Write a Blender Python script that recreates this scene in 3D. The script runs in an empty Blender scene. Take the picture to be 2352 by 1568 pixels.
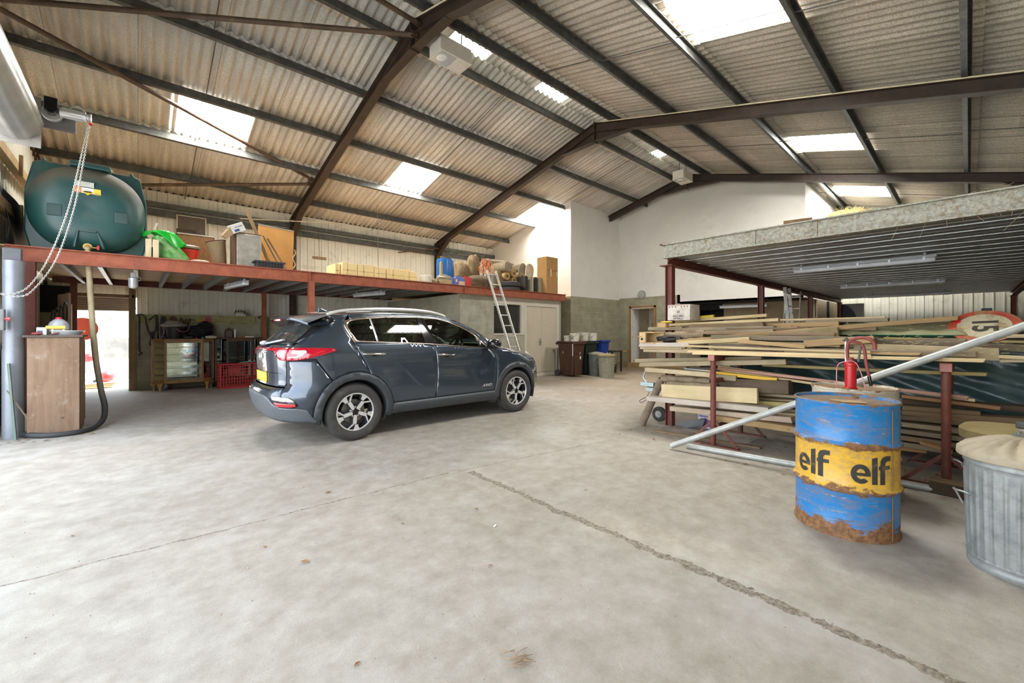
import bpy, bmesh, math, random
from math import sin, cos, pi, radians, sqrt, atan2
from mathutils import Vector, Matrix, Quaternion
from mathutils.geometry import delaunay_2d_cdt

random.seed(7)
scene = bpy.context.scene
COL = scene.collection
V = Vector

# ---------------------------------------------------------------- mesh builder
class MB:
    """collects shapes into one mesh"""
    def __init__(s):
        s.v = []; s.f = []; s.m = []; s.cur = 0
    def add(s, vs, fs):
        b = len(s.v)
        s.v.extend([tuple(p) for p in vs])
        for f in fs:
            s.f.append(tuple(b + i for i in f)); s.m.append(s.cur)
        return s
    def box(s, c, d, R=None):
        x, y, z = d[0]/2, d[1]/2, d[2]/2
        vs = [V((a*x, b*y, e*z)) for e in (-1, 1) for b in (-1, 1) for a in (-1, 1)]
        if R is not None: vs = [R @ p for p in vs]
        vs = [p + V(c) for p in vs]
        return s.add(vs, [(0,2,3,1),(4,5,7,6),(0,1,5,4),(2,6,7,3),(0,4,6,2),(1,3,7,5)])
    def bx(s, x0, x1, y0, y1, z0, z1):
        return s.box(((x0+x1)/2, (y0+y1)/2, (z0+z1)/2), (abs(x1-x0), abs(y1-y0), abs(z1-z0)))
    def prism(s, poly, O, U, W, N, cap=True):
        """2D poly in axes U,W at O extruded by vector N"""
        O, U, W, N = V(O), V(U), V(W), V(N)
        n = len(poly)
        a = [O + U*p[0] + W*p[1] for p in poly]
        vs = a + [p + N for p in a]
        fs = [(i, (i+1) % n, n+(i+1) % n, n+i) for i in range(n)]
        if cap: fs += [tuple(range(n-1, -1, -1)), tuple(range(n, 2*n))]
        return s.add(vs, fs)
    def cyl(s, p0, p1, r0, r1=None, n=16, cap=True):
        r1 = r0 if r1 is None else r1
        p0, p1 = V(p0), V(p1); d = (p1-p0).normalized()
        q = d.to_track_quat('Z', 'Y')
        X, Y = q @ V((1,0,0)), q @ V((0,1,0))
        vs = []
        for p, r in ((p0, r0), (p1, r1)):
            for i in range(n):
                t = 2*pi*i/n
                vs.append(p + X*(r*cos(t)) + Y*(r*sin(t)))
        fs = [(i, (i+1) % n, n+(i+1) % n, n+i) for i in range(n)]
        if cap: fs += [tuple(range(n-1, -1, -1)), tuple(range(n, 2*n))]
        return s.add(vs, fs)
    def tube(s, pts, r, n=8, closed=False, cap=True):
        pts = [V(p) for p in pts]; m = len(pts)
        rr = r if isinstance(r, (list, tuple)) else [r]*m
        vs = []; q0 = None; up = None
        for i, p in enumerate(pts):
            if closed: d = pts[(i+1) % m] - pts[i-1]
            else: d = pts[min(i+1, m-1)] - pts[max(i-1, 0)]
            if d.length < 1e-9: d = V((0,0,1))
            d.normalize()
            if up is None:
                up = V((0,0,1)) if abs(d.z) < .9 else V((1,0,0))
            X = up - d*up.dot(d)
            if X.length < 1e-6: X = d.orthogonal()
            X.normalize(); Y = d.cross(X); up = X
            for k in range(n):
                t = 2*pi*k/n
                vs.append(p + X*(rr[i]*cos(t)) + Y*(rr[i]*sin(t)))
        fs = []
        for i in range(m if closed else m-1):
            j = (i+1) % m
            for k in range(n):
                l = (k+1) % n
                fs.append((i*n+k, i*n+l, j*n+l, j*n+k))
        if not closed and cap: fs += [tuple(range(n-1, -1, -1)), tuple(range((m-1)*n, m*n))]
        return s.add(vs, fs)
    def lathe(s, prof, n=24, O=(0,0,0), rib=None, a0=0.0, R=None, sq=None):
        """prof [(r,z)]; rib(theta,r,z)->r"""
        O = V(O); vs = []; fs = []; m = len(prof)
        for (r, z) in prof:
            for i in range(n):
                t = a0 + 2*pi*i/n
                q = rib(t, r, z) if rib else r
                p = V((q*cos(t), q*sin(t), z))
                if R is not None: p = R @ p
                vs.append(p + O)
        for j in range(m-1):
            for i in range(n):
                k = (i+1) % n
                fs.append((j*n+i, j*n+k, (j+1)*n+k, (j+1)*n+i))
        if prof[0][0] > 1e-6: fs.append(tuple(range(n-1, -1, -1)))
        if prof[-1][0] > 1e-6: fs.append(tuple(range((m-1)*n, m*n)))
        return s.add(vs, fs)
    def ell(s, c, r, nu=16, nv=10, R=None, noise=0, seed=0, p=1.0):
        c = V(c); rnd = random.Random(seed); vs = []; fs = []
        ph = [(rnd.uniform(0,6), rnd.uniform(2,5), rnd.uniform(2,5)) for _ in range(3)]
        def sg(a): return (abs(a)**p)*(1 if a >= 0 else -1)
        for j in range(nv+1):
            f = pi*j/nv - pi/2
            for i in range(nu):
                t = 2*pi*i/nu
                d = V((sg(cos(f))*sg(cos(t)), sg(cos(f))*sg(sin(t)), sg(sin(f))))
                k = 1
                if noise:
                    k += noise*sum(sin(a + b*d.x*1.7 + e*d.y*1.9 + (b+e)*d.z) for a, b, e in ph)/2
                q = V((d.x*r[0]*k, d.y*r[1]*k, d.z*r[2]*k))
                if R is not None: q = R @ q
                vs.append(c + q)
        for j in range(nv):
            for i in range(nu):
                k = (i+1) % nu
                fs.append((j*nu+i, j*nu+k, (j+1)*nu+k, (j+1)*nu+i))
        return s.add(vs, fs)
    def grid(s, fn, nu, nv, close_u=False):
        vs = [fn(i/(nu if close_u else nu-1), j/(nv-1)) for j in range(nv) for i in range(nu)]
        fs = []
        for j in range(nv-1):
            for i in range(nu if close_u else nu-1):
                k = (i+1) % nu
                fs.append((j*nu+i, j*nu+k, (j+1)*nu+k, (j+1)*nu+i))
        return s.add(vs, fs)
    def ibeam(s, p0, p1, h, w, tf=.012, tw=.008, up=(0,0,1)):
        p0, p1 = V(p0), V(p1); d = (p1-p0)
        u = V(up); dn = d.normalized(); u = (u - dn*u.dot(dn)).normalized(); sd = dn.cross(u)
        a, b, t, q = w/2, h/2, tf, tw/2
        poly = [(-a,-b),(a,-b),(a,-b+t),(q,-b+t),(q,b-t),(a,b-t),(a,b),(-a,b),(-a,b-t),(-q,b-t),(-q,-b+t),(-a,-b+t)]
        n = 12
        A = [p0 + sd*x + u*y for x, y in poly]; B = [p + d for p in A]
        fs = [(i, (i+1) % n, n+(i+1) % n, n+i) for i in range(n)]
        for o in (0, 12):
            fs += [tuple(o+k for k in q4) for q4 in ((0,1,2,3,10,11),(3,4,9,10),(4,5,6,7,8,9))]
        return s.add(A+B, fs)
    def cplate(s, p0, p1, h, w, t=.004, up=(0,0,1), lip=.015, flip=1):
        """C section"""
        p0, p1 = V(p0), V(p1); d = p1-p0
        u = V(up); dn = d.normalized(); u = (u - dn*u.dot(dn)).normalized(); sd = dn.cross(u)*flip
        b = h/2
        poly = [(0,-b),(w,-b),(w,-b+lip),(w-t,-b+lip),(w-t,-b+t),(t,-b+t),(t,b-t),(w-t,b-t),(w-t,b-lip),(w,b-lip),(w,b),(0,b)]
        n = 12
        A = [p0 + sd*x + u*y for x, y in poly]; B = [p + d for p in A]
        fs = [(i, (i+1) % n, n+(i+1) % n, n+i) for i in range(n)]
        return s.add(A+B, fs)
    def bar(s, p0, p1, w, h, up=(0,0,1)):
        p0, p1 = V(p0), V(p1); d = p1-p0; dn = d.normalized()
        u = V(up); u = u - dn*u.dot(dn)
        if u.length < 1e-5: u = dn.orthogonal()
        u.normalize(); sd = dn.cross(u)
        a, b = w/2, h/2
        A = [p0+sd*x+u*y for x, y in ((-a,-b),(a,-b),(a,b),(-a,b))]
        B = [p+d for p in A]
        return s.add(A+B, [(3,2,1,0),(4,5,6,7),(0,1,5,4),(1,2,6,5),(2,3,7,6),(3,0,4,7)])
    def xf(s, M, start=0):
        s.v[start:] = [tuple(M @ V(p)) for p in s.v[start:]]
        return s
    def build(s, name, mat, parent=None, smooth=None, bevel=0, loc=None, rot=None, subs=0, bseg=2, wn=False):
        me = bpy.data.meshes.new(name)
        me.from_pydata(s.v, [], s.f)
        mats = mat if isinstance(mat, (list, tuple)) else [mat]
        for m in mats: me.materials.append(m)
        if len(mats) > 1: me.polygons.foreach_set('material_index', s.m)
        bm = bmesh.new(); bm.from_mesh(me)
        bmesh.ops.recalc_face_normals(bm, faces=bm.faces)
        bm.to_mesh(me); bm.free()
        if smooth is not None:
            me.polygons.foreach_set('use_smooth', [True]*len(me.polygons))
            if smooth < 180: me.set_sharp_from_angle(angle=radians(smooth))
        me.update()
        o = bpy.data.objects.new(name, me); COL.objects.link(o)
        if parent is not None: o.parent = parent
        if loc is not None: o.location = loc
        if rot is not None: o.rotation_euler = rot
        if bevel:
            b = o.modifiers.new('b', 'BEVEL'); b.width = bevel; b.segments = bseg
            b.limit_method = 'ANGLE'; b.angle_limit = radians(40)
        if subs:
            b = o.modifiers.new('s', 'SUBSURF'); b.levels = subs; b.render_levels = subs
        return o

def tag(o, label, cat, group=None):
    o['label'] = label; o['category'] = cat
    if group: o['group'] = group
    return o
def struct(o):
    o['kind'] = 'structure'; return o
def thing(name, label, cat, loc=(0,0,0), rotz=0.0, group=None, rot=None):
    o = bpy.data.objects.new(name, None); COL.objects.link(o)
    o.empty_display_size = .1
    o.location = loc; o.rotation_euler = rot if rot else (0, 0, rotz)
    return tag(o, label, cat, group)
def kids(o): return [c for c in bpy.data.objects if c.parent == o]
def dup(root, loc=None, rotz=None, label=None, group=None, rot=None):
    r = root.copy(); COL.objects.link(r)
    if loc is not None: r.location = loc
    if rotz is not None: r.rotation_euler = (0, 0, rotz)
    if rot is not None: r.rotation_euler = rot
    if label: r['label'] = label
    if group: r['group'] = group
    for ch in kids(root):
        c = ch.copy(); COL.objects.link(c); c.parent = r
        for g in kids(ch):
            d = g.copy(); COL.objects.link(d); d.parent = c
    return r

def text_mesh(txt, size=1.0, bold=0.0, depth=0.0, align='CENTER', shear=0):
    cu = bpy.data.curves.new('t', 'FONT'); cu.body = txt; cu.size = size; cu.offset = bold
    cu.extrude = depth; cu.align_x = align; cu.align_y = 'CENTER'; cu.shear = shear
    cu.resolution_u = 4
    ob = bpy.data.objects.new('t', cu); COL.objects.link(ob)
    dg = bpy.context.evaluated_depsgraph_get()
    me = bpy.data.meshes.new_from_object(ob.evaluated_get(dg))
    vs = [tuple(v.co) for v in me.vertices]; fs = [tuple(p.vertices) for p in me.polygons]
    bpy.data.objects.remove(ob); bpy.data.curves.remove(cu); bpy.data.meshes.remove(me)
    return vs, fs
def tri_poly(outer, holes=(), step=.05, extra=()):
    """fine triangulation of a 2D polygon -> verts2d, tris"""
    pts = []; cons = []
    def addloop(lp):
        d = []
        n = len(lp)
        for i in range(n):
            a, b = V(lp[i]), V(lp[(i+1) % n]); L = (b-a).length; k = max(1, int(L/step))
            for j in range(k): d.append(a.lerp(b, j/k))
        o = len(pts); pts.extend(d)
        cons.append([o+i for i in range(len(d))])
        return d
    lo = addloop(outer); hs = [addloop(h) for h in holes]
    def inside(p, lp):
        c = False; n = len(lp); j = n-1
        for i in range(n):
            if (lp[i][1] > p[1]) != (lp[j][1] > p[1]) and p[0] < (lp[j][0]-lp[i][0])*(p[1]-lp[i][1])/(lp[j][1]-lp[i][1])+lp[i][0]: c = not c
            j = i
        return c
    xs = [p[0] for p in lo]; ys = [p[1] for p in lo]
    def far(p):
        return all((p-q).length > step*.45 for q in allb)
    allb = [V(p) for p in pts]
    y = min(ys)+step/2; r = 0
    while y < max(ys):
        x = min(xs)+step/2+(step/2 if r % 2 else 0)
        while x < max(xs):
            p = V((x, y))
            if inside(p, lo) and not any(inside(p, h) for h in hs) and far(p): pts.append(p)
            x += step
        y += step*.87; r += 1
    ed = []
    for c in cons: ed += [(c[i], c[(i+1) % len(c)]) for i in range(len(c))]
    vs, es, fs, *_ = delaunay_2d_cdt([V((p[0], p[1])) for p in pts], ed, [], 0, 1e-6)
    out = []
    for f in fs:
        c = (vs[f[0]]+vs[f[1]]+vs[f[2]])/3
        if inside(c, lo) and not any(inside(c, h) for h in hs): out.append(tuple(f))
    return vs, out
def spline(pts, n=8):
    """catmull-rom through 3D/2D points"""
    P = [V(p) for p in pts]; out = []
    for i in range(len(P)-1):
        a = P[max(i-1,0)]; b = P[i]; c = P[i+1]; d = P[min(i+2, len(P)-1)]
        for k in range(n):
            t = k/n; t2 = t*t; t3 = t2*t
            out.append((b*2 + (c-a)*t + (a*2-b*5+c*4-d)*t2 + (b*3-a-c*3+d)*t3)*.5)
    out.append(P[-1]); return out
def lerp1(x, tab):
    if x <= tab[0][0]: return tab[0][1]
    for (a, b), (c, d) in zip(tab, tab[1:]):
        if x <= c: return b+(d-b)*(x-a)/(c-a)
    return tab[-1][1]
def smooth1(x, tab):
    """monotone-ish cubic interpolation of table"""
    if x <= tab[0][0]: return tab[0][1]
    if x >= tab[-1][0]: return tab[-1][1]
    for i in range(len(tab)-1):
        if x <= tab[i+1][0]:
            x0, y0 = tab[i]; x1, y1 = tab[i+1]
            xm, ym = tab[max(i-1,0)]; xp, yp = tab[min(i+2, len(tab)-1)]
            m0 = (y1-ym)/(x1-xm) if x1 != xm else 0; m1 = (yp-y0)/(xp-x0) if xp != x0 else 0
            h = x1-x0; t = (x-x0)/h
            return (2*t**3-3*t*t+1)*y0+(t**3-2*t*t+t)*h*m0+(-2*t**3+3*t*t)*y1+(t**3-t*t)*h*m1

# ---------------------------------------------------------------- materials
class NT:
    def __init__(s, name):
        m = bpy.data.materials.new(name); m.use_nodes = True
        s.m = m; s.t = m.node_tree; s.N = s.t.nodes; s.L = s.t.links
        s.b = s.N['Principled BSDF']; s.out = s.N['Material Output']
        s._c = None
    def n(s, ty, **kw):
        x = s.N.new(ty)
        for k, v in kw.items(): setattr(x, k, v)
        return x
    def l(s, a, b): s.L.new(a, b)
    def coord(s, which='Object'):
        if s._c is None: s._c = s.n('ShaderNodeTexCoord')
        return s._c.outputs[which]
    def mapped(s, scale=(1,1,1), rot=(0,0,0), loc=(0,0,0), which='Object', rnd=0.0):
        mp = s.n('ShaderNodeMapping'); src = s.coord(which)
        if rnd:
            oi = s.n('ShaderNodeObjectInfo'); mu = s.n('ShaderNodeMath', operation='MULTIPLY'); mu.inputs[1].default_value = rnd
            s.l(oi.outputs['Random'], mu.inputs[0])
            ad = s.n('ShaderNodeVectorMath', operation='ADD'); s.l(src, ad.inputs[0]); s.l(mu.outputs[0], ad.inputs[1]); src = ad.outputs[0]
        s.l(src, mp.inputs['Vector'])
        mp.inputs['Scale'].default_value = scale; mp.inputs['Rotation'].default_value = rot; mp.inputs['Location'].default_value = loc
        return mp.outputs[0]
    def noise(s, vec, scale=5, detail=4, rough=.6, dist=0):
        x = s.n('ShaderNodeTexNoise'); s.l(vec, x.inputs['Vector'])
        x.inputs['Scale'].default_value = scale; x.inputs['Detail'].default_value = detail
        x.inputs['Roughness'].default_value = rough; x.inputs['Distortion'].default_value = dist
        return x.outputs['Fac']
    def ramp(s, fac, stops, interp='LINEAR'):
        r = s.n('ShaderNodeValToRGB'); r.color_ramp.interpolation = interp
        e = r.color_ramp.elements
        while len(e) < len(stops): e.new(.5)
        for el, (p, c) in zip(e, stops):
            el.position = p; el.color = (c, c, c, 1) if isinstance(c, (int, float)) else (*c, 1)
        s.l(fac, r.inputs[0]); return r.outputs['Color']
    def mix(s, fac, a, b, bt='MIX'):
        x = s.n('ShaderNodeMix'); x.data_type = 'RGBA'; x.blend_type = bt
        for sock, v in ((x.inputs[0], fac), (x.inputs[6], a), (x.inputs[7], b)):
            if isinstance(v, (int, float)): sock.default_value = v
            elif isinstance(v, tuple): sock.default_value = (*v, 1)
            else: s.l(v, sock)
        return x.outputs[2]
    def math(s, op, a, b=0.0, c=0.0, clamp=False):
        x = s.n('ShaderNodeMath', operation=op); x.use_clamp = clamp
        for i, v in enumerate((a, b, c)):
            if isinstance(v, (int, float)): x.inputs[i].default_value = v
            else: s.l(v, x.inputs[i])
        return x.outputs[0]
    def sep(s, vec):
        x = s.n('ShaderNodeSeparateXYZ'); s.l(vec, x.inputs[0]); return x.outputs
    def comb(s, x, y, z):
        c = s.n('ShaderNodeCombineXYZ')
        for i, v in enumerate((x, y, z)):
            if isinstance(v, (int, float)): c.inputs[i].default_value = v
            else: s.l(v, c.inputs[i])
        return c.outputs[0]
    def bump(s, h, strength=.3, dist=.01):
        x = s.n('ShaderNodeBump'); x.inputs['Strength'].default_value = strength; x.inputs['Distance'].default_value = dist
        s.l(h, x.inputs['Height']); s.l(x.outputs[0], s.b.inputs['Normal'])
    def set(s, col=None, rough=None, metal=None, **kw):
        for k, v in (('Base Color', col), ('Roughness', rough), ('Metallic', metal), *kw.items()):
            if v is None: continue
            i = s.b.inputs[k.replace('_', ' ')] if k not in s.b.inputs else s.b.inputs[k]
            if isinstance(v, (int, float)): i.default_value = v
            elif isinstance(v, tuple): i.default_value = (*v, 1) if len(v) == 3 and i.type == 'RGBA' else v
            else: s.l(v, i)
        return s

def srgb(r, g, b):
    f = lambda c: (c/255/12.92) if c/255 <= .04045 else ((c/255+.055)/1.055)**2.4
    return (f(r), f(g), f(b))
_mc = {}
def plain(name, col, rough=.6, metal=0.0, var=.12, scale=6, bump=0, dirt=None, dscale=3, dlo=.55, dhi=.75, coat=0, spec=None, bscale=60, var2=None):
    """surface of one colour with slight mottling, optional patches of dirt"""
    if name in _mc: return _mc[name]
    t = NT(name); v = t.mapped(rnd=3.7)
    n = t.noise(v, scale, 5, .65)
    a = tuple(max(0, c*(1-var*1.3)) for c in col); b = tuple(min(1, c*(1+var)) for c in col)
    c = t.ramp(n, [(.3, a), (.7, b)])
    if dirt is not None:
        d = t.noise(v, dscale, 6, .7, .4)
        c = t.mix(t.ramp(d, [(dlo, 0.0), (dhi, 1.0)]), c, dirt)
    t.set(c, rough, metal)
    if coat: t.set(**{'Coat Weight': coat, 'Coat Roughness': .05})
    if spec is not None: t.set(**{'Specular IOR Level': spec})
    if bump: t.bump(t.noise(v, bscale, 4, .6), bump, .004)
    _mc[name] = t.m; return t.m
def wood(name, c1, c2, rough=.75, axis=0, grain=14, dirt=None, dlo=.6, rnd=.25, knots=True, sc=1.0):
    """timber with grain along a local axis, tint varies per object"""
    if name in _mc: return _mc[name]
    t = NT(name)
    s = [grain*sc]*3; s[axis] = .9*sc
    v = t.mapped(scale=tuple(s), rnd=9.3)
    n = t.noise(v, 1.6, 6, .62, .8)
    c = t.ramp(n, [(.28, c1), (.5, tuple((a+b)/2 for a, b in zip(c1, c2))), (.72, c2)])
    v2 = t.mapped(scale=(1,1,1), rnd=5.1)
    big = t.noise(v2, 2.2, 4, .6)
    c = t.mix(t.ramp(big, [(.35, 0.0), (.7, .45)]), c, tuple(x*.55 for x in c1))
    if knots:
        vo = t.n('ShaderNodeTexVoronoi'); t.l(v2, vo.inputs['Vector']); vo.inputs['Scale'].default_value = 3.2
        c = t.mix(t.ramp(vo.outputs['Distance'], [(.03, .7), (.075, 0.0)]), c, tuple(x*.35 for x in c1))
    if dirt is not None:
        c = t.mix(t.ramp(t.noise(v2, 5, 6, .7), [(dlo, 0.0), (dlo+.15, .85)]), c, dirt)
    oi = t.n('ShaderNodeObjectInfo')
    hs = t.n('ShaderNodeHueSaturation'); t.l(c, hs.inputs['Color'])
    t.l(t.math('MULTIPLY_ADD', oi.outputs['Random'], rnd*2, 1-rnd), hs.inputs['Value'])
    t.set(hs.outputs[0], rough)
    t.bump(n, .25, .002)
    _mc[name] = t.m; return t.m
def blocks(name, axis, cols, mortar, w=.45, h=.225, wet=None, ms=.006, off=(0,0)):
    """coursed blockwork, axis 0: wall runs along x, 1: along y"""
    t = NT(name); co = t.coord('Object'); sp = t.sep(co)
    u = t.math('ADD', sp[axis], off[0]); z = t.math('ADD', sp[2], off[1])
    vec = t.comb(u, z, 0.0)
    br = t.n('ShaderNodeTexBrick'); t.l(vec, br.inputs['Vector'])
    br.inputs['Scale'].default_value = 1.0; br.inputs['Mortar Size'].default_value = ms
    br.inputs['Mortar Smooth'].default_value = .4
    br.inputs['Brick Width'].default_value = w; br.inputs['Row Height'].default_value = h
    br.inputs['Color1'].default_value = (*cols[0], 1); br.inputs['Color2'].default_value = (*cols[1], 1); br.inputs['Mortar'].default_value = (*mortar, 1)
    n = t.noise(t.mapped(), 3, 6, .7)
    c = t.mix(.55, br.outputs['Color'], t.ramp(n, [(.3, tuple(x*.7 for x in cols[0])), (.7, tuple(min(1, x*1.25) for x in cols[1]))]))
    c = t.mix(t.math('MULTIPLY', t.ramp(br.outputs['Fac'], [(.2, 0.0), (.8, 1.0)]), .55), c, mortar)
    sp2 = t.noise(t.mapped(), 90, 2, .5)
    c = t.mix(t.ramp(sp2, [(.62, 0.0), (.72, .35)]), c, tuple(x*.45 for x in cols[0]))
    if wet: # moss stain creeping up from the ground
        g = t.math('SUBTRACT', wet[1], sp[2]); g = t.math('MULTIPLY_ADD', n, .9, g)
        c = t.mix(t.ramp(g, [(.45, 0.0), (.95, .75)]), c, wet[0])
    t.set(c, .9)
    t.bump(t.math('SUBTRACT', t.math('MULTIPLY', t.noise(t.mapped(), 60, 3, .6), .25), br.outputs['Fac']), .35, .008)
    return t.m
def glow(name, col, strength, tex=False):
    t = NT(name); e = t.n('ShaderNodeEmission'); e.inputs[1].default_value = strength
    if tex:
        n = t.noise(t.mapped(), 3, 5, .7)
        t.l(t.ramp(n, [(.3, tuple(x*.85 for x in col)), (.6, col)]), e.inputs[0])
    else: e.inputs[0].default_value = (*col, 1)
    t.l(e.outputs[0], t.out.inputs[0]); return t.m
def glassy(name, tint=(1,1,1), refl=.08, rough=.02, dirty=0.0):
    """thin pane: tinted see-through plus mirror reflection"""
    if name in _mc: return _mc[name]
    t = NT(name)
    tr = t.n('ShaderNodeBsdfTransparent'); tr.inputs[0].default_value = (*tint, 1)
    gl = t.n('ShaderNodeBsdfGlossy'); gl.inputs['Roughness'].default_value = rough
    fr = t.n('ShaderNodeFresnel'); fr.inputs[0].default_value = 1.5
    mx = t.n('ShaderNodeMixShader')
    t.l(t.math('ADD', fr.outputs[0], refl, clamp=True), mx.inputs[0]); t.l(tr.outputs[0], mx.inputs[1]); t.l(gl.outputs[0], mx.inputs[2])
    last = mx.outputs[0]
    if dirty:
        df = t.n('ShaderNodeBsdfDiffuse'); df.inputs[0].default_value = (.45, .45, .42, 1)
        m2 = t.n('ShaderNodeMixShader')
        t.l(t.ramp(t.noise(t.mapped(), 9, 6, .7), [(.3, dirty*.4), (.75, dirty)]), m2.inputs[0]); t.l(last, m2.inputs[1]); t.l(df.outputs[0], m2.inputs[2]); last = m2.outputs[0]
    t.l(last, t.out.inputs[0]); _mc[name] = t.m; return t.m
EXPO = 0.85; WORLD = 3.6; SKYL = 34.0; RIDGEL = 2.0; SUN = 16.0
# ================================================================ camera
HC = 1.352; YAW = 0.83537
cam = bpy.data.cameras.new('camera'); co = bpy.data.objects.new('camera', cam); COL.objects.link(co)
cam.sensor_width = 36; cam.lens = 949/2352*36; cam.shift_y = -24/2352; cam.clip_start = .05
co.location = (0, 0, HC); co.rotation_euler = (pi/2, 0, YAW - pi/2)
scene.camera = co
scene.view_settings.view_transform = 'Standard'; scene.view_settings.look = 'None'
scene.view_settings.exposure = EXPO; scene.view_settings.gamma = 1
scene.view_settings.use_curve_mapping = False
scene.cycles.max_bounces = 10; scene.cycles.diffuse_bounces = 6; scene.cycles.glossy_bounces = 4
scene.cycles.transparent_max_bounces = 16; scene.cycles.transmission_bounces = 6
scene.cycles.sample_clamp_indirect = 8; scene.cycles.caustics_reflective = False; scene.cycles.caustics_refractive = False
scene.cycles.use_denoising = True

# ================================================================ roof geometry
YR = 6.03
PL = [6.43, 7.87, 9.33, 10.75, 12.2, 13.42]
PR = [5.57, 4.19, 2.82, 1.42, .048, -1.3]
def zL(y): return 6.242 - .2445*(y-6.43)
def zR(y): return 6.34 - .275*(YR-y)
XR = [-1.52, 3.325, 8.175, 13.0, 17.85]
WALL_L = 13.25; YWR = -1.42

# ================================================================ materials of the shell
def m_floor():
    t = NT('concrete_floor'); v = t.mapped()
    a = t.noise(v, .55, 6, .62, .3); b = t.noise(v, 6, 8, .7); c = t.noise(v, 120, 3, .6)
    col = t.ramp(a, [(.3, (.285,.24,.185)), (.52, (.36,.32,.265)), (.72, (.44,.41,.36))])
    col = t.mix(.5, col, t.ramp(b, [(.3, (.17,.14,.105)), (.52, (.35,.315,.265)), (.72, (.50,.475,.43))]))
    col = t.mix(t.ramp(c, [(.34, .35), (.45, 0.0)]), col, (.2,.18,.15))
    # straw-coloured tint growing towards the rear part of the slab
    sp = t.sep(v)
    far = t.math('MULTIPLY_ADD', sp[0], .13, -.75)
    far = t.math('ADD', far, t.math('MULTIPLY', t.math('SUBTRACT', a, .5), 1.6))
    col = t.mix(t.math('MULTIPLY', t.ramp(far, [(.0, 0.0), (.75, 1.0)]), .65), col, (.30,.20,.10))
    pale = t.noise(t.mapped(loc=(4,7,0)), .9, 5, .65)
    col = t.mix(t.ramp(pale, [(.54, 0.0), (.72, .45)]), col, (.52,.51,.49))
    dk = t.noise(t.mapped(loc=(11,3,0)), 2.3, 6, .7)
    col = t.mix(t.ramp(dk, [(.66, 0.0), (.78, .35)]), col, (.22,.19,.15))
    # joints and cracks
    wob = t.math('MULTIPLY', t.math('SUBTRACT', t.noise(v, 5, 6, .75), .5), .09)
    wob2 = t.math('MULTIPLY', t.math('SUBTRACT', t.noise(v, .8, 2, .5), .5), .22)
    crack = None
    for (x0, y0, x1, y1, w) in CRACKS:
        dx, dy = x1-x0, y1-y0; L = sqrt(dx*dx+dy*dy)
        nx, ny = -dy/L, dx/L
        d = t.math('ADD', t.math('MULTIPLY_ADD', sp[0], nx, -(nx*x0+ny*y0)), t.math('MULTIPLY', sp[1], ny))
        d = t.math('ABSOLUTE', t.math('ADD', d, t.math('ADD', wob, t.math('MULTIPLY', wob2, .3))))
        al = t.math('MULTIPLY_ADD', sp[0], dx/L/L, -(dx*x0+dy*y0)/L/L); al = t.math('MULTIPLY_ADD', sp[1], dy/L/L, al)
        inr = t.math('MULTIPLY', t.math('GREATER_THAN', al, 0.0), t.math('LESS_THAN', al, 1.0))
        wv = t.math('MULTIPLY_ADD', t.math('SUBTRACT', t.noise(v, 9, 4, .7), .42), w*3.2, w*.5)
        k = t.math('MULTIPLY', t.math('LESS_THAN', d, wv), inr)
        crack = k if crack is None else t.math('MAXIMUM', crack, k)
    g = t.noise(v, 40, 3, .7)
    col = t.mix(t.math('MULTIPLY', crack, .9), col, t.ramp(g, [(.35, (.07,.055,.04)), (.62, (.30,.25,.19))]))
    t.set(col, t.ramp(b, [(.3, .62), (.7, .85)]))
    h = t.math('ADD', t.math('MULTIPLY', c, .35), t.math('MULTIPLY', b, .5))
    h = t.math('SUBTRACT', h, t.math('MULTIPLY', crack, 1.4))
    t.bump(h, .5, .006)
    return t.m
CRACKS = [(2.36, 3.22, 2.34, -.9, .04), (-1.4, 3.47, 2.2, 3.33, .011), (2.3, 3.3, 4.6, 2.95, .007)]

def m_roof(name, base, dark):
    t = NT(name); v = t.mapped()
    sp = t.sep(v)
    st = t.noise(t.mapped(scale=(7, .5, .5)), 1.5, 5, .65)
    pt = t.noise(v, .9, 5, .65); fine = t.noise(v, 70, 3, .7)
    col = t.ramp(st, [(.3, tuple(x*.72 for x in base)), (.55, base), (.75, tuple(min(1, x*1.12) for x in base))])
    col = t.mix(t.ramp(pt, [(.45, 0.0), (.75, .5)]), col, dark)
    # sheet to sheet difference, 1.0 m wide sheets, one row per purlin bay
    sx = t.math('FLOOR', t.math('DIVIDE', sp[0], 1.02)); sy = t.math('FLOOR', t.math('DIVIDE', t.math('ADD', sp[1], .55), 1.42))
    wn = t.n('ShaderNodeTexWhiteNoise'); wn.noise_dimensions = '2D'; t.l(t.comb(sx, sy, 0.0), wn.inputs['Vector'])
    hs = t.n('ShaderNodeHueSaturation'); t.l(col, hs.inputs['Color']); t.l(t.math('MULTIPLY_ADD', wn.outputs['Value'], .28, .86), hs.inputs['Value'])
    col = hs.outputs[0]
    ex = t.math('ABSOLUTE', t.math('SUBTRACT', t.math('FRACT', t.math('DIVIDE', sp[0], 1.02)), .5))
    col = t.mix(t.math('MULTIPLY', t.math('GREATER_THAN', ex, .493), .6), col, (.1,.085,.06))
    col = t.mix(t.ramp(fine, [(.38, .75), (.52, 0.0)]), col, tuple(x*.42 for x in base))
    mid = t.noise(t.mapped(scale=(1.6,1,1)), 22, 5, .75); col = t.mix(t.ramp(mid, [(.36, .55), (.5, 0.0)]), col, dark)
    t.set(col, .92); t.bump(fine, .35, .004); return t.m
M = {}
M['roofL'] = m_roof('fibre_cement_roof', (.74,.69,.61), (.50,.44,.36))
M['roofR'] = m_roof('fibre_cement_roof_shaded', (.60,.53,.43), (.38,.31,.22))  # right slope: same sheeting, its shade put into a darker colour
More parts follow.
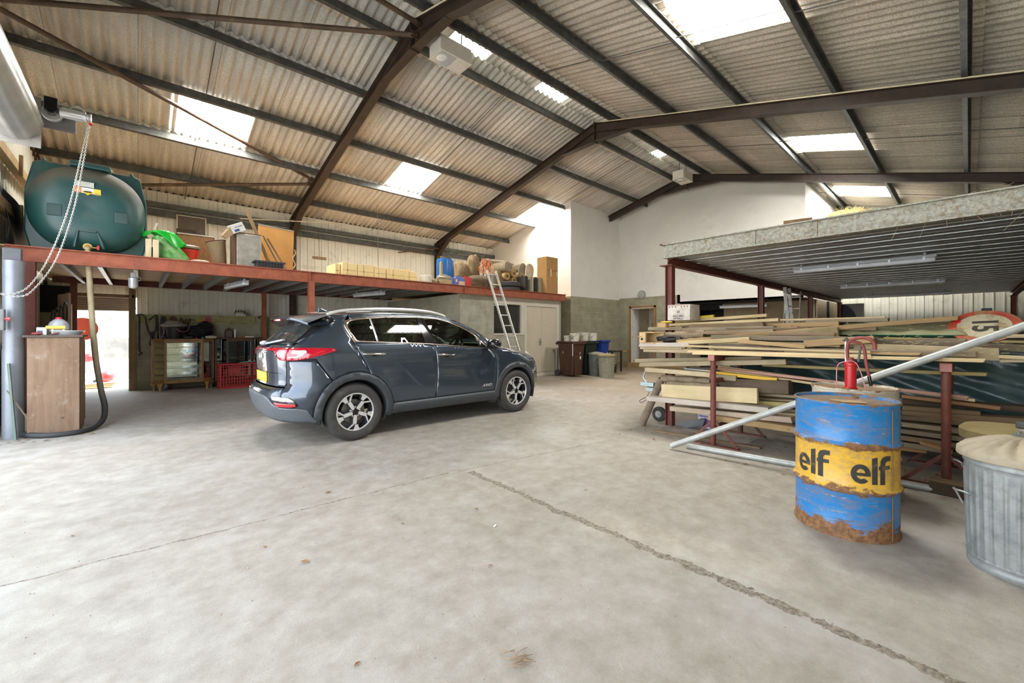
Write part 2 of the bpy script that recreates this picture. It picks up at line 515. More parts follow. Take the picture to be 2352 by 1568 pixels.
M['galv_dark'] = plain('purlin_galvanised', (.105,.105,.095), .55, .35, .3, 9, .2, dirt=(.2,.19,.16))
M['brown'] = plain('steel_brown', (.045,.026,.016), .6, 0, .25, 7, .2, dirt=(.085,.056,.034), dlo=.55, dhi=.85)
M['brown_lite'] = plain('steel_brown_tube', (.095,.055,.032), .55, 0, .25, 7, .2, dirt=(.2,.13,.07))
M['redox'] = plain('red_oxide_steel', (.33,.088,.042), .65, 0, .22, 8, .3, dirt=(.22,.065,.035), dlo=.5, dhi=.75)
M['redox_dark'] = plain('red_brown_steel', (.175,.048,.032), .6, 0, .22, 8, .25, dirt=(.12,.06,.04))
M['galv'] = plain('galvanised', (.42,.43,.42), .42, .75, .22, 14, .05, dirt=(.26,.26,.25), dscale=6)
M['white_wall'] = plain('white_render', (.72,.69,.635), .9, 0, .05, 1.3, .15, dirt=(.56,.52,.45), dscale=1.1, dlo=.58, dhi=.85)
M['cream'] = plain('cream_paint', (.60,.555,.45), .6, 0, .06, 3, .05, dirt=(.45,.4,.3), dlo=.6, dhi=.85)
BC = ((.28,.255,.165), (.36,.335,.235)); MO = (.43,.41,.32)
M['blockX'] = blocks('blockwork_along_x', 0, BC, MO, wet=((.085,.095,.035), .25))
M['blockY'] = blocks('blockwork_along_y', 1, BC, MO, wet=((.085,.095,.035), .2))
M['blockpaleY'] = blocks('pale_blockwork_along_y', 1, ((.36,.335,.235), (.46,.43,.32)), (.5,.47,.37))
M['blockpaleX'] = blocks('pale_blockwork_along_x', 0, ((.33,.31,.24), (.42,.40,.31)), (.45,.42,.34), wet=((.14,.15,.06), .3))
M['clad'] = plain('pale_cladding', (.74,.72,.62), .45, 0, .05, 2, 0, dirt=(.36,.34,.22), dscale=2.2, dlo=.55, dhi=.8)
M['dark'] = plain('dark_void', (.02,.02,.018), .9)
M['ply'] = wood('plywood_soffit', (.50,.33,.17), (.62,.43,.25), .8, 0, 8, knots=False, rnd=.05)
M['sky'] = glow('rooflight_sheet', (1.0,.985,.93), SKYL, True)
M['clear'] = glow('clear_ridge_sheet', (.86,.9,.80), RIDGEL, True)
M['timber'] = wood('frame_timber', (.30,.19,.08), (.43,.29,.14), .7, 2, 12)

# ================================================================ floor and outside
mb = MB(); mb.bx(-1.62, 18.2, -1.7, 13.6, -.2, 0); struct(mb.build('floor', m_floor()))
mb = MB(); mb.bx(-30, 40, -30, 45, -.5, -.06)
M['yard'] = plain('yard_concrete', (.66,.64,.60), .9, 0, .1, 1.2, .1)
struct(mb.build('ground', M['yard']))

# ================================================================ roof sheets
def corr(slope, x0, x1, y0, y1, nm, mat, dz=.165):
    """corrugated sheet panel between x0..x1, y0..y1 (own sheet, lapped)"""
    z = (lambda y: zL(y)+dz) if slope == 'L' else (lambda y: zR(y)+dz)
    n = max(2, int((x1-x0)/.146*10)); m = MB()
    xs = [x0+(x1-x0)*i/n for i in range(n+1)]
    ys = [y0+(y1-y0)*j/2 for j in range(3)]
    b = 0
    vs = [(x, y, z(y)+.027*(1-cos(2*pi*x/.146))) for y in ys for x in xs]
    k = n+1
    fs = [(j*k+i, j*k+i+1, (j+1)*k+i+1, (j+1)*k+i) for j in range(2) for i in range(n)]
    m.add(vs, fs); return m
def roof_side(slope, P, sky, mat, ridge):
    m = MB()
    ed = [ridge]+P
    rows = []
    for k in range(len(P)):
        a, b = (ed[k], ed[k+1])
        lo, hi = min(a, b), max(a, b)
        ov = .17
        if slope == 'L': lo2, hi2 = lo-.02, hi+ov
        else: lo2, hi2 = lo-ov, hi+.02
        cuts = sorted(sky.get(k, []))
        x = -1.75; segs = []
        for (s0, s1) in cuts: segs.append((x, s0)); x = s1
        segs.append((x, 18.05))
        dz = .165 + .012*(k % 2)
        for s0, s1 in segs:
            q = corr(slope, s0, s1, lo2, hi2, '', None, dz); m.add(q.v, q.f)
    o = m.build('ceiling_left' if slope == 'L' else 'ceiling_right', mat, smooth=180)
    sd = o.modifiers.new('thick', 'SOLIDIFY'); sd.thickness = .006
    struct(o)
SKY_L = {3: [(.55, 1.68), (5.02, 6.08), (9.95, 10.95)]}
SKY_R = {3: [(5.03, 6.12), (10.52, 11.64), (15.1, 16.3)]}
PLx = [7.87-.0, *PL[1:]]
roof_side('L', [6.55]+PL[1:], {3: SKY_L[3]}, M['roofL'], 6.2)
roof_side('R', [5.5]+PR[1:], {3: SKY_R[3]}, M['roofR'], 5.86)
n = 0
for slope, sk, y0, y1 in (('L', SKY_L[3], 9.33-.05, 10.75), ('R', SKY_R[3], 1.42, 2.82+.05)):
    for (a, b) in sk:
        n += 1
        q = corr(slope, a+.005, b-.005, y0, y1, '', None, .18)
        o = q.build('window_%d' % (n+1), M['sky'], smooth=180); struct(o)
# ridge capping, close fitting corrugated, with clear lengths
def ridge_fn(x0, x1, nm, mat):
    nx = int((x1-x0)/.146*8)
    def fn(u, w):
        x = x0+(x1-x0)*u; y = 5.42+(6.64-5.42)*w
        k = (y-YR)/.61
        z = 6.60-.14*k*k + .022*(1-cos(2*pi*x/.146)) - .02
        return (x, y, z)
    m = MB(); m.grid(fn, nx+1, 9); o = m.build(nm, mat, smooth=180); struct(o)
cl = [(4.1, 4.95), (6.35, 7.2), (11.1, 11.65)]
x = -1.75
for i, (a, b) in enumerate(cl+[(18.05, 18.05)]):
    ridge_fn(x, a, 'ceiling_ridge', M['roofL']); x = b
    if b < 18: ridge_fn(a+.004, b-.004, 'window_%d' % (8+i), M['clear'])

# ================================================================ purlins, rafters, braces
k = 0
for side, P in (('L', PL), ('R', PR)):
    for i, y in enumerate(P):
        z = zL(y) if side == 'L' else zR(y)
        x1 = 17.8
        if side == 'L' and y > 9.1: x1 = 10.9
        sl = -.2445 if side == 'L' else .275
        up = V((0, -sl, 1)).normalized()
        m = MB(); m.cplate((-1.7, y, z+.08), (x1, y, z+.08), .15, .06, .004, up, .018, -1 if side == 'L' else 1)
        k += 1
        o = m.build('trim_%d' % k, M['galv_dark']); struct(o)
for i, xr in enumerate(XR):
    m = MB(); D = .2
    yl = 13.1 if i < 3 else 8.98
    m.ibeam((xr, YR, zL(YR)-.1), (xr, yl, zL(yl)-.1), D, .15, .014, .01)
    yr = -1.2
    m.ibeam((xr, YR, zR(YR)-.1), (xr, yr, zR(yr)-.1), D, .15, .014, .01)
    # apex haunch and end plates
    for sgn, zf in ((1, zL), (-1, zR)):
        ye = YR+sgn*1.0
        a = [(YR, zf(YR)-.2), (ye, zf(ye)-.2), (YR, zf(YR)-.42)]
        m.prism([(p[0], p[1]) for p in a], (xr-.006, 0, 0), (0,1,0), (0,0,1), (.012, 0, 0))
        m.bar((xr, ye, zf(ye)-.205), (xr, YR, zf(YR)-.43), .15, .012, (0,0,1))
    m.bx(xr-.08, xr+.08, YR-.012, YR+.012, zL(YR)-.46, zL(YR)+.02)
    for q in (-.04, -.16, -.28, -.4):
        for s in (-.05, .05):
            m.cyl((xr+s, YR-.03, zL(YR)+q), (xr+s, YR+.03, zL(YR)+q), .014, n=6)
    if i < 3:   # eaves haunch + left stanchion
        a = [(yl-.75, zL(yl-.75)-.19), (yl+.05, zL(yl+.05)-.19), (yl+.05, zL(yl)-.55)]
        m.prism(a, (xr-.006, 0, 0), (0,1,0), (0,0,1), (.012, 0, 0))
        m.bar((xr, yl-.75, zL(yl-.75)-.2), (xr, yl+.05, zL(yl)-.56), .15, .012)
        m.ibeam((xr, 13.14, 0), (xr, 13.14, zL(13.1)-.02), .16, .15, .012, .01, up=(0,1,0))
    a = [(yr+.75, zR(yr+.75)-.19), (yr-.05, zR(yr-.05)-.19), (yr-.05, zR(yr)-.55)]
    m.prism(a, (xr-.006, 0, 0), (0,1,0), (0,0,1), (.012, 0, 0))
    m.bar((xr, yr+.75, zR(yr+.75)-.2), (xr, yr-.05, zR(yr)-.56), .15, .012)
    m.ibeam((xr, -1.3, 0), (xr, -1.3, zR(-1.2)-.02), .18, .15, .012, .01, up=(0,1,0))
    k += 1
    struct(m.build('trim_%d' % k, M['brown']))
# wind bracing tubes of the first bay
for p0, p1 in (((3.22, 11.2, 5.22), (-1.45, 8.5, 5.6)), ((3.22, 11.3, 5.1), (-1.45, 13.0, 4.4)),
               ((3.22, 5.93, 6.05), (-1.45, 8.45, 5.62)), ((3.22, 5.82, 6.2), (-1.45, 5.75, 6.35))):
    m = MB(); m.cyl(p0, p1, .037, n=12)
    d = (V(p1)-V(p0)).normalized()
    m.box(V(p0)-d*.06, (.16, .012, .11)); m.cyl(V(p0)-d*.02, V(p0)+d*.05, .045, n=4)
    m.cyl(V(p0)-d*.07+V((0,-.03,0)), V(p0)-d*.07+V((0,.03,0)), .014, n=6)
    k += 1; struct(m.build('trim_%d' % k, M['brown_lite'], smooth=40))
# sag rods, one line per bay and slope
for xb in (.87, 5.72, 10.55, 15.4):
    for side, P, zf in (('L', PL, zL), ('R', PR, zR)):
        if side == 'L' and xb > 12: continue
        m = MB()
        for j in range(len(P)-1):
            y0, y1 = P[j], P[j+1]
            o = .06 if j % 2 else .1
            m.cyl((xb+.04*(j % 2), y0, zf(y0)+o), (xb+.04*(j % 2), y1, zf(y1)+o), .008, n=6)
        k += 1; struct(m.build('trim_%d' % k, M['galv_dark']))
for y, z, h in ((13.16, 4.22, .16), (13.1, 4.40, .12)):
    m = MB(); m.cplate((-1.6, y, z), (10.9, y, z), h, .07, .005, flip=-1); k += 1; struct(m.build('trim_%d' % k, M['galv_dark']))
# pale cable conduit on the rafters of the second and third frame
M['pvc'] = plain('cream_conduit', (.72,.62,.42), .5)
for xr in XR[1:3]:
    m = MB(); m.cyl((xr-.09, YR-.25, zR(YR-.25)+.0), (xr-.09, -1.2, zR(-1.2)+.0), .012, n=8)
    k += 1; struct(m.build('trim_%d' % k, M['pvc']))

# ================================================================ walls
def trap_sheet(m, x0, x1, z0, z1, O, U, N, pitch=.30, rib=.05, d=.03, ztop=None):
    """box-profile sheet in plane O + U*s, ribs standing towards N"""
    O, U, N = V(O), V(U), V(N); n = int((x1-x0)/pitch)+1
    prof = []
    for i in range(n):
        s = x0+i*pitch
        for a, b in ((0, 0), (pitch*.32, 0), (pitch*.35, .25*d), (pitch*.38, 0), (pitch-rib*2, 0), (pitch-rib*1.4, d), (pitch-rib*.4, d)):
            if s+a <= x1: prof.append((s+a, b))
    vs = []
    for s, b in prof:
        p = O+U*s+N*b; zt = ztop(p) if ztop else z1
        vs += [(p.x, p.y, z0), (p.x, p.y, zt)]
    m.add(vs, [(2*i, 2*i+2, 2*i+3, 2*i+1) for i in range(len(prof)-1)])
# left eaves wall: cladding above, blockwork below, doorway at its near end
m = MB(); trap_sheet(m, -.02, 11.0, 1.72, 4.75, (0, WALL_L, 0), (1,0,0), (0,-1,0), .2, .02, .025); trap_sheet(m, -1.6, -.02, 2.14, 4.75, (0, WALL_L, 0), (1,0,0), (0,-1,0), .2, .02, .025)
o = m.build('wall_left', M['clad']); struct(o)
mm = MB(); mm.bx(0, 11.0, WALL_L+.03, WALL_L+.06, 1.0, 4.8); mm.bx(-1.6, 0, WALL_L+.03, WALL_L+.06, 2.14, 4.8); struct(mm.build('wall_left_backing', M['dark']))
DX0, DX1 = -1.02, -.16
m = MB(); m.bx(DX1+.12, 6.3, 12.75, 13.4, 0, 1.74); m.bx(-1.6, DX0-.1, 12.75, 13.4, 0, 1.74)
struct(m.build('wall_left_blockwork', M['blockX']))
# front gable: roller-door opening from y -.9 to 7.95
m = MB()
trap_sheet(m, 8.0, 13.3, 0, 5, (-1.5, 0, 0), (0,1,0), (1,0,0), .2, .02, .025, ztop=lambda p: zL(p.y)+.2)
struct(m.build('wall_front', M['clad']))
m = MB(); m.prism([(-1.5, 3.95), (7.98, 3.95), (7.98, zL(7.98)+.2), (YR, zL(YR)+.25), (-1.5, zR(-1.5)+.2)], (-1.56, 0, 0), (0,1,0), (0,0,1), (.04, 0, 0))
m.bx(-1.62, -1.52, 7.98, 13.35, 0, 2.0); m.bx(-1.62, -1.56, 7.98, 13.3, 2.0, 4.6)
m.bx(-1.62, -1.52, -1.5, -.9, 0, 3.95)
struct(m.build('wall_front_gable', plain('dull_sheeting', (.36,.34,.28), .8)))
# right eaves wall and far gable
m = MB(); m.bx(-1.6, 18, YWR-.08, YWR, 0, 1.5); struct(m.build('wall_right_blockwork', M['blockX']))
m = MB(); trap_sheet(m, -1.6, 18, 1.5, 4.55, (0, YWR-.03, 0), (1,0,0), (0,1,0), .2, .02, .025); struct(m.build('wall_right', M['clad']))
m = MB(); m.bx(-1.6, 18, YWR-.1, YWR-.07, 1.4, 4.5); struct(m.build('wall_right_backing', M['dark']))
m = MB(); trap_sheet(m, -1.45, 3.1, 0, 5, (17.95, 0, 0), (0,1,0), (-1,0,0), .2, .02, .025, ztop=lambda p: zR(p.y)+.25)
struct(m.build('wall_far', M['clad']))
m = MB(); m.prism([(-1.6, 0), (13.5, 0), (13.5, 4.6), (YR, 6.6), (-1.6, 4.3)], (18.0, 0, 0), (0,1,0), (0,0,1), (.05, 0, 0)); struct(m.build('wall_far_backing', M['dark']))
# white partitions: over the store, the projecting corner, the end wall
YT = 9.07; XB = 13.8; ZP = 2.6
def gab(m, x0, x1, y0, y1, z0):
    """wall slab up to the roof"""
    if x1-x0 < y1-y0:
        pts = [(y0, z0), (y1, z0), (y1, (zL(y1) if y1 > YR else zR(y1))+.2)]
        if y0 < YR < y1: pts.append((YR, zL(YR)+.25))
        pts.append((y0, (zL(y0) if y0 > YR else zR(y0))+.2))
        m.prism(pts, (x0, 0, 0), (0,1,0), (0,0,1), (x1-x0, 0, 0))
    else:
        z = (zL(y0) if y0 > YR else zR(y0))+.2
        m.bx(x0, x1, y0, y1, z0, z)
m = MB(); gab(m, 10.9, 11.0, YT+.1, 13.4, ZP-.06); struct(m.build('wall_partition_side', M['white_wall']))
m = MB(); gab(m, 10.9, XB+.1, YT, YT+.1, ZP-.06); struct(m.build('wall_partition', M['white_wall']))
m = MB(); gab(m, XB, XB+.1, 3.16, YT, 2.6)
m.bx(XB, XB+.1, 3.16, 6.75, 2.3, 2.6)
struct(m.build('wall_back', M['white_wall']))
m = MB(); gab(m, XB, 17.95, 3.06, 3.16, 2.3); struct(m.build('wall_back_return', M['white_wall']))
m = MB(); m.bx(10.9, 11.0, YT+.1, 13.0, 0, ZP-.06); struct(m.build('wall_partition_side_blockwork', M['blockY']))
m = MB(); m.bx(10.9, XB+.1, YT, YT+.1, 0, ZP-.06); struct(m.build('wall_partition_blockwork', M['blockX']))
D3a, D3b = 7.62, 8.55
m = MB(); m.bx(XB, XB+.1, D3b+.08, YT, 0, 2.6); m.bx(XB, XB+.1, 6.75, D3a-.08, 0, 2.6); m.bx(XB, XB+.1, D3a-.08, D3b+.08, 2.28, 2.6)
m.bx(XB, 15.4, 6.65, 6.75, 0, 2.6)
struct(m.build('wall_back_blockwork', M['blockY']))
M['tanboard'] = plain('tan_board', (.36,.285,.185), .8, 0, .08, 2, .05, dirt=(.28,.21,.13))
m = MB(); m.bx(15.2, 15.25, 3.1, 5.75, 0, 2.3); m.bx(15.2, 18, 3.06, 3.12, 0, 2.3); struct(m.build('wall_recess', M['tanboard']))
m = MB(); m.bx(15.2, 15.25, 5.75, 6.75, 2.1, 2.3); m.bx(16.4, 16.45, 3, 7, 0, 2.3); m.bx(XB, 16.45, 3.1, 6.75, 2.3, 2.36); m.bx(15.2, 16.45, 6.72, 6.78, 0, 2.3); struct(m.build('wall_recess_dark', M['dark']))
# door 3: lobby with pale door lining
o3 = MB(); o3.bx(XB-.02, XB+.12, D3b, D3b+.07, 0, 2.28); o3.bx(XB-.02, XB+.12, D3a-.07, D3a, 0, 2.28); o3.bx(XB-.02, XB+.12, D3a-.07, D3b+.07, 2.21, 2.28)
struct(o3.build('door_3', wood('orange_timber', (.40,.21,.07), (.52,.30,.11), .6, 2)))
m = MB(); m.bx(XB+.1, XB+.5, D3b-.04, D3b+.0, .25, 2.21); m.bx(XB+.0, XB+.12, D3b-.035, D3b, .05, 2.21); m.bx(XB, XB+.12, D3a, D3b, 2.18, 2.21)
struct(m.build('trim_90', plain('white_gloss', (.75,.73,.68), .35)))
m = MB(); m.bx(XB+1.3, XB+1.36, 6.9, 9.1, 0, 2.6); m.bx(XB+.1, XB+1.3, D3b, D3b+.04, 0, 2.6); m.bx(XB+.1, XB+1.3, D3a-.1, D3a-.06, 0, 2.6); m.bx(XB+.1, XB+1.3, D3a-.1, D3b+.1, 2.4, 2.45)
struct(m.build('wall_lobby', plain('lobby_cream', (.60,.53,.40), .7)))
m = MB(); m.bx(XB-.12, XB+.1, D3a-.15, D3b+.1, 0, .17); struct(m.build('trim_91', M['timber']))
# store under the platform
YO = 8.68; XO = 6.07
m = MB(); m.bx(XO, XO+.1, YO+.1, 12.8, 0, 2.3); struct(m.build('wall_store_side', M['blockpaleY']))
WX0, WX1, WZ0, WZ1 = 7.19, 8.2, 1.29, 2.13
DRX0, DRX1 = 8.42, 9.72
m = MB(); m.bx(XO, WX0, YO, YO+.1, 0, 2.42); m.bx(WX0, 8.34, YO, YO+.1, 0, WZ0); m.bx(9.84, 9.95, YO, YO+.1, 0, 2.3)
m.bx(9.85, 9.95, YO, 12.8, 0, 2.3)
struct(m.build('wall_store', M['blockpaleX']))
m = MB(); m.bx(WX0, 9.86, YO-.015, YO+.1, 2.16, 2.36); struct(m.build('trim_92', M['cream']))
w1 = MB()
for a in ((WX0, WX1+.14, 2.1, 2.16), (WX0, WX1+.14, WZ0-.05, WZ0)): w1.bx(a[0], a[1], YO-.02, YO+.09, a[2], a[3])
w1.bx(WX1, WX1+.14, YO-.02, YO+.09, WZ0, 2.1)
o = w1.build('window_1', M['cream'], bevel=.004); struct(o)
m = MB(); m.bx(WX0, WX1, YO+.05, YO+.056, WZ0, 2.1); m.build('pane', glassy('old_pane', (.35,.36,.34), .05, .03, .12), o)
d2 = MB(); d2.bx(8.34, DRX0, YO-.02, YO+.09, 0, 2.16); d2.bx(DRX1, 9.85, YO-.02, YO+.09, 0, 2.16); d2.bx(DRX0, DRX1, YO-.02, YO+.09, 2.08, 2.16)
d2.bx(8.3, 9.86, YO-.01, YO+.09, 0, .1)
o = d2.build('door_2', M['cream'], bevel=.004); struct(o)
for a, b in ((DRX0+.005, (DRX0+DRX1)/2-.004), ((DRX0+DRX1)/2+.004, DRX1-.005)):
    m = MB(); m.bx(a, b, YO+.01, YO+.05, .11, 2.075); m.build('door_leaf', plain('door_paint', (.56,.49,.37), .6, 0, .05, 3, .04, dirt=(.44,.37,.26), dlo=.58), o, bevel=.003)
m = MB(); xh = (DRX0+DRX1)/2-.07; m.bx(xh-.02, xh+.02, YO-.005, YO+.012, .92, 1.12); m.cyl((xh, YO-.005, 1.05), (xh, YO-.05, 1.05), .01, n=8); m.cyl((xh, YO-.05, 1.05), (xh-.1, YO-.05, 1.05), .01, n=8)
m.build('door_handle', M['galv'], o)
m = MB(); m.bx(XO, 9.95, 12.6, 12.7, 0, 2.3); m.bx(6.2, 6.25, YO+.1, 12.7, 0, 2.3); struct(m.build('wall_store_dark_lining', M['dark']))  # black inner lining added so the store reads dark through its window
# door 1 in the left wall: frame, lintel, half-lowered shutter, open leaf
m = MB(); m.bx(DX1, DX1+.12, 12.72, 12.95, 0, 2.3); m.bx(DX0-.12, DX0, 12.72, 12.95, 0, 2.15); m.bx(DX0-.1, DX1+.1, 12.72, 12.9, 2.1, 2.17)
m.bx(DX1-.0, DX1+.06, 12.7, 12.74, 2.1, 2.6)
o = m.build('door_1', M['timber'], bevel=.005); struct(o)
m = MB()
for i in range(7): m.cyl((DX0, 13.05, 2.1-.045*i), (DX1, 13.05, 2.1-.045*i), .024, n=8)
m.build('shutter_curtain', plain('shutter_pinkgrey', (.52,.46,.39), .5), o, smooth=60)
m = MB(); m.box((-1.13, 12.45, 1.08), (.7, .04, 2.06), Matrix.Rotation(radians(108), 3, 'Z')); m.box((-1.03, 12.3, 1.2), (.05, .06, 1.4)); m.build('door_leaf', plain('leaf_beige', (.62,.52,.41), .6, 0, .05, 2), o, bevel=.004)
# beyond door 1: dropped header so daylight only comes through the opening
m = MB(); m.bx(-1.6, DX0-.05, 12.75, 13.35, 1.74, 2.3); m.bx(-1.6, .1, 13.3, 13.4, 2.14, 2.6); struct(m.build('wall_left_header', M['dark']))
# ================================================================ daylight
w = bpy.data.worlds.new('overcast'); scene.world = w; w.use_nodes = True
nt = w.node_tree; bg = nt.nodes['Background']
tc = nt.nodes.new('ShaderNodeTexCoord'); sx = nt.nodes.new('ShaderNodeSeparateXYZ'); nt.links.new(tc.outputs['Generated'], sx.inputs[0])
rp = nt.nodes.new('ShaderNodeValToRGB'); nt.links.new(sx.outputs[2], rp.inputs[0])
rp.color_ramp.elements[0].color = (.9, .94, 1, 1); rp.color_ramp.elements[1].color = (.62, .78, 1, 1)
nt.links.new(rp.outputs[0], bg.inputs[0]); bg.inputs[1].default_value = WORLD
def portal(loc, sx, sy, rot):
    l = bpy.data.lights.new('daylight_portal', 'AREA'); l.shape = 'RECTANGLE'; l.size = sx; l.size_y = sy
    l.cycles.is_portal = True
    o = bpy.data.objects.new('daylight_portal', l); COL.objects.link(o); o.location = loc; o.rotation_euler = rot
portal((-1.53, 3.5, 1.98), 3.9, 8.8, (0, radians(-90), 0))
portal((-.6, 13.4, .9), .86, 1.8, (radians(-90), 0, 0))
sl = bpy.data.lights.new('sun', 'SUN'); sl.energy = SUN; sl.angle = radians(3); sl.color = (1, .95, .86)
so = bpy.data.objects.new('sun', sl); COL.objects.link(so)
so.rotation_mode = 'QUATERNION'; so.rotation_quaternion = V((-.55,-.12,-.83)).to_track_quat('-Z', 'Y')
# ================================================================ the car
M['paint'] = NT('slate_metallic_paint').set((.044,.060,.082), .3, .55, **{'Coat Weight': 1.0, 'Coat Roughness': .04}).m
M['trimblack'] = plain('textured_black_plastic', (.045,.047,.05), .55, 0, .1, 20, .1)
M['gloss_black'] = plain('gloss_black', (.012,.012,.013), .12)
M['chrome'] = NT('chrome').set((.72,.68,.62), .14, 1.0).m
M['satin'] = NT('satin_aluminium').set((.72,.71,.69), .35, .55).m
M['rubber'] = plain('tyre_rubber', (.042,.04,.038), .75, 0, .15, 12, .12, dirt=(.10,.09,.08), dscale=8)
M['redlens'] = NT('red_lens').set((.42,.004,.018), .12, 0, **{'Coat Weight': 1.0, 'Coat Roughness': .03}).m
M['redbright'] = NT('red_lens_bright').set((.75,.01,.02), .2, 0, **{'Coat Weight': 1.0}).m
M['clearlens'] = NT('clear_lens').set((.75,.74,.74), .12, .4, **{'Coat Weight': 1.0}).m
M['glass_rear'] = glassy('privacy_glass', (.22,.32,.23), .05)
M['glass_front'] = glassy('side_glass', (.5,.68,.53), .03)
M['cabin'] = plain('cabin_cloth', (.03,.03,.032), .85)
M['tread'] = M['rubber']

_W = [(.20,.84),(.30,.905),(.42,.925),(.58,.935),(.80,.932),(.95,.925),(1.05,.915),(1.12,.895),(1.20,.865),(1.30,.825),(1.40,.78),(1.50,.72),(1.545,.685),(1.58,.645),(1.62,.58)]
_R = [(.20,-.66),(.28,-.78),(.40,-.855),(.52,-.89),(.60,-.895),(.65,-.88),(.69,-.835),(.72,-.82),(.80,-.82),(.90,-.825),(1.0,-.83),(1.1,-.825),(1.15,-.80),(1.2,-.735),(1.3,-.625),(1.4,-.52),(1.5,-.415),(1.58,-.34)]
_F = [(.18,3.36),(.28,3.52),(.42,3.59),(.55,3.585),(.70,3.57),(.80,3.54),(.88,3.47),(.95,3.38),(1.05,3.2),(1.1,3.0),(1.2,2.6)]
NE = 3.0
def cW(z): return smooth1(z, _W)
def cR(z): return smooth1(z, _R)
def cF(z): return smooth1(z, _F)
def side_y(x, z):
    W = cW(z)
    xc = cR(z)+.66
    if x < xc:
        k = min(1, (xc-x)/.66); return W*(max(0, 1-k**NE))**(1/NE)
    xf = cF(z)-.95
    if x > xf:
        k = min(1, (x-xf)/.95); W = W*(max(0, 1-k**2.5))**(1/2.5)
    if z > 1.05 and x > 1.5: W -= (x-1.5)*.05*min(1, (z-1.05)/.15)
    return W
def rear_x(y, z):
    W = cW(z); k = min(1, abs(y)/W)
    return cR(z)+.66-.66*(max(0, 1-k**NE))**(1/NE)
def front_x(y, z):
    k = min(1, abs(y)/cW(z)); return cF(z)-.95+.95*(max(0, 1-k**2.5))**(1/2.5)
YS = .70
def seam_x(z): return rear_x(YS, z)
_wt = {}
def wrap(t, z):
    """point at arc length t from the tailgate seam, t>0 round the corner and forward"""
    key = round(z, 3)
    if key not in _wt:
        W = cW(z); xc = cR(z)+.66; pts = []
        for i in range(241):
            a = pi/2*i/240
            pts.append((xc-.66*sin(a)**(2/NE), W*cos(a)**(2/NE)))   # a=0 side .. a=pi/2 centre rear
        s = [0]
        for p, q in zip(pts, pts[1:]): s.append(s[-1]+sqrt((p[0]-q[0])**2+(p[1]-q[1])**2))
        i0 = min(range(241), key=lambda i: abs(pts[i][1]-YS))
        _wt[key] = (pts, s, s[i0])
    pts, s, s0 = _wt[key]
    q = s0 - t
    if q <= 0: return (pts[0][0]-q, side_y(pts[0][0]-q, z))
    lo, hi = 0, 240
    while hi-lo > 1:
        md = (lo+hi)//2
        if s[md] <= q: lo = md
        else: hi = md
    f = (q-s[lo])/max(1e-9, s[hi]-s[lo])
    return (pts[lo][0]+(pts[hi][0]-pts[lo][0])*f, pts[lo][1]+(pts[hi][1]-pts[lo][1])*f)
car = thing('car', 'dark grey metallic five-door SUV parked on the concrete floor', 'car', (1.99, 5.99, 0))
car.scale = (1.01, 1.01, 1.01)
def finish(m, nm, mat, parent, th=.012, smooth=50, out=True):
    o = m.build(nm, mat, parent, smooth=smooth)
    if th:
        s = o.modifiers.new('s', 'SOLIDIFY'); s.thickness = th; s.offset = -1 if out else 1
    return o
def orient(vs, fs, n):
    """wind the triangles so that they face the way n says"""
    out = []
    for f in fs:
        a, b, c = (V(vs[i]) for i in f[:3])
        nn = (b-a).cross(c-a)
        out.append(f if nn.dot(V(n(a))) >= 0 else tuple(reversed(f)))
    return out
class MBo(MB):
    """builder that keeps the given winding"""
    def build(s, *a, **k):
        sv = bmesh.ops.recalc_face_normals
        return MB.build(s, *a, **k)
def sp(poly, nm, mat, off=0.0, step=.06, holes=(), th=.012, sides=(-1, 1), parent=None, fn=None):
    """panel on the flank, polygon in (x, z)"""
    v2, tr = tri_poly(poly, holes, step)
    f = fn or (lambda x, z: (x, side_y(x, z)))
    for sg in sides:
        vs = []
        for p in v2:
            x, y = f(p[0], p[1])
            vs.append((x, sg*(y+off), p[1]))
        m = MB(); m.add(vs, tr)
        o = finish(m, nm, mat, parent or car, th)
        fixn(o, sg)
    return o
def fixn(o, sg, axis=1):
    """make sure the panel faces outwards"""
    me = o.data; t = sum((p.normal[axis]*p.area for p in me.polygons))
    if t*sg < 0: me.flip_normals()
def arc(cx, cz, r, a0, a1, n=14): return [(cx+r*cos(radians(a0+(a1-a0)*i/n)), cz+r*sin(radians(a0+(a1-a0)*i/n))) for i in range(n+1)]
HZ = .355; FXW = 2.675
edge_tab = [(-.30,1.515),(0,1.548),(.5,1.575),(.9,1.578),(1.3,1.553),(1.6,1.478),(1.9,1.35),(2.2,1.21),(2.42,1.105)]
def zedge(x): return smooth1(x, edge_tab)
def belt(x): return lerp1(x, [(-.05,1.213),(.3,1.203),(1.0,1.17),(1.95,1.088)])
# quarter panel with the rear pillar
seam = [(seam_x(z), z) for z in (1.16, 1.2, 1.26, 1.32, 1.4, 1.46)]
top = [(x, zedge(x)) for x in (-.26, -.1, .0)]
q = [(seam_x(1.005), 1.005)]+[(seam_x(1.05), 1.05), (seam_x(1.1), 1.1)]+seam+top+[(-.06,1.48),(-.085,1.42),(-.07,1.36),(-.015,1.215)]+[(.055,1.05),(.125,.92),(.175,.815)]+[p for p in arc(0, HZ, .475, 72, 124, 10)]+[(-.36,.88),(-.45,1.02)]
sp(q, 'quarter_panel', M['paint'])
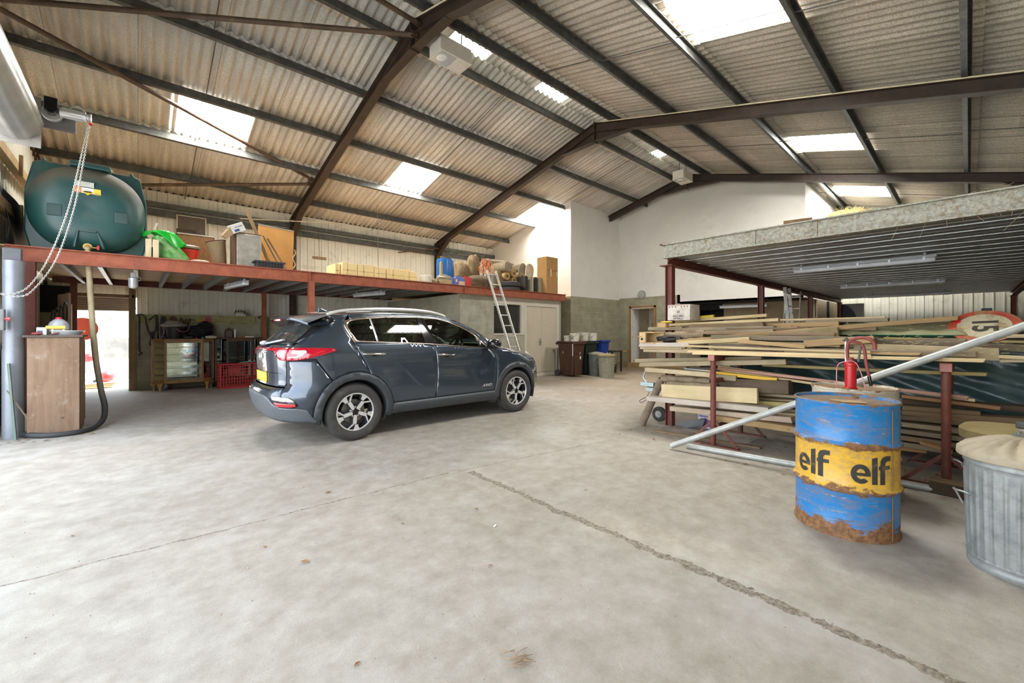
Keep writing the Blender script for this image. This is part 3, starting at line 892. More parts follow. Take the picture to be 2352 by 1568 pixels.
# doors
b0 = [(.06+ (1.11-.06)*i/6, 0) for i in range(7)]
rd = [(-.003,1.207),(.065,1.05),(.135,.92),(.185,.815)]+[p for p in arc(0, HZ, .478, 69, 12, 10)]+[(.50,.405),(1.105,.405),(1.12,.5),(1.137,.68),(1.137,.9),(1.115,1.1),(1.06,1.168)]+[(x, belt(x)) for x in (.9,.6,.3)]
sp(rd, 'rear_door', M['paint'])
fd = [(1.117,.405),(2.19,.405),(2.215,.5),(2.235,.7),(2.225,.88),(2.19,.97),(2.10,1.077),(1.95,1.088)]+[(x, belt(x)) for x in (1.7,1.4)]+[(1.072,1.166),(1.127,1.1),(1.149,.9),(1.149,.68),(1.132,.5)]
sp(fd, 'front_door', M['paint'])
# frame above the windows down to the base of the windscreen pillar
fr = [(x, zedge(x)) for x in (0,.25,.5,.75,1.0,1.3,1.5,1.7,1.9,2.1,2.3,2.42)]+[(2.3,1.085),(2.12,1.082),(2.03,1.16),(1.94,1.265),(1.78,1.345),(1.62,1.42),(1.45,1.482),(1.28,1.522),(.96,1.543),(.47,1.533),(.07,1.495),(0.0,1.478)]
sp(fr, 'roof_frame', M['paint'])
# front wing
zc_t = [(2.2,1.135),(2.45,1.12),(2.7,1.09),(2.95,1.045),(3.2,.975),(3.35,.91),(3.5,.83)]
def zhood(x): return smooth1(x, zc_t)
def zside(x): return zhood(x)-.13
fw = [(2.2,.405),(2.225,.5),(2.247,.7),(2.237,.88),(2.205,.97),(2.13,1.07),(2.3,1.08)]+[(x, min(1.06, zside(x)+.06) if x < 2.5 else zside(x)+.03) for x in (2.45,2.6,2.8,3.0,3.1)]+[(3.24,.80),(3.17,.66)]+arc(FXW, HZ, .47, 36, 174, 16)+[(2.2,.40)]
sp(fw, 'front_wing', M['paint'])
fb = [(3.25,.79),(3.3,.86),(3.42,.84),(3.5,.72),(3.52,.5),(3.47,.3),(3.3,.24),(3.12,.24)]+[p for p in arc(FXW, HZ, .455, -14, 36, 6)]+[(3.18,.66)]
sp(fb, 'front_bumper', M['paint'])
hl = [(2.98,.985),(3.1,.975),(3.24,.935),(3.36,.875),(3.40,.83),(3.33,.84),(3.2,.885),(3.06,.94)]
sp(hl, 'headlamp', M['clearlens'], .012)
# dark wheel-arch and sill cladding
def ring(cx, a0, a1): return arc(cx, HZ, .482, a0, a1, 26)+arc(cx, HZ, .392, a1, a0, 26)
for cx, a0, a1, ex in ((0, -14, 195, 0), (FXW, -14, 196, 0)):
    sp(ring(cx, a0, a1), 'arch_cladding', M['paint'] if False else M['arch'] if 'arch' in M else M.setdefault('arch', plain('arch_plastic', (.045,.05,.056), .45, .1, .08, 20, .04, dirt=(.07,.07,.067))), .014, .05, th=.03)
sill = [(.40,.27),(2.27,.255),(2.22,.405),(.475,.405)]
sp(sill, 'sill_cladding', M['arch'], .012, th=.03)
# rear bumper, tailgate, lamps
def rp(poly, nm, mat, off=0.0, step=.05, holes=(), th=.012, parent=None):
    """panel on the tail, polygon in (y, z)"""
    v2, tr = tri_poly(poly, holes, step)
    m = MB(); m.add([(rear_x(p[0], p[1])-off, p[0], p[1]) for p in v2], tr)
    o = finish(m, nm, mat, parent or car, th); fixn(o, -1, 0); return o
def wp(poly, nm, mat, off=0.0, step=.03, th=.012, parent=None, sides=(-1, 1)):
    """panel wrapped round the tail corner, polygon in (arc, z)"""
    v2, tr = tri_poly(poly, (), step); o = None
    for sg in sides:
        vs = []
        for p in v2:
            x, y = wrap(p[0], p[1]); x2, y2 = wrap(p[0]+.004, p[1]); d = V((y2-y, -(x2-x))); d.normalize()
            vs.append((x-d[0]*off if False else x-off*abs(d[0]), sg*(y+off*abs(d[1])), p[1]))
        m = MB(); m.add(vs, tr); o = finish(m, nm, mat, parent or car, th)
        t = sum((pp.normal[0]*-1+pp.normal[1]*sg)*pp.area for pp in o.data.polygons)
        if t < 0: o.data.flip_normals()
    return o
bs = [(-.46,1.0),(-.37,.87)]+[p for p in arc(0, HZ, .478, 126, 186, 8)]+[(-.47,.285),(-.6,.265),(seam_x(.3),.28)]+[(seam_x(z)+.0, z) for z in (.35,.42,.5,.58,.64,.68,.72,.8,.9,.995)]
sp(bs, 'rear_bumper', M['paint'])
rp([(-YS,.30),(YS,.30),(YS,.685),(-YS,.685)], 'rear_bumper', M['paint'])
low = [(t, .545-.12*abs(t+.55)**2*0+0) for t in (-.70,)]
wp([(-.70,.30),(-.3,.30),(0,.285),(.28,.275),(.30,.30),(.29,.44),(.2,.458),(-.02,.468),(-.12,.51),(-.18,.56),(-.3,.59),(-.5,.602),(-.70,.605)], 'bumper_skid', plain('skid_plastic', (.10,.112,.125), .42, .1, .08, 10, .04, dirt=(.16,.16,.16)), .016, th=.02)
wp([(-.13,.60),(.12,.585),(.165,.56),(.19,.535),(-.10,.555)], 'reversing_lamp', M['clearlens'], .018, .02)
wp([(-.14,.56),(.18,.535),(.2,.52),(.21,.49),(.17,.47),(-.02,.475),(-.1,.5)], 'lamp_surround', M['gloss_black'], .012, .02)
wp([(-.085,.525),(.185,.512),(.195,.49),(.14,.48),(-.03,.483)], 'reflector', M['redbright'], .022, .02)
# tailgate skin and its glass
tg = [(-.69,.70),(.69,.70),(.692,1.0),(.692,1.155),(.66,1.2),(.5,1.185),(0,1.165),(-.5,1.185),(-.66,1.2),(-.692,1.155),(-.692,1.0)]
tgo = rp(tg, 'tailgate', M['paint'])
gl = [(-.64,1.215),(-.45,1.196),(0,1.178),(.45,1.196),(.64,1.215),(.625,1.32),(.57,1.43),(.48,1.475),(0,1.49),(-.48,1.475),(-.57,1.43),(-.625,1.32)]
rp([(-.69,1.205),(-.45,1.188),(0,1.17),(.45,1.188),(.69,1.205),(.695,1.3),(.692,1.4),(.685,1.5),(0,1.52),(-.685,1.5),(-.692,1.4),(-.695,1.3)], 'tailgate_glass_surround', M['gloss_black'], 0, holes=(gl,), parent=tgo)
rp(gl, 'rear_window', glassy('rear_window_glass', (.10,.13,.12), .10, .03, .10), .004, th=0, parent=tgo)
rp([(-.26,.725),(.26,.725),(.26,.84),(-.26,.84)], 'number_plate', plain('yellow_plate', (.78,.60,.06), .35, 0, .04), .014, parent=tgo)
rp([(-.63,.845),(.63,.845),(.63,.853),(-.63,.853)], 'crease_shade_line', M['gloss_black'], .003, th=0, parent=tgo)  # thin black strip, the crease's shade put in as colour
m = MB(); m.bar((-.79, -.10, 1.185), (-.70, -.52, 1.235), .03, .02); m.ell((-.80, -.02, 1.19), (.05,.09,.03)); m.build('rear_wiper', plain('wiper_grey', (.33,.35,.38), .5), tgo, smooth=60)
o = text = None
vs, fs = text_mesh('KIA', .075, .0015, .002)
Rb = Matrix(((0,0,-1),(-1,0,0),(0,1,0)))
m = MB(); m.add([V((-.836, 0, 1.03)) + Rb @ V((p[0]*1.25, p[1], p[2])) for p in vs], fs)
m.tube([(-.838, .085*cos(a), 1.03+.042*sin(a)) for a in [2*pi*i/28 for i in range(28)]], .004, 6, True); m.build('badge', M['satin'], tgo)
lo = [(.004,1.147),(.12,1.147),(.30,1.145),(.47,1.137),(.535,1.118),(.52,1.098),(.40,1.062),(.25,1.022),(.12,1.003),(.004,1.0)]
wp(lo, 'tail_lamp', M['redlens'], .012)
wp([(.06,1.118),(.2,1.12),(.225,1.1),(.2,1.055),(.15,1.035),(.02,1.03),(.02,1.045),(.13,1.05),(.15,1.075),(.06,1.078)], 'brake_light', M['clearlens'], .016, .02)
wp([(.24,1.045),(.40,1.105),(.42,1.12),(.36,1.105),(.22,1.03)], 'tail_light_strip', M['redbright'], .016, .02)
wp([(-.004,1.147),(-.2,1.147),(-.70,1.135),(-.70,1.115),(-.22,1.108),(-.17,1.05),(-.09,1.003),(-.004,1.0)], 'tailgate_lamp', M['redlens'], .012)
wp([(-.10,1.105),(-.02,1.11),(-.02,1.035),(-.08,1.035),(-.10,1.06)], 'brake_light', M['clearlens'], .016, .02)
# roof, spoiler, windscreen, bonnet, nose
def roof(u, w):
    x = -.30+u*1.82; ze = zedge(x); we = side_y(x, ze)+.003; y = we*(2*w-1)
    zc = lerp1(x, [(-.3,1.565),(0,1.592),(.5,1.617),(1.0,1.617),(1.3,1.6),(1.55,1.562)])
    xx = x + (.12 if x > 1.0 else 0)*((x-1.0)/.52 if x > 1.0 else 0)*(1-(2*w-1)**2)
    return (xx, y, ze+(zc-ze)*(1-abs(2*w-1)**2.2))
m = MB(); m.grid(roof, 30, 21); finish(m, 'roof', M['paint'], car, .015)
def ws(u, w):
    v = u; x = 1.52+.88*v; z = zedge(x); we = side_y(x, z)-.02; k = 2*w-1
    return (x+.12*(1-k*k), we*k, z+.012+.02*(1-k*k)*(1-v))
m = MB(); m.grid(ws, 16, 15); finish(m, 'windscreen', M['glass_front'], car, 0)
def hood(u, w):
    k = 2*w-1; L = 1.06-.36*abs(k)**3.2; x = 2.36+L*u; hw = .895-.10*max(0, u-.5)**1.5
    zc = zhood(x)
    return (x+(.06*(1-k*k) if u < .05 else 0), hw*k, zc-.14*abs(k)**4.5-.02*k*k)
m = MB(); m.grid(hood, 26, 25); finish(m, 'bonnet', M['paint'], car, .012)
v2, tr = tri_poly([(-.80,.30),(.80,.30),(.80,.80),(.6,.86),(-.6,.86),(-.80,.80)], (), .07)
m = MB(); m.add([(front_x(p[0], p[1]), p[0], p[1]) for p in v2], tr); finish(m, 'front_grille', M['trimblack'], car, .01)
def spo(u, w):
    k = 2*w-1; a = abs(k)
    xr, zr = -.27+.01*a, 1.575-.052*a**2.2; xt, zt = -.655+.17*a**5, 1.500-.075*a**5
    xb, zb = max(xt+.03, rear_x(.69*k, 1.49-.06*a**4)-.01), 1.49-.06*a**4
    prof = [(xr, zr+.006), (xr*.6+xt*.4, zr*.55+zt*.45+.014), (xt, zt+.008), (xt-.004, zt-.008), (xt+.02, zt-.026), (xb, zb-.01), (xr+.02, zr-.05)]
    i = min(6, int(round(u*6))); return (prof[i][0], .70*k, prof[i][1])
m = MB(); m.grid(spo, 7, 25); o = m.build('roof_spoiler', M['paint'], car, smooth=45)
m = MB(); m.box((-.645, 0, 1.478), (.02, .30, .02)); m.build('high_brake_light', M['redbright'], o)
def fin(u, w):
    return (-.15+.16*u, .022*(1-u)*(2*w-1)*1.0*0+ (.018*(2*w-1)), 1.59)
m = MB(); m.prism([(-.16,1.59),(.02,1.598),(-.05,1.618),(-.12,1.648),(-.155,1.655)], (0,-.014,0), (1,0,0), (0,0,1), (0,.028,0)); m.build('shark_fin_aerial', M['paint'], car, bevel=.008)
for sg in (-1, 1):
    pts = spline([(-.25,.625*sg,1.535),(-.12,.63*sg,1.582),(.1,.635*sg,1.612),(.5,.64*sg,1.632),(.9,.64*sg,1.634),(1.2,.635*sg,1.615),(1.38,.63*sg,1.58),(1.46,.625*sg,1.55)], 5)
    m = MB(); m.tube(pts, .021, 8); o = m.build('roof_rail', M['satin'], car, smooth=60)
# side glazing
sp([(-.005,1.46),(-.045,1.40),(-.02,1.33),(.045,1.222),(.285,1.206),(.245,1.500),(.08,1.483)], 'quarter_glass', M['glass_rear'], -.006, th=0)
sp([(.27,1.503),(.31,1.205),(.985,1.173),(.93,1.532),(.6,1.526)], 'rear_door_glass', M['glass_rear'], -.006, th=0)
sp([(1.04,1.53),(1.16,1.163),(1.93,1.093),(1.86,1.28),(1.62,1.402),(1.40,1.482),(1.25,1.512)], 'front_door_glass', M['glass_front'], -.006, th=0)
sp([(.93,1.536),(.985,1.17),(1.165,1.162),(1.04,1.534)], 'pillar_trim', M['gloss_black'], 0, th=.01)
sp([(.248,1.503),(.288,1.204),(.312,1.203),(.268,1.506)], 'window_divider', M['satin'], .002, th=.01)
sp([(1.93,1.09),(2.10,1.08),(2.03,1.15),(1.93,1.26),(1.865,1.28)], 'mirror_sail', M['gloss_black'], 0, th=.01)
dlo_o = [(-.012,1.208),(-.075,1.355),(-.092,1.415),(-.07,1.468),(-.02,1.485),(.07,1.500),(.47,1.537),(.96,1.547),(1.28,1.527),(1.45,1.487),(1.63,1.423),(1.79,1.348),(1.92,1.272),(2.05,1.13),(2.10,1.075),(1.93,1.079),(1.0,1.158),(.3,1.192)]
dlo_i = [(.045,1.222),(-.02,1.33),(-.047,1.40),(-.03,1.447),(0,1.463),(.08,1.484),(.47,1.519),(.96,1.531),(1.27,1.512),(1.42,1.476),(1.61,1.406),(1.77,1.333),(1.89,1.258),(2.02,1.12),(2.06,1.083),(1.93,1.09),(1.0,1.171),(.3,1.206)]
sp(dlo_o, 'window_chrome', M['chrome_rose'] if 'chrome_rose' in M else M.setdefault('chrome_rose', NT('warm_chrome').set((.62,.52,.44), .2, 1.0).m), .006, .03, holes=(dlo_i,), th=.01)
# handles, mirrors, badge
for sg in (-1, 1):
    for x0, z0, par in ((.09, 1.055, 'rear'), (1.15, 1.007, 'front')):
        yy = side_y(x0+.14, z0)*sg
        m = MB(); m.tube(spline([(x0, yy+sg*.006, z0), (x0+.05, yy+sg*.032, z0), (x0+.15, yy+sg*.038, z0-.004), (x0+.24, yy+sg*.03, z0-.010), (x0+.285, yy+sg*.004, z0-.012)], 5), .013, 8)
        m.build('door_handle', M['chrome'], car, smooth=60)
        m = MB(); m.ell((x0+.15, yy-sg*.01, z0-.02), (.075, .018, .035), 16, 8); m.build('handle_recess', M['gloss_black'], car, smooth=60)
    m = MB(); m.ell((2.09, sg*1.03, 1.14), (.10, .11, .075), 20, 12, p=.75); m.bar((2.07, sg*.88, 1.09), (2.08, sg*.98, 1.10), .05, .03)
    o = m.build('door_mirror', M['gloss_black'], car, smooth=60)
    m = MB(); m.tube(spline([(1.99, sg*1.13, 1.14), (2.06, sg*1.142, 1.105), (2.14, sg*1.12, 1.085), (2.18, sg*1.05, 1.075)], 6), .006, 6); m.build('mirror_trim', M['chrome'], o, smooth=60)
vs, fs = text_mesh('AWD', .055, .0012, .001, shear=.35)
m = MB(); m.add([V((2.03+p[0]*1.35, -side_y(2.05, .505)-.006-p[2], .505+p[1])) for p in vs], fs); m.build('badge', M['satin'], car)
# underbody, and a dark inner shell added to block light through the panel gaps
def inner(x, z): return max(.05, side_y(x, z)-.035)
for sg in (-1, 1):
    m = MB(); xs = [-.72+i*.1 for i in range(42)]
    poly = [(-.70,.66),(-.70,1.12),(-.5,1.19),(-.05,1.16),(.3,1.16),(1.0,1.13),(1.95,1.05),(2.35,1.05),(2.9,.95),(3.3,.75),(3.3,.4)]+arc(FXW, HZ, .43, 5, 175, 12)+[(2.2,.33),(.45,.33)]+arc(0, HZ, .43, 5, 175, 12)+[(-.45,.40)]
    v2, tr = tri_poly(poly, (), .12)
    m.add([(p[0], sg*inner(p[0], p[1]), p[1]) for p in v2], tr); m.build('gap_light_stop', M['gloss_black'] if False else M['cabin'], car, smooth=60)
m = MB(); m.bx(.42,2.24,-.86,.86,.26,.34); m.bx(-.62,-.40,-.6,.6,.30,.42); m.bx(-.70,3.3,-.52,.52,.30,.45); m.build('floor_pan', M['trimblack'], car)
for cx in (0, FXW):
    for sg in (-1, 1):
        m = MB()
        def well(u, w, cx=cx, sg=sg):
            a = radians(-20+220*u); return (cx+.40*cos(a), sg*(.915-.40*w), HZ+.40*sin(a))
        m.grid(well, 22, 3); m.build('wheel_well', M['cabin'], car, smooth=60)
        m = MB(); m.bx(cx+.36 if cx == 0 else cx-.42, cx+.41 if cx == 0 else cx-.37, sg*.72-.1, sg*.72+.1, .19, .4)
        m.build('mud_flap', M['trimblack'], car, bevel=.008)
# cabin
def seat(x, y, nm='seat'):
    m = MB(); Rr = Matrix.Rotation(radians(-14), 3, 'Y')
    m.box((x, y, .95), (.13, .46, .62), Rr); m.box((x+.28, y, .64), (.52, .48, .16))
    m.box((x-.12, y, 1.34), (.09, .27, .19), Rr); m.cyl((x-.10, y-.06, 1.2), (x-.115, y-.06, 1.3), .008); m.cyl((x-.10, y+.06, 1.2), (x-.115, y+.06, 1.3), .008)
    m.build(nm, M['cabin'], car, bevel=.045, bseg=3, smooth=60)
for y in (-.38, .38): seat(1.35, y); seat(.38, y)
m = MB(); m.bx(1.95, 2.35, -.8, .8, .75, 1.08); m.build('dashboard', M['cabin'], car, bevel=.06, bseg=3)
m = MB(); Rw = Matrix.Rotation(radians(-65), 3, 'Y')
m.tube([V((1.80, -.38, 1.06)) + Rw @ V((.185*cos(a), .185*sin(a), 0)) for a in [2*pi*i/32 for i in range(32)]], .016, 8, True)
m.bar(V((1.80,-.38,1.06)) + Rw @ V((-.18,0,0)), V((1.80,-.38,1.06)) + Rw @ V((.18,0,0)), .05, .03); m.bar(V((1.80,-.56,1.06)), V((1.80,-.2,1.06)), .03, .04); m.cyl((1.8,-.38,1.06), (2.05,-.38,.98), .03)
m.build('steering_wheel', M['gloss_black'], car, smooth=60)
m = MB(); m.box((1.98, 0, 1.42), (.03, .25, .07)); m.build('interior_mirror', M['cabin'], car, bevel=.01)
# wheels
def wheel(nm):
    w = bpy.data.objects.new(nm, None); COL.objects.link(w); w.parent = car
    return w
def wheel_parts(cx, sg):
    yo = .918; R90 = Matrix.Rotation(radians(90), 3, 'X')   # lathe axis z -> -y
    def P(r, a, d): return (cx+r*cos(a), sg*(yo-d), HZ-.003+r*sin(a))
    def lat(prof, n, flat=False):
        m = MB(); k = len(prof)
        vs = [P(r, 2*pi*i/n, d) for (r, d) in prof for i in range(n)]
        if flat: vs = [(x, y, max(z, .002)) for x, y, z in vs]
        m.add(vs, [(j*n+i, j*n+(i+1) % n, (j+1)*n+(i+1) % n, (j+1)*n+i) for j in range(k-1) for i in range(n)])
        return m
    tyre = [(.228,.02),(.24,.008),(.27,-.004),(.305,-.004),(.33,.008),(.345,.025),(.352,.05)]
    for g in (.075,.115,.155): tyre += [(.354,g-.007),(.347,g-.005),(.347,g+.005),(.354,g+.007)]
    tyre += [(.352,.18),(.345,.2),(.32,.222),(.27,.225),(.228,.2)]
    t = lat(tyre, 72, True).build('wheel', M['rubber'], car, smooth=35)
    # alloy
    b = lat([(.226,.022),(.226,.19)], 48); b.build('rim_barrel', M['cabin'], t, smooth=60)
    l = lat([(.232,.014),(.228,.006),(.219,.006),(.213,.02)], 64); l.build('rim_lip', M['satin'], t, smooth=60)
    dsk = lat([(.04,.10),(.145,.10),(.145,.115)], 40); dsk.build('brake_disc', plain('brake_steel', (.25,.24,.22), .4, .8), t, smooth=40)
    s = MB(); dk = MB()
    def slab(m, poly, d0, d1):
        n = len(poly); a = [(cx+x, sg*(yo-d0), HZ-.003+z) for x, z in poly]; c = [(cx+x*1.0, sg*(yo-d1), HZ-.003+z) for x, z in poly]
        m.add(a+c, [tuple(range(n)), tuple(range(2*n-1, n-1, -1))]+[(i, (i+1) % n, n+(i+1) % n, n+i) for i in range(n)])
    def rot(poly, a): return [(x*cos(a)-z*sin(a), x*sin(a)+z*cos(a)) for x, z in poly]
    for kx in range(5):
        a = radians(-90+72*kx)
        arm = [(.038,-.016),(.075,-.026),(.142,-.03),(.150,.012),(.06,.018),(.038,.014)]
        thin = [(.142,-.03),(.150,-.012),(.205,-.088),(.196,-.100)]
        wedge = [(.156,-.005),(.158,.033),(.186,.036),(.216,.056),(.221,-.028),(.19,-.012)]
        if sg > 0: arm, thin, wedge = [[(x, -z) for x, z in q] for q in (arm, thin, wedge)]
        for q in (arm, thin, wedge): slab(s, rot(q, a), .014, .05)
        for q in (arm, thin, wedge): slab(dk, [(x*1.0, z*1.0) for x, z in rot([(x, z*1.12) for x, z in q], a)], .022, .075)
    s.build('rim_spokes', M['satin'], t); dk.build('rim_spoke_sides', M['arch'], t)
    h = lat([(0.001,.012),(.03,.012),(.034,.02),(.05,.03),(.06,.06)], 24); h.build('hub_cap', M['gloss_black'], t, smooth=50)
    vs, fs = text_mesh('KIA', .018, .0004, .0005)
    m = MB(); ra = radians(-88)
    m.add([(cx+p[0]*1.2*cos(ra)-p[1]*sin(ra), sg*(yo-.0105), HZ-.003+p[0]*1.2*sin(ra)+p[1]*cos(ra)) for p in vs], fs); m.build('hub_badge', M['satin'], t)
    for kx in range(5):
        a = radians(-54+72*kx); m = MB(); c = P(.057, a, .02); m.cyl((c[0], sg*(yo-.022), c[2]), (c[0], sg*(yo-.05), c[2]), .0105, n=8); m.cyl((c[0], sg*(yo-.018), c[2]), (c[0], sg*(yo-.023), c[2]), .006, n=8); m.build('wheel_nut', M['satin'], t)
for cx in (0, FXW):
    for sg in (-1, 1): wheel_parts(cx, sg)
# ================================================================ left storage platform
FZ = 2.5
plat = thing('storage_platform', 'long storage platform on red-brown steel beams above the glazed cabinets', 'platform', (2.47, 8.5, 0))
def part(nm, mat, par, fn, **k):
    m = MB(); fn(m)
    inv = V(par.location) if par.parent is None else V((0,0,0))
    m.v = [tuple(V(p)-inv) for p in m.v]
    return m.build(nm, mat, par, **k)
part('front_beam', M['redox'], plat, lambda m: m.ibeam((-1.3, 8.5, 2.39), (9.95, 8.5, 2.39), .205, .11, .014, .01))
part('back_beam', M['redox_dark'], plat, lambda m: m.ibeam((-1.3, 12.55, 2.43), (6.1, 12.55, 2.43), .16, .10, .012, .01))
for x, y, z in ((-1.08, 8.5, 2.29), (2.47, 8.5, 2.29), (-1.0, 12.55, 2.35), (2.48, 12.55, 2.35)):
    part('post', M['redox_dark'] if x < 0 else M['redox'], plat, lambda m: (m.ibeam((x, y, 0), (x, y, z), .1, .1, .01, .008, up=(0,1,0)), m.bx(x-.08, x+.08, y-.08, y+.08, 0, .012)), bevel=0)
for i in range(17):
    x = -.87+.4075*i
    if x > 6.0: break
    part('joist', M['galv'], plat, lambda m: m.cplate((x, 8.55, 2.40), (x, 12.5, 2.43), .15, .055, .004, (0,0,1), .015))
part('deck', M['ply'], plat, lambda m: (m.bx(-1.4, 6.1, 8.52, 13.2, 2.478, 2.497), m.bx(6.1, 9.95, 8.62, 9.06, 2.44, 2.497), m.bx(6.1, 10.88, 9.06, 13.2, 2.44, 2.497)))
for i in range(17):
    x = -.87+.4075*i
    if x > 6.0: break
    for z in (2.42, 2.37): part('bolt', M['redox'], plat, lambda m: m.cyl((x, 8.50-.004, z), (x, 8.486, z), .012, n=6))
part('beam_stiffener', M['redox'], plat, lambda m: (m.bx(2.435, 2.45, 8.445, 8.55, 2.3, 2.48), m.bx(6.06, 6.075, 8.445, 8.55, 2.3, 2.48), m.bx(2.43, 2.51, 8.44, 8.56, 2.275, 2.288)))

def batten(lab, p0, p1, z, grp):
    """weatherproof tube light: grey tray, diffuser, clips, hung under a deck"""
    a = atan2(p1[1]-p0[1], p1[0]-p0[0]); L = sqrt((p1[0]-p0[0])**2+(p1[1]-p0[1])**2)
    t = thing('strip_light', lab, 'strip light', (p0[0], p0[1], z), a, grp)
    m = MB(); m.bx(0, L, -.05, .05, 0, .035); m.bx(.1, .13, -.02, .02, .03, .075); m.bx(L-.13, L-.1, -.02, .02, .03, .075); m.build('tray', plain('light_grey_tray', (.42,.43,.44), .5), t, bevel=.01)
    m = MB(); m.bx(.01, L-.01, -.052, .052, -.06, .002); m.build('diffuser', plain('milky_diffuser', (.68,.68,.70), .25), t, bevel=.022, bseg=3)
    for i in range(5):
        x = .12+(L-.24)*i/4
        for s in (-1, 1):
            m = MB(); m.bx(x-.012, x+.012, s*.05-.004, s*.05+.004, -.018, .016); m.build('clip', M['galv'], t)
batten('strip light under the left platform, between the round-glazed lamp and the steel post', (1.35, 10.25), (1.5, 9.05), 2.27, 'strip lights under the left platform')
batten('strip light under the left platform, over the roof of the car', (4.08, 10.5), (4.32, 9.3), 2.27, 'strip lights under the left platform')

# galvanised bulkhead lantern hanging from the platform
t = thing('bulkhead_lamp', 'ribbed silver jar-shaped lamp hanging under the platform beside the doorway', 'lamp', (-.06, 8.9, 2.28))
m = MB(); m.bx(-.03, .03, -.03, .03, -.08, .0); m.build('bracket', M['galv'], t, bevel=.004)
m = MB(); m.lathe([(.0,-.25),(.04,-.245),(.055,-.22),(.058,-.13),(.062,-.12),(.062,-.09),(.03,-.075),(0,-.075)], 24, rib=lambda a, r, z: r*(1+.04*cos(12*a)) if z < -.13 else r); m.build('glass_jar', plain('silvery_glass', (.62,.63,.64), .25, .3), t, smooth=40)
m = MB(); m.tube([(.06+.03*cos(a), 0, -.10+.03*sin(a)) for a in [i*.5 for i in range(13)]], .004, 6); m.build('ring', M['galv'], t)

# ------------------------------------------------ oil tank
M['tank'] = NT('tank_green')
def m_tank():
    t = M['tank']; v = t.mapped(); sp_ = t.sep(v)
    n = t.noise(v, 3, 6, .65)
    c = t.ramp(n, [(.3, (.012,.055,.055)), (.7, (.02,.085,.08))])
    # dust settled on the upward-facing half
    g = t.n('ShaderNodeNewGeometry'); nz = t.sep(g.outputs['Normal'])[2]
    d = t.math('ADD', t.math('MULTIPLY_ADD', nz, 1.1, .0), t.math('MULTIPLY', t.math('SUBTRACT', n, .5), .7))
    c = t.mix(t.ramp(d, [(.08, 0.0), (.45, .85)]), c, (.115,.10,.075))
    t.set(c, t.ramp(d, [(.1, .38), (.4, .8)]))
    return t.m
m_tank()
tk = thing('oil_tank', 'dark green plastic heating oil tank with oval front on the storage platform', 'oil tank', (-.55, 9.35, FZ))
m = MB(); A, B = .635, .64
def sup(a, ax, bz, n=2.25): return (ax*abs(cos(a))**(2/n)*(1 if cos(a) >= 0 else -1), bz*abs(sin(a))**(2/n)*(1 if sin(a) >= 0 else -1))
prof = [(-.64,.0),(-.66,.35),(-.655,.62),(-.61,.82),(-.52,.93),(-.45,1.0),(-.40,1.0),(-.33,1.0)]
def tf(u, w):
    a = 2*pi*u; d, k = prof[int(round(w*(len(prof)-1)))]
    x, z = sup(a, A*k, B*k); return (x, d, z+.665)
m.grid(tf, 64, len(prof), True)
nb = 64*(len(prof)-1)
m.f.append(tuple(range(0, 64)));m.m.append(0)
m.build('front_shell', M['tank'].m, tk, smooth=50, subs=1)
m = MB()
outer = [(-.60,.02),(.60,.02),(.66,.30),(.655,.9),(.575,1.30),(.50,1.335),(.47,1.40),(.44,1.335),(-.44,1.335),(-.47,1.40),(-.50,1.335),(-.575,1.30),(-.655,.9),(-.66,.30)]
m.prism([p for p in outer], (0,-.335,0), (1,0,0), (0,0,1), (0,.06,0)); m.prism([(x*.99, z*.985+.01) for x, z in outer if abs(x) < .49 and z > 1.35 or True and z < 1.36], (0,-.275,0), (1,0,0), (0,0,1), (0,.9,0))
m.build('bund_body', M['tank'].m, tk, bevel=.02)
m = MB(); m.bx(-.2,.24,-.56,-.30,1.28,1.36); m.build('top_ledge', M['tank'].m, tk, bevel=.02)
m = MB(); m.lathe([(.0,1.44),(.12,1.44),(.14,1.42),(.14,1.36),(.15,1.35)], 24, (.12,-.05,0)); m.cyl((.05,.0,1.4), (.05,.0,1.5), .006); m.build('filler_cap', plain('tank_cap', (.02,.05,.045), .5), tk, smooth=40)
for x in (-.33, .36):
    m = MB(); m.bx(x-.075, x+.075, -.665, -.64, .49, .66); o = m.build('recess', plain('tank_recess', (.035,.075,.07), .6), tk, bevel=.025)
m = MB()
for p in (((-.14,.05),(-.10,.30)),((-.10,.30),(.10,.30)),((.10,.30),(.17,.05))): m.bar((p[0][0],-.645,p[0][1]+.02),(p[1][0],-.665,p[1][1]+.02), .03,.03)
m.build('outlet_recess', M['tank'].m, tk, bevel=.012)
m = MB(); m.box((-.03,-.668,1.0), (.19,.006,.075), Matrix.Rotation(radians(8), 3, 'X')); m.build('printed_label', plain('grubby_label', (.55,.54,.5), .6), tk)
Rl = Matrix.Rotation(radians(14), 3, 'X')
wl = []
for x, w_, c, nm in ((-.10,.075,(.85,.22,.10),'orange_label'),(.0,.125,(.78,.76,.72),'white_label'),(.10,.075,(.85,.60,.05),'yellow_label')):
    m = MB(); m.box((x,-.658,.895), (w_,.006,.115), Rl); wl.append(m.build(nm, plain('lab'+nm, c, .5, 0, .03), tk))
m = MB(); m.prism([(0,-.055),(.062,0),(0,.055),(-.062,0)], (.0,-.664,.895), (1,0,0), (0,.24,.97), (0,-.002,0)); m.build('hazard_diamond', plain('diamond_yellow', (.75,.52,.03), .5), wl[1])
m = MB()
for s in (-1,1): m.bar((-.03,-.667,.895-.03*s),(.03,-.667,.895+.0*s+.01), .008,.002)
m.prism([(-.04,-.008),(.04,-.008),(.04,.008),(-.04,.008)], (.0,-.667,.895), (1,0,0), (0,.24,.97), (0,-.001,0)); m.build('hazard_mark', M['gloss_black'], wl[1])
m = MB()
for i in range(5): m.box((.10,-.663,.935-.018*i), (.055,.002,.004)); 
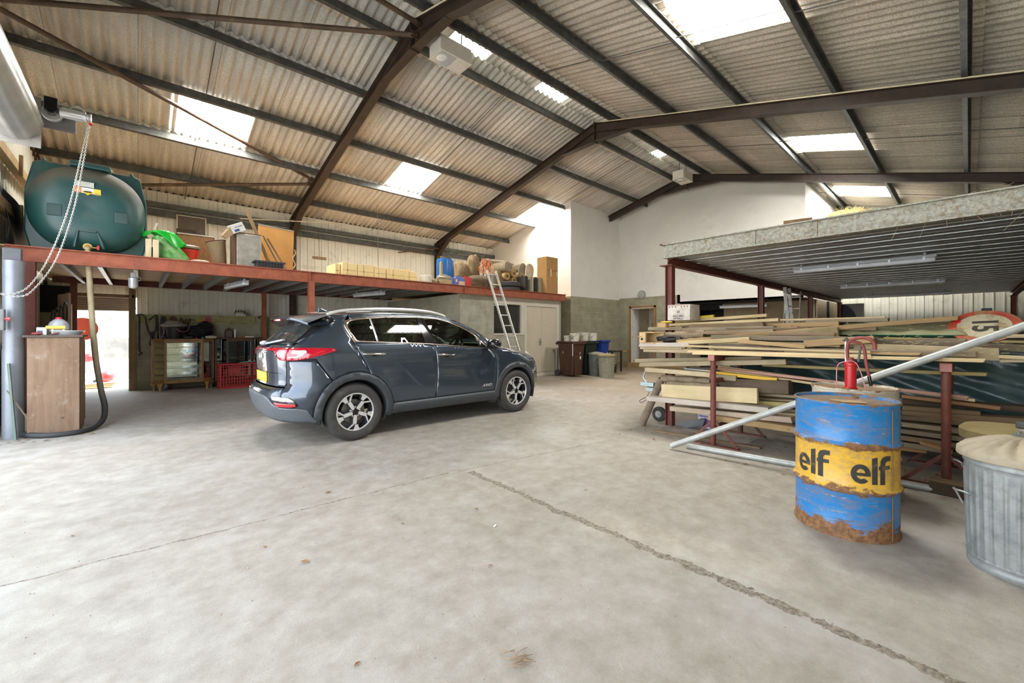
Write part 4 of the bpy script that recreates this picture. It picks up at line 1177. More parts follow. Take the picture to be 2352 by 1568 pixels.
m.build('label_print', plain('print_grey', (.25,.2,.08), .6), wl[2])
m = MB()
for i in range(4): m.box((-.10,-.663,.93-.014*i), (.05,.002,.004))
m.build('label_print', plain('print_pale', (.9,.6,.5), .6), wl[0])
m = MB(); m.cyl((.0,-.64,.085),(.0,-.70,.085),.05,n=20); m.cyl((.0,-.69,.085),(.0,-.74,.07),.03,n=14); m.cyl((.0,-.72,.075),(.10,-.72,.075),.012,n=10); m.build('outlet_valve', plain('brass', (.45,.30,.10), .35, .8), tk, smooth=40)
m = MB(); m.bx(.10,.125,-.735,-.705,.045,.11); m.build('valve_lever', plain('red_lever', (.6,.01,.02), .4), tk, bevel=.004)
# fuel hose: from the valve down to the floor, round behind the wooden cupboard
pts = [(-.55,8.62,2.56),(-.545,8.6,2.45),(-.53,8.6,2.2),(-.50,8.55,1.6),(-.46,8.48,1.0),(-.40,8.45,.5),(-.36,8.42,.26),(-.37,8.25,.10),(-.45,8.02,.035),(-.58,7.82,.03),(-.80,7.80,.03),(-.98,7.92,.035),(-1.12,8.12,.06),(-1.19,8.32,.2),(-1.21,8.42,.5),(-1.2,8.45,.62)]
hs = thing('fuel_hose', 'thick grey-beige hose running from the oil tank valve down around the wooden cupboard', 'hose', (-.55,8.62,2.56))
m = MB(); P_ = spline(pts, 8); m.tube([V(p)-V((-.55,8.62,2.56)) for p in P_], .034, 12); 
m.build('hose', [NT('hose_rubber').m][0], hs, smooth=60)
t = NT('hose_skin'); spz = t.sep(t.mapped(loc=(0,0,0)))
t.set(t.ramp(t.math('MULTIPLY_ADD', spz[2], .55, t.math('MULTIPLY', t.noise(t.mapped(), 5, 5, .7), .25)), [(-.0, (.02,.02,.02)), (.0, (.025,.025,.024))]), .6)
t.set(t.mix(t.ramp(t.math('MULTIPLY_ADD', spz[2], .4, 1.15), [(.25, 0.0), (.62, 1.0)]), (.03,.03,.03), t.ramp(t.noise(t.mapped(), 6, 5, .7), [(.3, (.34,.27,.15)), (.7, (.48,.40,.25))])), .65)
hs_o = kids(hs)[0]; hs_o.data.materials[0] = t.m
m = MB(); m.cyl((0,-.0,-.02),(0,0,-.11),.041,n=14); m.build('hose_cuff', plain('black_cuff', (.03,.025,.02), .6), hs, smooth=40)

# ------------------------------------------------ things on the platform, from the tank along
for i, (x, lab) in enumerate(((.12, 'narrow woodworm-holed cream batten frame beside the oil tank, the one touching the tank'), (.21, 'narrow woodworm-holed cream batten frame next to the green sack'))):
    t = thing('beehive_frame', lab, 'wooden frame', (x, 8.72, FZ), 0, 'batten frames beside the oil tank')
    pl_ = wood('wormy_wood', (.50,.42,.26), (.66,.57,.38), .7, 2, 10, dirt=(.08,.05,.03), dlo=.62)
    m = MB(); m.bx(-.036,.036,-.02,.02,0,.31); m.build('end_bar', pl_, t, bevel=.004)
    m = MB(); m.bx(-.03,.03,.02,.35,.27,.30); m.bx(-.03,.03,.02,.35,0,.03); m.bx(-.01,.01,.35,.38,0,.4); m.build('side_bar', pl_, t)
# green sack
gs = thing('sack', 'crumpled bright green plastic sack slumped against a bucket on the platform', 'sack', (.43, 8.95, FZ))
def sackfn(u, w):
    a = 2*pi*u; z = .40*w; k = (1-.35*w**1.5)*min(1, (w*9+.35))
    x = .20*k*cos(a)*(1+.10*sin(5*a+7*w)) - .17*w; y = .15*k*sin(a)*(1+.1*cos(4*a+9*w))
    return (x+.04, y, z+.012*sin(9*a+14*w))
m = MB(); m.grid(sackfn, 40, 16, True)
t = NT('green_sack'); v = t.mapped(); n = t.noise(v, 9, 5, .7)
t.set(t.mix(t.ramp(n, [(.35,0.0),(.65,.75)]), (.02,.33,.03), (.35,.46,.25)), .35); t.bump(t.noise(v, 18, 3, .6, 1.5), .6, .02)
m.build('sack_body', t.m, gs, smooth=70)
m = MB()
def neck(u, w):
    a = 2*pi*u; r = .13+.05*w; return (-.12+r*cos(a)*(1+.25*sin(3*a))+.10*w*cos(a), r*.8*sin(a), .38+.12*(1-w)+.07*sin(3*a+1)*w-.03*w + .10*(-cos(a))*w)
m.grid(neck, 30, 7, True); o = m.build('sack_neck', plain('bright_green_film', (.01,.42,.03), .25, 0, .15, 8), gs, smooth=70)
s_ = o.modifiers.new('s', 'SOLIDIFY'); s_.thickness = .006
m = MB(); m.ell((-.2,.07,.12), (.10,.10,.13), noise=.2); m.build('sack_fold', plain('dark_green_film', (.004,.05,.02), .4), gs, smooth=70)
m = MB(); m.box((-.22,.04,.56), (.03,.03,.16), Matrix.Rotation(.3, 3, 'Y')); m.build('label_tag', M['cream'], gs)
t = thing('bucket', 'red plastic bucket with a grubby cream rim behind the green sack', 'bucket', (.66, 9.3, FZ))
m = MB(); m.lathe([(.10,0),(.155,.27),(.165,.285),(.15,.275),(.095,.01),(.0,.01)], 32); m.build('pail', plain('red_pail', (.60,.03,.02), .4), t, smooth=40)
m = MB(); m.lathe([(.15,.30),(.175,.31),(.172,.34),(.15,.36),(.12,.34),(.0,.33)], 32); m.build('inner_pail', plain('cream_pail', (.30,.24,.17), .5), t, smooth=40)
t = thing('cork_board', 'brown cork notice board with pale edging leaning on the platform', 'notice board', (.85, 10.05, FZ), 0, rot=(radians(-8), 0, 0))
m = MB(); m.bx(-.29,.29,-.01,.01,0,.73); m.build('cork', plain('cork', (.23,.12,.045), .9, 0, .2, 30, .3), t)
m = MB(); m.bx(-.30,.30,-.016,.016,.725,.745); m.bx(.285,.30,-.016,.016,0,.74); m.build('edging', plain('edging_grey', (.5,.47,.42), .5), t)
t = thing('cement_lump', 'pale crumpled paper packet lying by the foot of the cork board', 'packet', (.78, 8.75, FZ)); m = MB(); m.ell((0,0,.025), (.13,.07,.035), noise=.25); m.build('packet', plain('pale_paper', (.52,.46,.36), .8), t, smooth=50)
t = thing('window_panel', 'grey framed panel fixed to the cladding above the cork board', 'panel', (1.0, 13.17, 3.75))
m = MB(); m.bx(-.28,.28,-.02,.02,0,.47); m.build('sheet', plain('brown_grey_sheet', (.115,.095,.07), .7, dirt=(.2,.18,.15)), t)
m = MB(); m.bx(-.30,-.275,-.03,.02,-.02,.49); m.bx(.275,.30,-.03,.02,-.02,.49); m.bx(-.3,.3,-.03,.02,.47,.49); m.build('frame', M['cream'], t)
m = MB(); m.bx(-.30,.09,-.06,-.03,-.2,.14); m.build('lower_sheet', plain('dark_brown_sheet', (.07,.045,.03), .7), t)
# rolled carpet, galvanised header tank, carton and dark drum behind
t = thing('carpet_roll', 'open-ended beige carpet roll standing beside the galvanised header tank', 'carpet roll', (1.15, 9.45, FZ), 0, rot=(0, radians(-8), 0))
m = MB(); m.lathe([(.10,0),(.15,.5),(.155,.52),(.145,.52),(.09,0)], 28); m.build('roll', plain('carpet_beige', (.30,.23,.14), .95, 0, .1, 30, .2), t, smooth=60)
m = MB(); m.tube([(.15*cos(a), .15*sin(a), .53+.015*cos(a)) for a in [2*pi*i/24 for i in range(24)]], .012, 6, True); m.build('bound_edge', plain('maroon_edge', (.10,.02,.02), .8), t)
t = thing('header_tank', 'dented galvanised steel water tank standing on end on the platform', 'water tank', (1.53, 9.15, FZ))
m = MB(); m.bx(-.21,.21,-.15,.35,0,.66); m.build('shell', plain('galv_old', (.40,.385,.33), .5, .45, .25, 7, .1, dirt=(.26,.21,.14), dscale=3), t, bevel=.035, bseg=3)
m = MB(); m.bx(-.225,-.20,-.16,.36,.0,.67); m.bx(-.22,.2,-.16,-.14,.65,.67); m.build('rusty_rim', plain('rust_brown', (.12,.055,.025), .8), t, bevel=.006)
for z in (.12,.28,.45): 
    m = MB(); m.cyl((.02,-.155,z),(.02,-.145,z),.014,n=12); m.build('rivet', M['galv'], t)
t = thing('ice_cream_carton', 'small open white carton with blue print tipped on top of the galvanised tank', 'carton', (1.33, 8.98, FZ+.645), 0, rot=(radians(8), radians(-28), 0))
m = MB(); m.bx(-.07,.15,-.10,.10,0,.15); m.build('carton', plain('white_card', (.70,.68,.62), .6), t, bevel=.003)
m = MB(); m.prism([(-.07,0),(-.20,-.04),(-.24,.03),(-.07,.12)], (0,-.1,0), (1,0,0), (0,0,1), (0,.2,0)); m.build('flap', plain('brown_card', (.35,.24,.13), .8), t)
m = MB(); m.bx(-.03,.05,-.104,-.10,.02,.06); m.bx(.0,.12,-.104,-.10,.09,.10); m.build('blue_print', plain('blue_ink', (.03,.08,.22), .5), t)
t = thing('timber_post', 'square timber post leaning back against the roof behind the galvanised tank', 'post', (2.08, 9.6, FZ), 0)
m = MB(); m.bar((0,0,0),(-.47,.1,1.27),.065,.065); m.build('shaft', wood('old_post', (.26,.17,.08),(.36,.25,.13), .8, 2, 10), t, bevel=.006)
t = thing('timber_batten', 'thin grey batten leaning beside the timber post', 'batten', (2.18, 9.3, FZ), 0)
m = MB(); m.bar((0,0,0),(-.33,.15,.75),.04,.02); m.build('lath', M['old_grey'] if 'old_grey' in M else M.setdefault('old_grey', wood('old_grey', (.17,.13,.085),(.27,.215,.145), .85, 2, 10)), t)
t = thing('timber_batten', 'thin dark batten lying between the post and the brown board', 'batten', (2.32, 9.4, FZ), 0)
m = MB(); m.bar((0,0,0),(-.38,.12,.72),.03,.03); m.build('lath', M['old_grey'], t)
t = thing('hardboard_sheet', 'large orange-brown hardboard sheet leaning against the stanchion', 'board', (2.27, 10.45, FZ), 0, rot=(radians(-5), radians(3), 0))
m = MB(); m.bx(-.36,.36,-.01,.01,0,1.20); m.build('sheet', plain('hardboard', (.40,.20,.05), .55, 0, .12, 2, .05, dirt=(.30,.15,.05)), t)
m = MB(); m.bx(-.36,.36,-.014,.014,1.18,1.21); m.build('top_edge', plain('edge_grey', (.22,.19,.15), .7), t)
m = MB(); m.tube([(.37+.03*sin(i*.9), -.05, .75-.04*i) for i in range(12)], .012, 6); m.build('cord', M['timber'], t)
t = thing('storage_tray', 'shallow black plastic tray at the platform edge in front of the hardboard', 'tray', (1.8, 8.72, FZ))
m = MB(); m.bx(-.22,.22,-.12,.12,.0,.10); m.build('tray', plain('black_crate', (.02,.022,.026), .5), t, bevel=.01)
m = MB(); m.bx(-.25,.25,-.14,.14,.10,.13); 
for i in range(9): m.bx(-.2+.05*i-.008,-.2+.05*i+.008,-.135,-.12,.0,.1)
m.build('rim', plain('black_crate_rim', (.03,.032,.035), .5), t)
# foam blocks
fo = plain('yellow_foam', (.74,.60,.31), .8, 0, .06, 4, .08, dirt=(.60,.46,.24), dlo=.6)
for i, (x0, x1, h, y, lab) in enumerate(((3.05,3.17,.27,8.98,'end-on cream foam slab leaning at the near end of the row of foam packs'), (3.16,3.5,.31,8.9,'tape-bound cream foam pack, nearest of the row to the steel post'),
    (3.5,3.87,.30,8.9,'cream foam pack with a cross of brown tape, second along the row'), (3.87,4.15,.29,8.9,'cream foam pack with a drooping corner, third along the row'),
    (4.16,4.6,.28,8.9,'long cream foam pack with one band of tape, fourth along the row'), (4.6,4.93,.27,8.9,'cream foam pack with slanted end, last of the row by the white drum'))):
    t = thing('foam_pack', lab, 'foam pack', ((x0+x1)/2, y, FZ), 0, 'cream foam packs along the platform edge')
    w2 = (x1-x0)/2-.004; m = MB(); sl = .03 if i in (1,) else (-.05 if i == 5 else 0)
    m.prism([(-w2-.0,0),(w2+(.04 if i == 5 else 0),0),(w2+(0 if i != 5 else -.03),h-.02*(i % 2)),(-w2+sl*.5,h)], (0,-.09,0), (1,0,0), (0,0,1), (0,.55,0)); b_ = m.build('pack', fo, t, bevel=.012)
    m = MB(); m.bx(-w2*.3-.012,-w2*.3+.012,-.0925,-.0905,.01,h-.02); m.bx(-w2*.9,w2*.9,-.0925,-.0905,h*.42,h*.42+.02); m.build('tape', plain('brown_tape', (.62,.44,.18), .4), t)
t = thing('life_jacket', 'folded orange cloth lying on top of the cream foam packs', 'cloth', (4.78, 9.25, FZ+.255)); m = MB(); m.ell((0,0,.04), (.25,.16,.05), 24, 10, noise=.12); m.build('cloth', plain('orange_cloth', (.62,.19,.03), .8), t, smooth=60)
t = thing('plank_offcut', 'brown timber offcut lying behind the white plastic drum', 'offcut', (5.2, 9.6, FZ)); m = MB(); m.bx(-.35,.35,-.07,.07,0,.10); m.build('board', M['timber'], t, bevel=.004)
t = thing('plastic_drum', 'squat off-white plastic drum between the foam packs and the blue barrel', 'drum', (5.14, 8.78, FZ))
m = MB(); m.lathe([(.0,0),(.14,0),(.15,.02),(.15,.15),(.14,.165),(.145,.17),(.13,.19),(.06,.20),(0,.20)], 32); m.build('body', plain('off_white_plastic', (.60,.55,.44), .5, dirt=(.45,.38,.27)), t, smooth=40)
m = MB(); m.lathe([(.0,.215),(.05,.215),(.052,.195)], 20, (.03,.0,0)); m.build('cap', plain('cap_cream', (.5,.45,.36), .5), t, smooth=40)
# blue barrel with two stakes
t = thing('water_barrel', 'tall bright blue plastic barrel with a dark top opening on the platform', 'barrel', (6.03, 9.3, FZ))
m = MB(); m.lathe([(.0,0),(.21,0),(.225,.03),(.23,.2),(.225,.22),(.232,.25),(.235,.62),(.225,.66),(.232,.70),(.22,.735),(.19,.745),(0,.745)], 40); m.build('body', plain('blue_plastic', (.015,.14,.42), .35, 0, .08, 4), t, smooth=40)
m = MB(); m.lathe([(.15,.745),(.16,.77),(.14,.77),(.135,.75),(0,.75)], 30); m.build('rim', plain('dark_rim', (.01,.02,.03), .5), t, smooth=40)
for x, y, a, lab in ((5.71, 9.0, .05, 'pale timber stake on the foam-pack side of the blue barrel'), (6.21, 9.0, -.08, 'pale timber stake on the petrol-can side of the blue barrel')):
    t = thing('timber_stake', lab, 'stake', (x, y, FZ), 0, rot=(radians(-4), a, 0)); m = MB(); m.prism([(-.035,0),(.035,0),(.03,.6),(0,.63),(-.03,.6)], (0,-.03,0), (1,0,0), (0,0,1), (0,.06,0)); m.build('shaft', wood('pale_stake', (.45,.33,.15),(.6,.47,.24), .75, 2, 10), t, bevel=.004)
t = thing('carton', 'torn open cardboard box with a crumpled bag in front of the blue barrel', 'box', (5.62, 8.75, FZ))
m = MB(); m.bx(-.15,.18,-.1,.16,0,.13); m.build('box', plain('cardboard_dull', (.42,.32,.18), .85), t, bevel=.004)
m = MB(); m.ell((.0,.0,.17), (.17,.12,.07), noise=.3, seed=4); m.build('crumpled_bag', plain('dusty_bag', (.42,.37,.28), .8), t, smooth=50)
m = MB(); m.ell((-.27,.02,.06), (.12,.10,.06), noise=.2, seed=5); m.build('rag', plain('dusty_rag', (.33,.26,.16), .9), t, smooth=50)
t = thing('jerry_can', 'translucent blue plastic jerry can with a torn paper label', 'can', (6.08, 8.78, FZ))
m = MB(); m.bx(-.155,.155,-.1,.12,0,.22); m.build('body', plain('blue_can', (.10,.14,.42), .4, 0, .2, 6), t, bevel=.03, bseg=3)
m = MB(); m.bx(-.05,.14,-.103,-.1,.02,.12); m.bx(-.14,-.09,-.103,-.1,.09,.16); m.build('label', plain('can_label', (.62,.5,.33), .6), t)
m = MB(); m.bx(-.06,.06,-.02,.02,.24,.26); m.cyl((.1,0,.2),(.1,0,.25),.025); m.build('handle', plain('blue_can2', (.08,.12,.38), .4), t, bevel=.008)
t = thing('petrol_can', 'red metal petrol can next to the blue jerry can', 'can', (6.36, 8.8, FZ))
m = MB(); m.bx(-.12,.10,-.09,.1,0,.25); m.build('body', plain('red_can', (.50,.03,.015), .4), t, bevel=.02); m = MB(); m.cyl((-.05,0,.25),(-.05,0,.28),.02); m.bx(0,.07,-.01,.01,.25,.27); m.build('handle', plain('red_can2', (.45,.03,.02), .4), t)
# sacks, carpet rolls, rope, tyres
hess = plain('hessian', (.235,.165,.085), .95, 0, .18, 18, .35, dirt=(.15,.10,.055))
net = plain('netting_brown', (.29,.225,.145), .95, 0, .2, 22, .5, dirt=(.19,.14,.09))
def sack(loc, r, lab, mat=hess, rot=(0,0,0), nz=.14, seed=0, nm='sack'):
    t = thing(nm, lab, nm.replace('_', ' '), loc, 0, rot=rot); m = MB(); m.ell((0,0,0), r, 28, 16, noise=nz, seed=seed, p=.8); m.build('body', mat, t, smooth=70); return t
sack((6.98, 9.9, FZ+.40), (.26,.2,.42), 'bulging brown hessian sack standing against the white wall beside the upright bale', seed=1)
sack((7.42, 9.95, FZ+.55), (.20,.16,.56), 'tall brown hessian sack with a flat folded top beside the iron bar', seed=2)
sack((7.3, 9.55, FZ+.2), (.45,.3,.24), 'low dark hessian sack lying under the tall sack', plain('dark_hessian', (.12,.085,.05), .95), seed=3)
sack((8.0, 9.6, FZ+.33), (.30,.22,.34), 'slumped brown hessian sack behind the top of the ladder', seed=8)
t = thing('iron_bar', 'thin dark iron bar standing against the white wall above the sacks', 'bar', (7.86, 10.0, FZ)); m = MB(); m.cyl((0,0,0),(0,0,1.12),.018); m.cyl((0,0,1.1),(-.04,0,1.15),.018); m.build('bar', M['galv_dark'], t, smooth=40)
t = sack((8.45, 9.95, FZ+.93), (.66,.2,.15), 'long bundle of brown netting laid on top of the sacks', net, (0,radians(2),0), .1, 6, 'netting_bundle')
t = thing('carpet_roll', 'short brown carpet roll lying end-on beneath the netting bundle', 'carpet roll', (8.2, 9.35, FZ+.78), radians(8)); m = MB(); m.cyl((0,-.1,0),(0,.7,0),.15,n=28); m.build('roll', net, t, smooth=50); 
m = MB()
for r_ in (.03,.06,.09,.12): m.tube([(r_*cos(a), -.105, r_*sin(a)) for a in [2*pi*i/20 for i in range(20)]], .008, 5, True)
m.build('spiral_end', plain('roll_end', (.42,.36,.27), .9), t)
t = thing('netting_roll', 'pale rolled netting at the far end of the bundle', 'netting roll', (8.93, 9.45, FZ+.84), 0); m = MB(); m.cyl((0,-.1,0),(0,.5,0),.13,n=24); m.tube([(.07*cos(a), -.11, .07*sin(a)) for a in [2*pi*i/20 for i in range(20)]], .02, 6, True); m.build('roll', net, t, smooth=50)
ub = plain('underlay_tan', (.42,.29,.11), .95, 0, .12, 20, .3)
for i, (x, z, r, lab) in enumerate(((8.22,.50,.115,'tan insulation roll, biggest of the pile below the brown carpet roll'),(8.5,.61,.11,'tan insulation roll at the top of the pile'),(8.72,.42,.10,'tan insulation roll with dark core hole, end of the pile nearest the speakers'),(8.84,.56,.095,'tan insulation roll at the upper far side of the pile'),(8.5,.40,.095,'tan insulation roll in the middle of the bottom row'))):
    t = thing('insulation_roll', lab, 'insulation roll', (x, 9.35, FZ+z), 0, 'tan insulation rolls above the tyres'); m = MB(); m.cyl((0,-.05,0),(0,.55,0),r,n=22); m.build('roll', ub, t, smooth=50); m = MB(); m.cyl((0,-.053,0),(0,-.05,0),r*.3,n=14); m.build('core', M['dark'], t)
t = thing('timber_board', 'brown board carrying the tan insulation rolls above the tyres', 'board', (8.5, 9.5, FZ+.305)); m = MB(); m.bx(-.55,.5,-.3,.3,-.015,.0); m.build('board', M['timber'], t)
for i, z in enumerate((0,.155)):
    t = thing('tyre', ['black car tyre lying flat at the bottom of the pair','black car tyre lying flat on top of the other tyre'][i], 'tyre', (8.18, 9.15, FZ+z), 0, 'tyres on the platform'); m = MB(); m.lathe([(.19,.01),(.26,.0),(.31,.015),(.32,.05),(.32,.10),(.31,.135),(.26,.15),(.19,.14),(.18,.075),(.19,.01)], 40); m.build('tyre', M['rubber'], t, smooth=50)
t = thing('cable_coil', 'tangled loops of orange extension cable hanging in front of the sacks', 'cable', (7.35, 9.2, FZ+.72)); rnd = random.Random(3); m = MB()
for k_ in range(7):
    cx, rz, rx = rnd.uniform(-.16,.22), rnd.uniform(.12,.2), rnd.uniform(.06,.13); m.tube([(cx+rx*cos(a)+.03*sin(3*a), .02*k_-.06+.02*sin(2*a), rz*sin(a)-.04*k_*.3) for a in [2*pi*i/26 for i in range(26)]], .0085, 6, True)
m.build('cable', plain('orange_cable', (.62,.16,.05), .5), t, smooth=60)
t = thing('downpipe', 'short grey-green plastic pipe standing upright behind the ladder top', 'pipe', (7.42, 9.0, FZ)); m = MB(); m.cyl((0,0,0),(0,0,.42),.06,n=20); m.build('pipe', plain('pipe_green', (.16,.17,.13), .5), t, smooth=40)
# speakers, mats, cartons
for i, (x, w_, c, lab) in enumerate(((8.62,.10,(.045,.03,.025),'dark brown speaker cabinet at the tyre end of the row'),(8.85,.14,(.27,.255,.17),'olive-grey loudspeaker with cream stripe, second in the row'),(9.03,.10,(.06,.035,.03),'dark brown speaker panel between two olive-grey cabinets'),(9.22,.16,(.30,.28,.18),'olive-grey cabinet end beside the cardboard boxes'))):
    t = thing('speaker_cabinet', lab, 'speaker', (x, 9.0, FZ), 0, 'speaker cabinets on the platform'); m = MB(); m.bx(-w_/2,w_/2,-.12,.25,0,.50-.01*(i % 2)); m.build('cabinet', plain('spk%d' % i, c, .7), t, bevel=.006)
    if i in (0, 2): m = MB(); m.bx(-w_/2+.01,w_/2-.01,-.125,-.12,.02,.47); m.build('grille', plain('spk_cloth', (.03,.022,.02), .9), t)
    if i == 1: m = MB(); m.bx(.02,.045,-.125,-.12,.0,.49); m.build('stripe', M['cream'], t)
t = thing('ironing_board_pad', 'round-ended brown padded mat leaning on the wall behind the speakers', 'mat', (8.78, 9.3, FZ+.3), 0, rot=(radians(-6), radians(14), 0)); m = MB(); m.prism([(-.16,0),(.16,0)]+[(.16*cos(a), .44+.17*sin(a)) for a in [pi*i/12 for i in range(13)]], (0,-.02,0), (1,0,0), (0,0,1), (0,.04,0)); m.build('pad', plain('pad_brown', (.28,.23,.16), .9, 0, .15, 20), t, bevel=.012)
t = thing('ironing_board_pad', 'round-ended cream padded mat leaning in front of the brown one', 'mat', (9.0, 9.22, FZ+.3), 0, rot=(radians(-6), radians(16), 0)); m = MB(); m.prism([(-.17,0),(.17,0)]+[(.17*cos(a), .52+.18*sin(a)) for a in [pi*i/12 for i in range(13)]], (0,-.02,0), (1,0,0), (0,0,1), (0,.04,0)); m.build('pad', plain('pad_cream', (.58,.49,.36), .9, 0, .15, 20), t, bevel=.012)
t = thing('appliance', 'dark box with a grey slatted front standing between the speakers and the boxes', 'appliance', (9.42, 9.35, FZ)); m = MB(); m.bx(-.12,.12,-.1,.25,0,.46); m.build('case', plain('appl', (.16,.14,.11), .6), t, bevel=.01); m = MB(); m.bx(-.1,.1,-.105,-.1,.16,.42); m.build('front_panel', plain('appl2', (.34,.31,.25), .5), t)
cb = plain('cardboard', (.42,.235,.085), .85, 0, .07, 3, .05, dirt=(.34,.18,.07))
for i, (z, h, lab) in enumerate(((0,.55,'plain brown cardboard box, lower of the two stacked at the platform end'),(.55,.60,'brown cardboard box with faded print and tape, on top of the other box'))):
    t = thing('cardboard_box', lab, 'box', (9.55, 8.72, FZ+z), 0, 'stacked cardboard boxes'); m = MB(); m.bx(-.25,.27,-.02,.38,0,h); m.build('box', cb, t, bevel=.006)
    m = MB(); m.bx(-.25,.27,-.022,-.02,h*.5-.002,h*.5+.002) if i == 0 else m.bx(.01,.014,-.022,-.02,.1,h); m.bx(.01-.0,.016,-.022,-.0205,h-.25,h); m.build('seam', plain('card_seam', (.2,.1,.04), .8), t)
    if i:
        m = MB(); m.bx(-.07,-.03,-.0235,-.021,.0,.22); m.bx(.21,.24,-.0235,-.021,.02,.16); m.build('tape', plain('pale_tape', (.75,.62,.42), .4), t)
        m = MB()
        for k_, (a, b) in enumerate(((-.23,-.1),(-.02,.05),(.06,.22))): m.bx(a,b,-.0225,-.0205,.17,.195)
        m.build('printed_band', plain('red_print', (.30,.07,.03), .7), t)
# hanging rods from the purlins
for x, y, z0, z1, lab in ((3.95,12.9,3.55,4.35,'thin wire with a small wooden bar hanging from the eaves above the foam packs'),(5.0,11.2,2.9,4.9,'thin rusty rod hanging from a purlin above the foam packs')):
    t = thing('hanging_rod', lab, 'rod', (x, y, z1)); m = MB(); m.cyl((0,0,0),(.04,0,z0-z1),.006,n=6); m.build('wire', M['brown_lite'], t)
    if z0 > 3: m = MB(); m.bx(-.16,.22,-.02,.02,z0-z1-.08,z0-z1); m.build('cross_bar', M['timber'], t)
t = thing('timber_pole', 'slim brown pole jutting out from the second stanchion over the platform', 'pole', (8.1, 12.9, 4.35)); m = MB(); m.cyl((0,0,0),(-1.6,.0,-.35),.022,n=8); m.build('pole', M['brown_lite'], t, smooth=40)
t = thing('timber_pole', 'pale bamboo cane poking past the first stanchion below the roof', 'pole', (1.9, 12.3, 4.18)); m = MB(); m.cyl((0,0,0),(2.55,-.2,.28),.014,n=8); m.build('cane', plain('cane', (.5,.43,.3), .6), t, smooth=40)
# ------------------------------------------------ aluminium ladder to the platform
def ladder(nm, lab, p0, p1, wdir, width, n, mat, cat='ladder', rail=(.065,.026)):
    t = thing(nm, lab, cat, p0); d = V(p1)-V(p0); wv = V(wdir).normalized()*width
    nrm = d.cross(wv).normalized()
    for s in (0, 1):
        m = MB(); m.bar(wv*s, wv*s+d, rail[1], rail[0], nrm); m.build('stile', mat, t, bevel=.004)
    for i in range(n):
        f = (i+.6)/n; m = MB(); m.cyl(d*f, d*f+wv, .016, n=8); m.build('rung', mat, t, smooth=50)
        m = MB(); m.cyl(d*f-wv*.04, d*f-wv*.02, .02, n=10); m.build('rung_cap', M['gloss_black'], t)
    return t
alu = plain('ladder_aluminium', (.62,.60,.54), .4, .5, .1, 8, .03, dirt=(.45,.42,.36))
ladder('ladder', 'single aluminium ladder leaning against the platform beam by the store window', (7.0, 7.42, 0), (6.70, 8.38, 2.93), (1,0,0), .30, 11, alu)
# ================================================================ near gable: roller, chain, pipe
t = thing('roller_shutter', 'ribbed grey roller-shutter drum with its motor high over the vehicle door', 'roller shutter', (-1.1, 7.6, 3.88))
m = MB(); m.lathe([(.24, 0), (.24, 8.6)], 40, rib=lambda a, r, z: r*(1+.035*cos(13*a)), R=Matrix.Rotation(radians(90), 3, 'X')); m.build('curtain_roll', plain('shutter_steel', (.40,.385,.35), .45, .4, .1, 6), t, smooth=60)
m = MB(); m.bx(-.32,.22,0,.012,-.30,.32); m.build('end_plate', plain('end_plate_grey', (.30,.28,.25), .6, .1, .15, 6, dirt=(.2,.17,.13)), t, bevel=.004)
m = MB(); m.bx(.1,.50,.16,.175,.02,.30); m.build('motor_plate', plain('plate_dark', (.16,.15,.14), .6, .2), t, bevel=.004)
m = MB(); m.cyl((.30,.15,.20),(.30,.08,.20),.095,n=28); m.build('gear_flange', M['satin'], t, bevel=.006)
m = MB(); m.cyl((.30,.12,.20),(.30,-.02,.20),.045,n=18); m.bx(.24,.36,-.01,.1,.2,.36); m.build('gearbox', M['gloss_black'], t, bevel=.01)
m = MB(); m.cyl((.37,.06,.22),(.60,.06,.235),.062,n=22)
for i in range(12): 
    a = 2*pi*i/12; m.box((.48,.06+.063*cos(a),.228+.063*sin(a)), (.18,.006,.006))
m.build('motor', M['satin'], t, smooth=40)
m = MB(); m.cyl((.60,.06,.235),(.625,.06,.235),.045,n=18); m.cyl((.635,.06,.235),(.65,.06,.235),.055,n=20); m.build('chain_wheel', M['satin'], t, smooth=40)
m = MB(); m.tube(spline([(.45,.06,.29),(.5,.05,.33),(.56,.04,.315),(.6,.05,.28)], 5), .008, 6); m.build('cable', M['cream'], t)
m = MB(); m.bx(.625,.655,.04,.08,.14,.165); m.build('chain_guide', M['redbright'], t)
# hand chain: real links along two hanging runs
def chain(nm, lab, runs, pitch, r, w):
    t = thing(nm, lab, 'chain', runs[0][0]); m = MB(); o = V(runs[0][0])
    for pts in runs:
        P = spline(pts, 12); L = [0]
        for a, b in zip(P, P[1:]): L.append(L[-1]+(b-a).length)
        n = int(L[-1]/pitch); k = 0
        for i in range(n):
            s = (i+.5)*pitch
            while L[k+1] < s: k += 1
            f = (s-L[k])/(L[k+1]-L[k]); c = P[k].lerp(P[k+1], f)-o; d = (P[k+1]-P[k]).normalized()
            sd = d.cross(V((0,1,0) if abs(d.y) < .9 else (1,0,0))).normalized()
            if i % 2: sd = d.cross(sd)
            h = pitch*.72
            m.tube([c+d*(h*cos(a)*(1 if abs(cos(a)) < .8 else 1))+sd*(w*sin(a)) for a in [2*pi*q/8 for q in range(8)]], r, 4, True)
    m.build('chain_links', plain('chain_zinc', (.62,.60,.54), .35, .6), t, smooth=70)
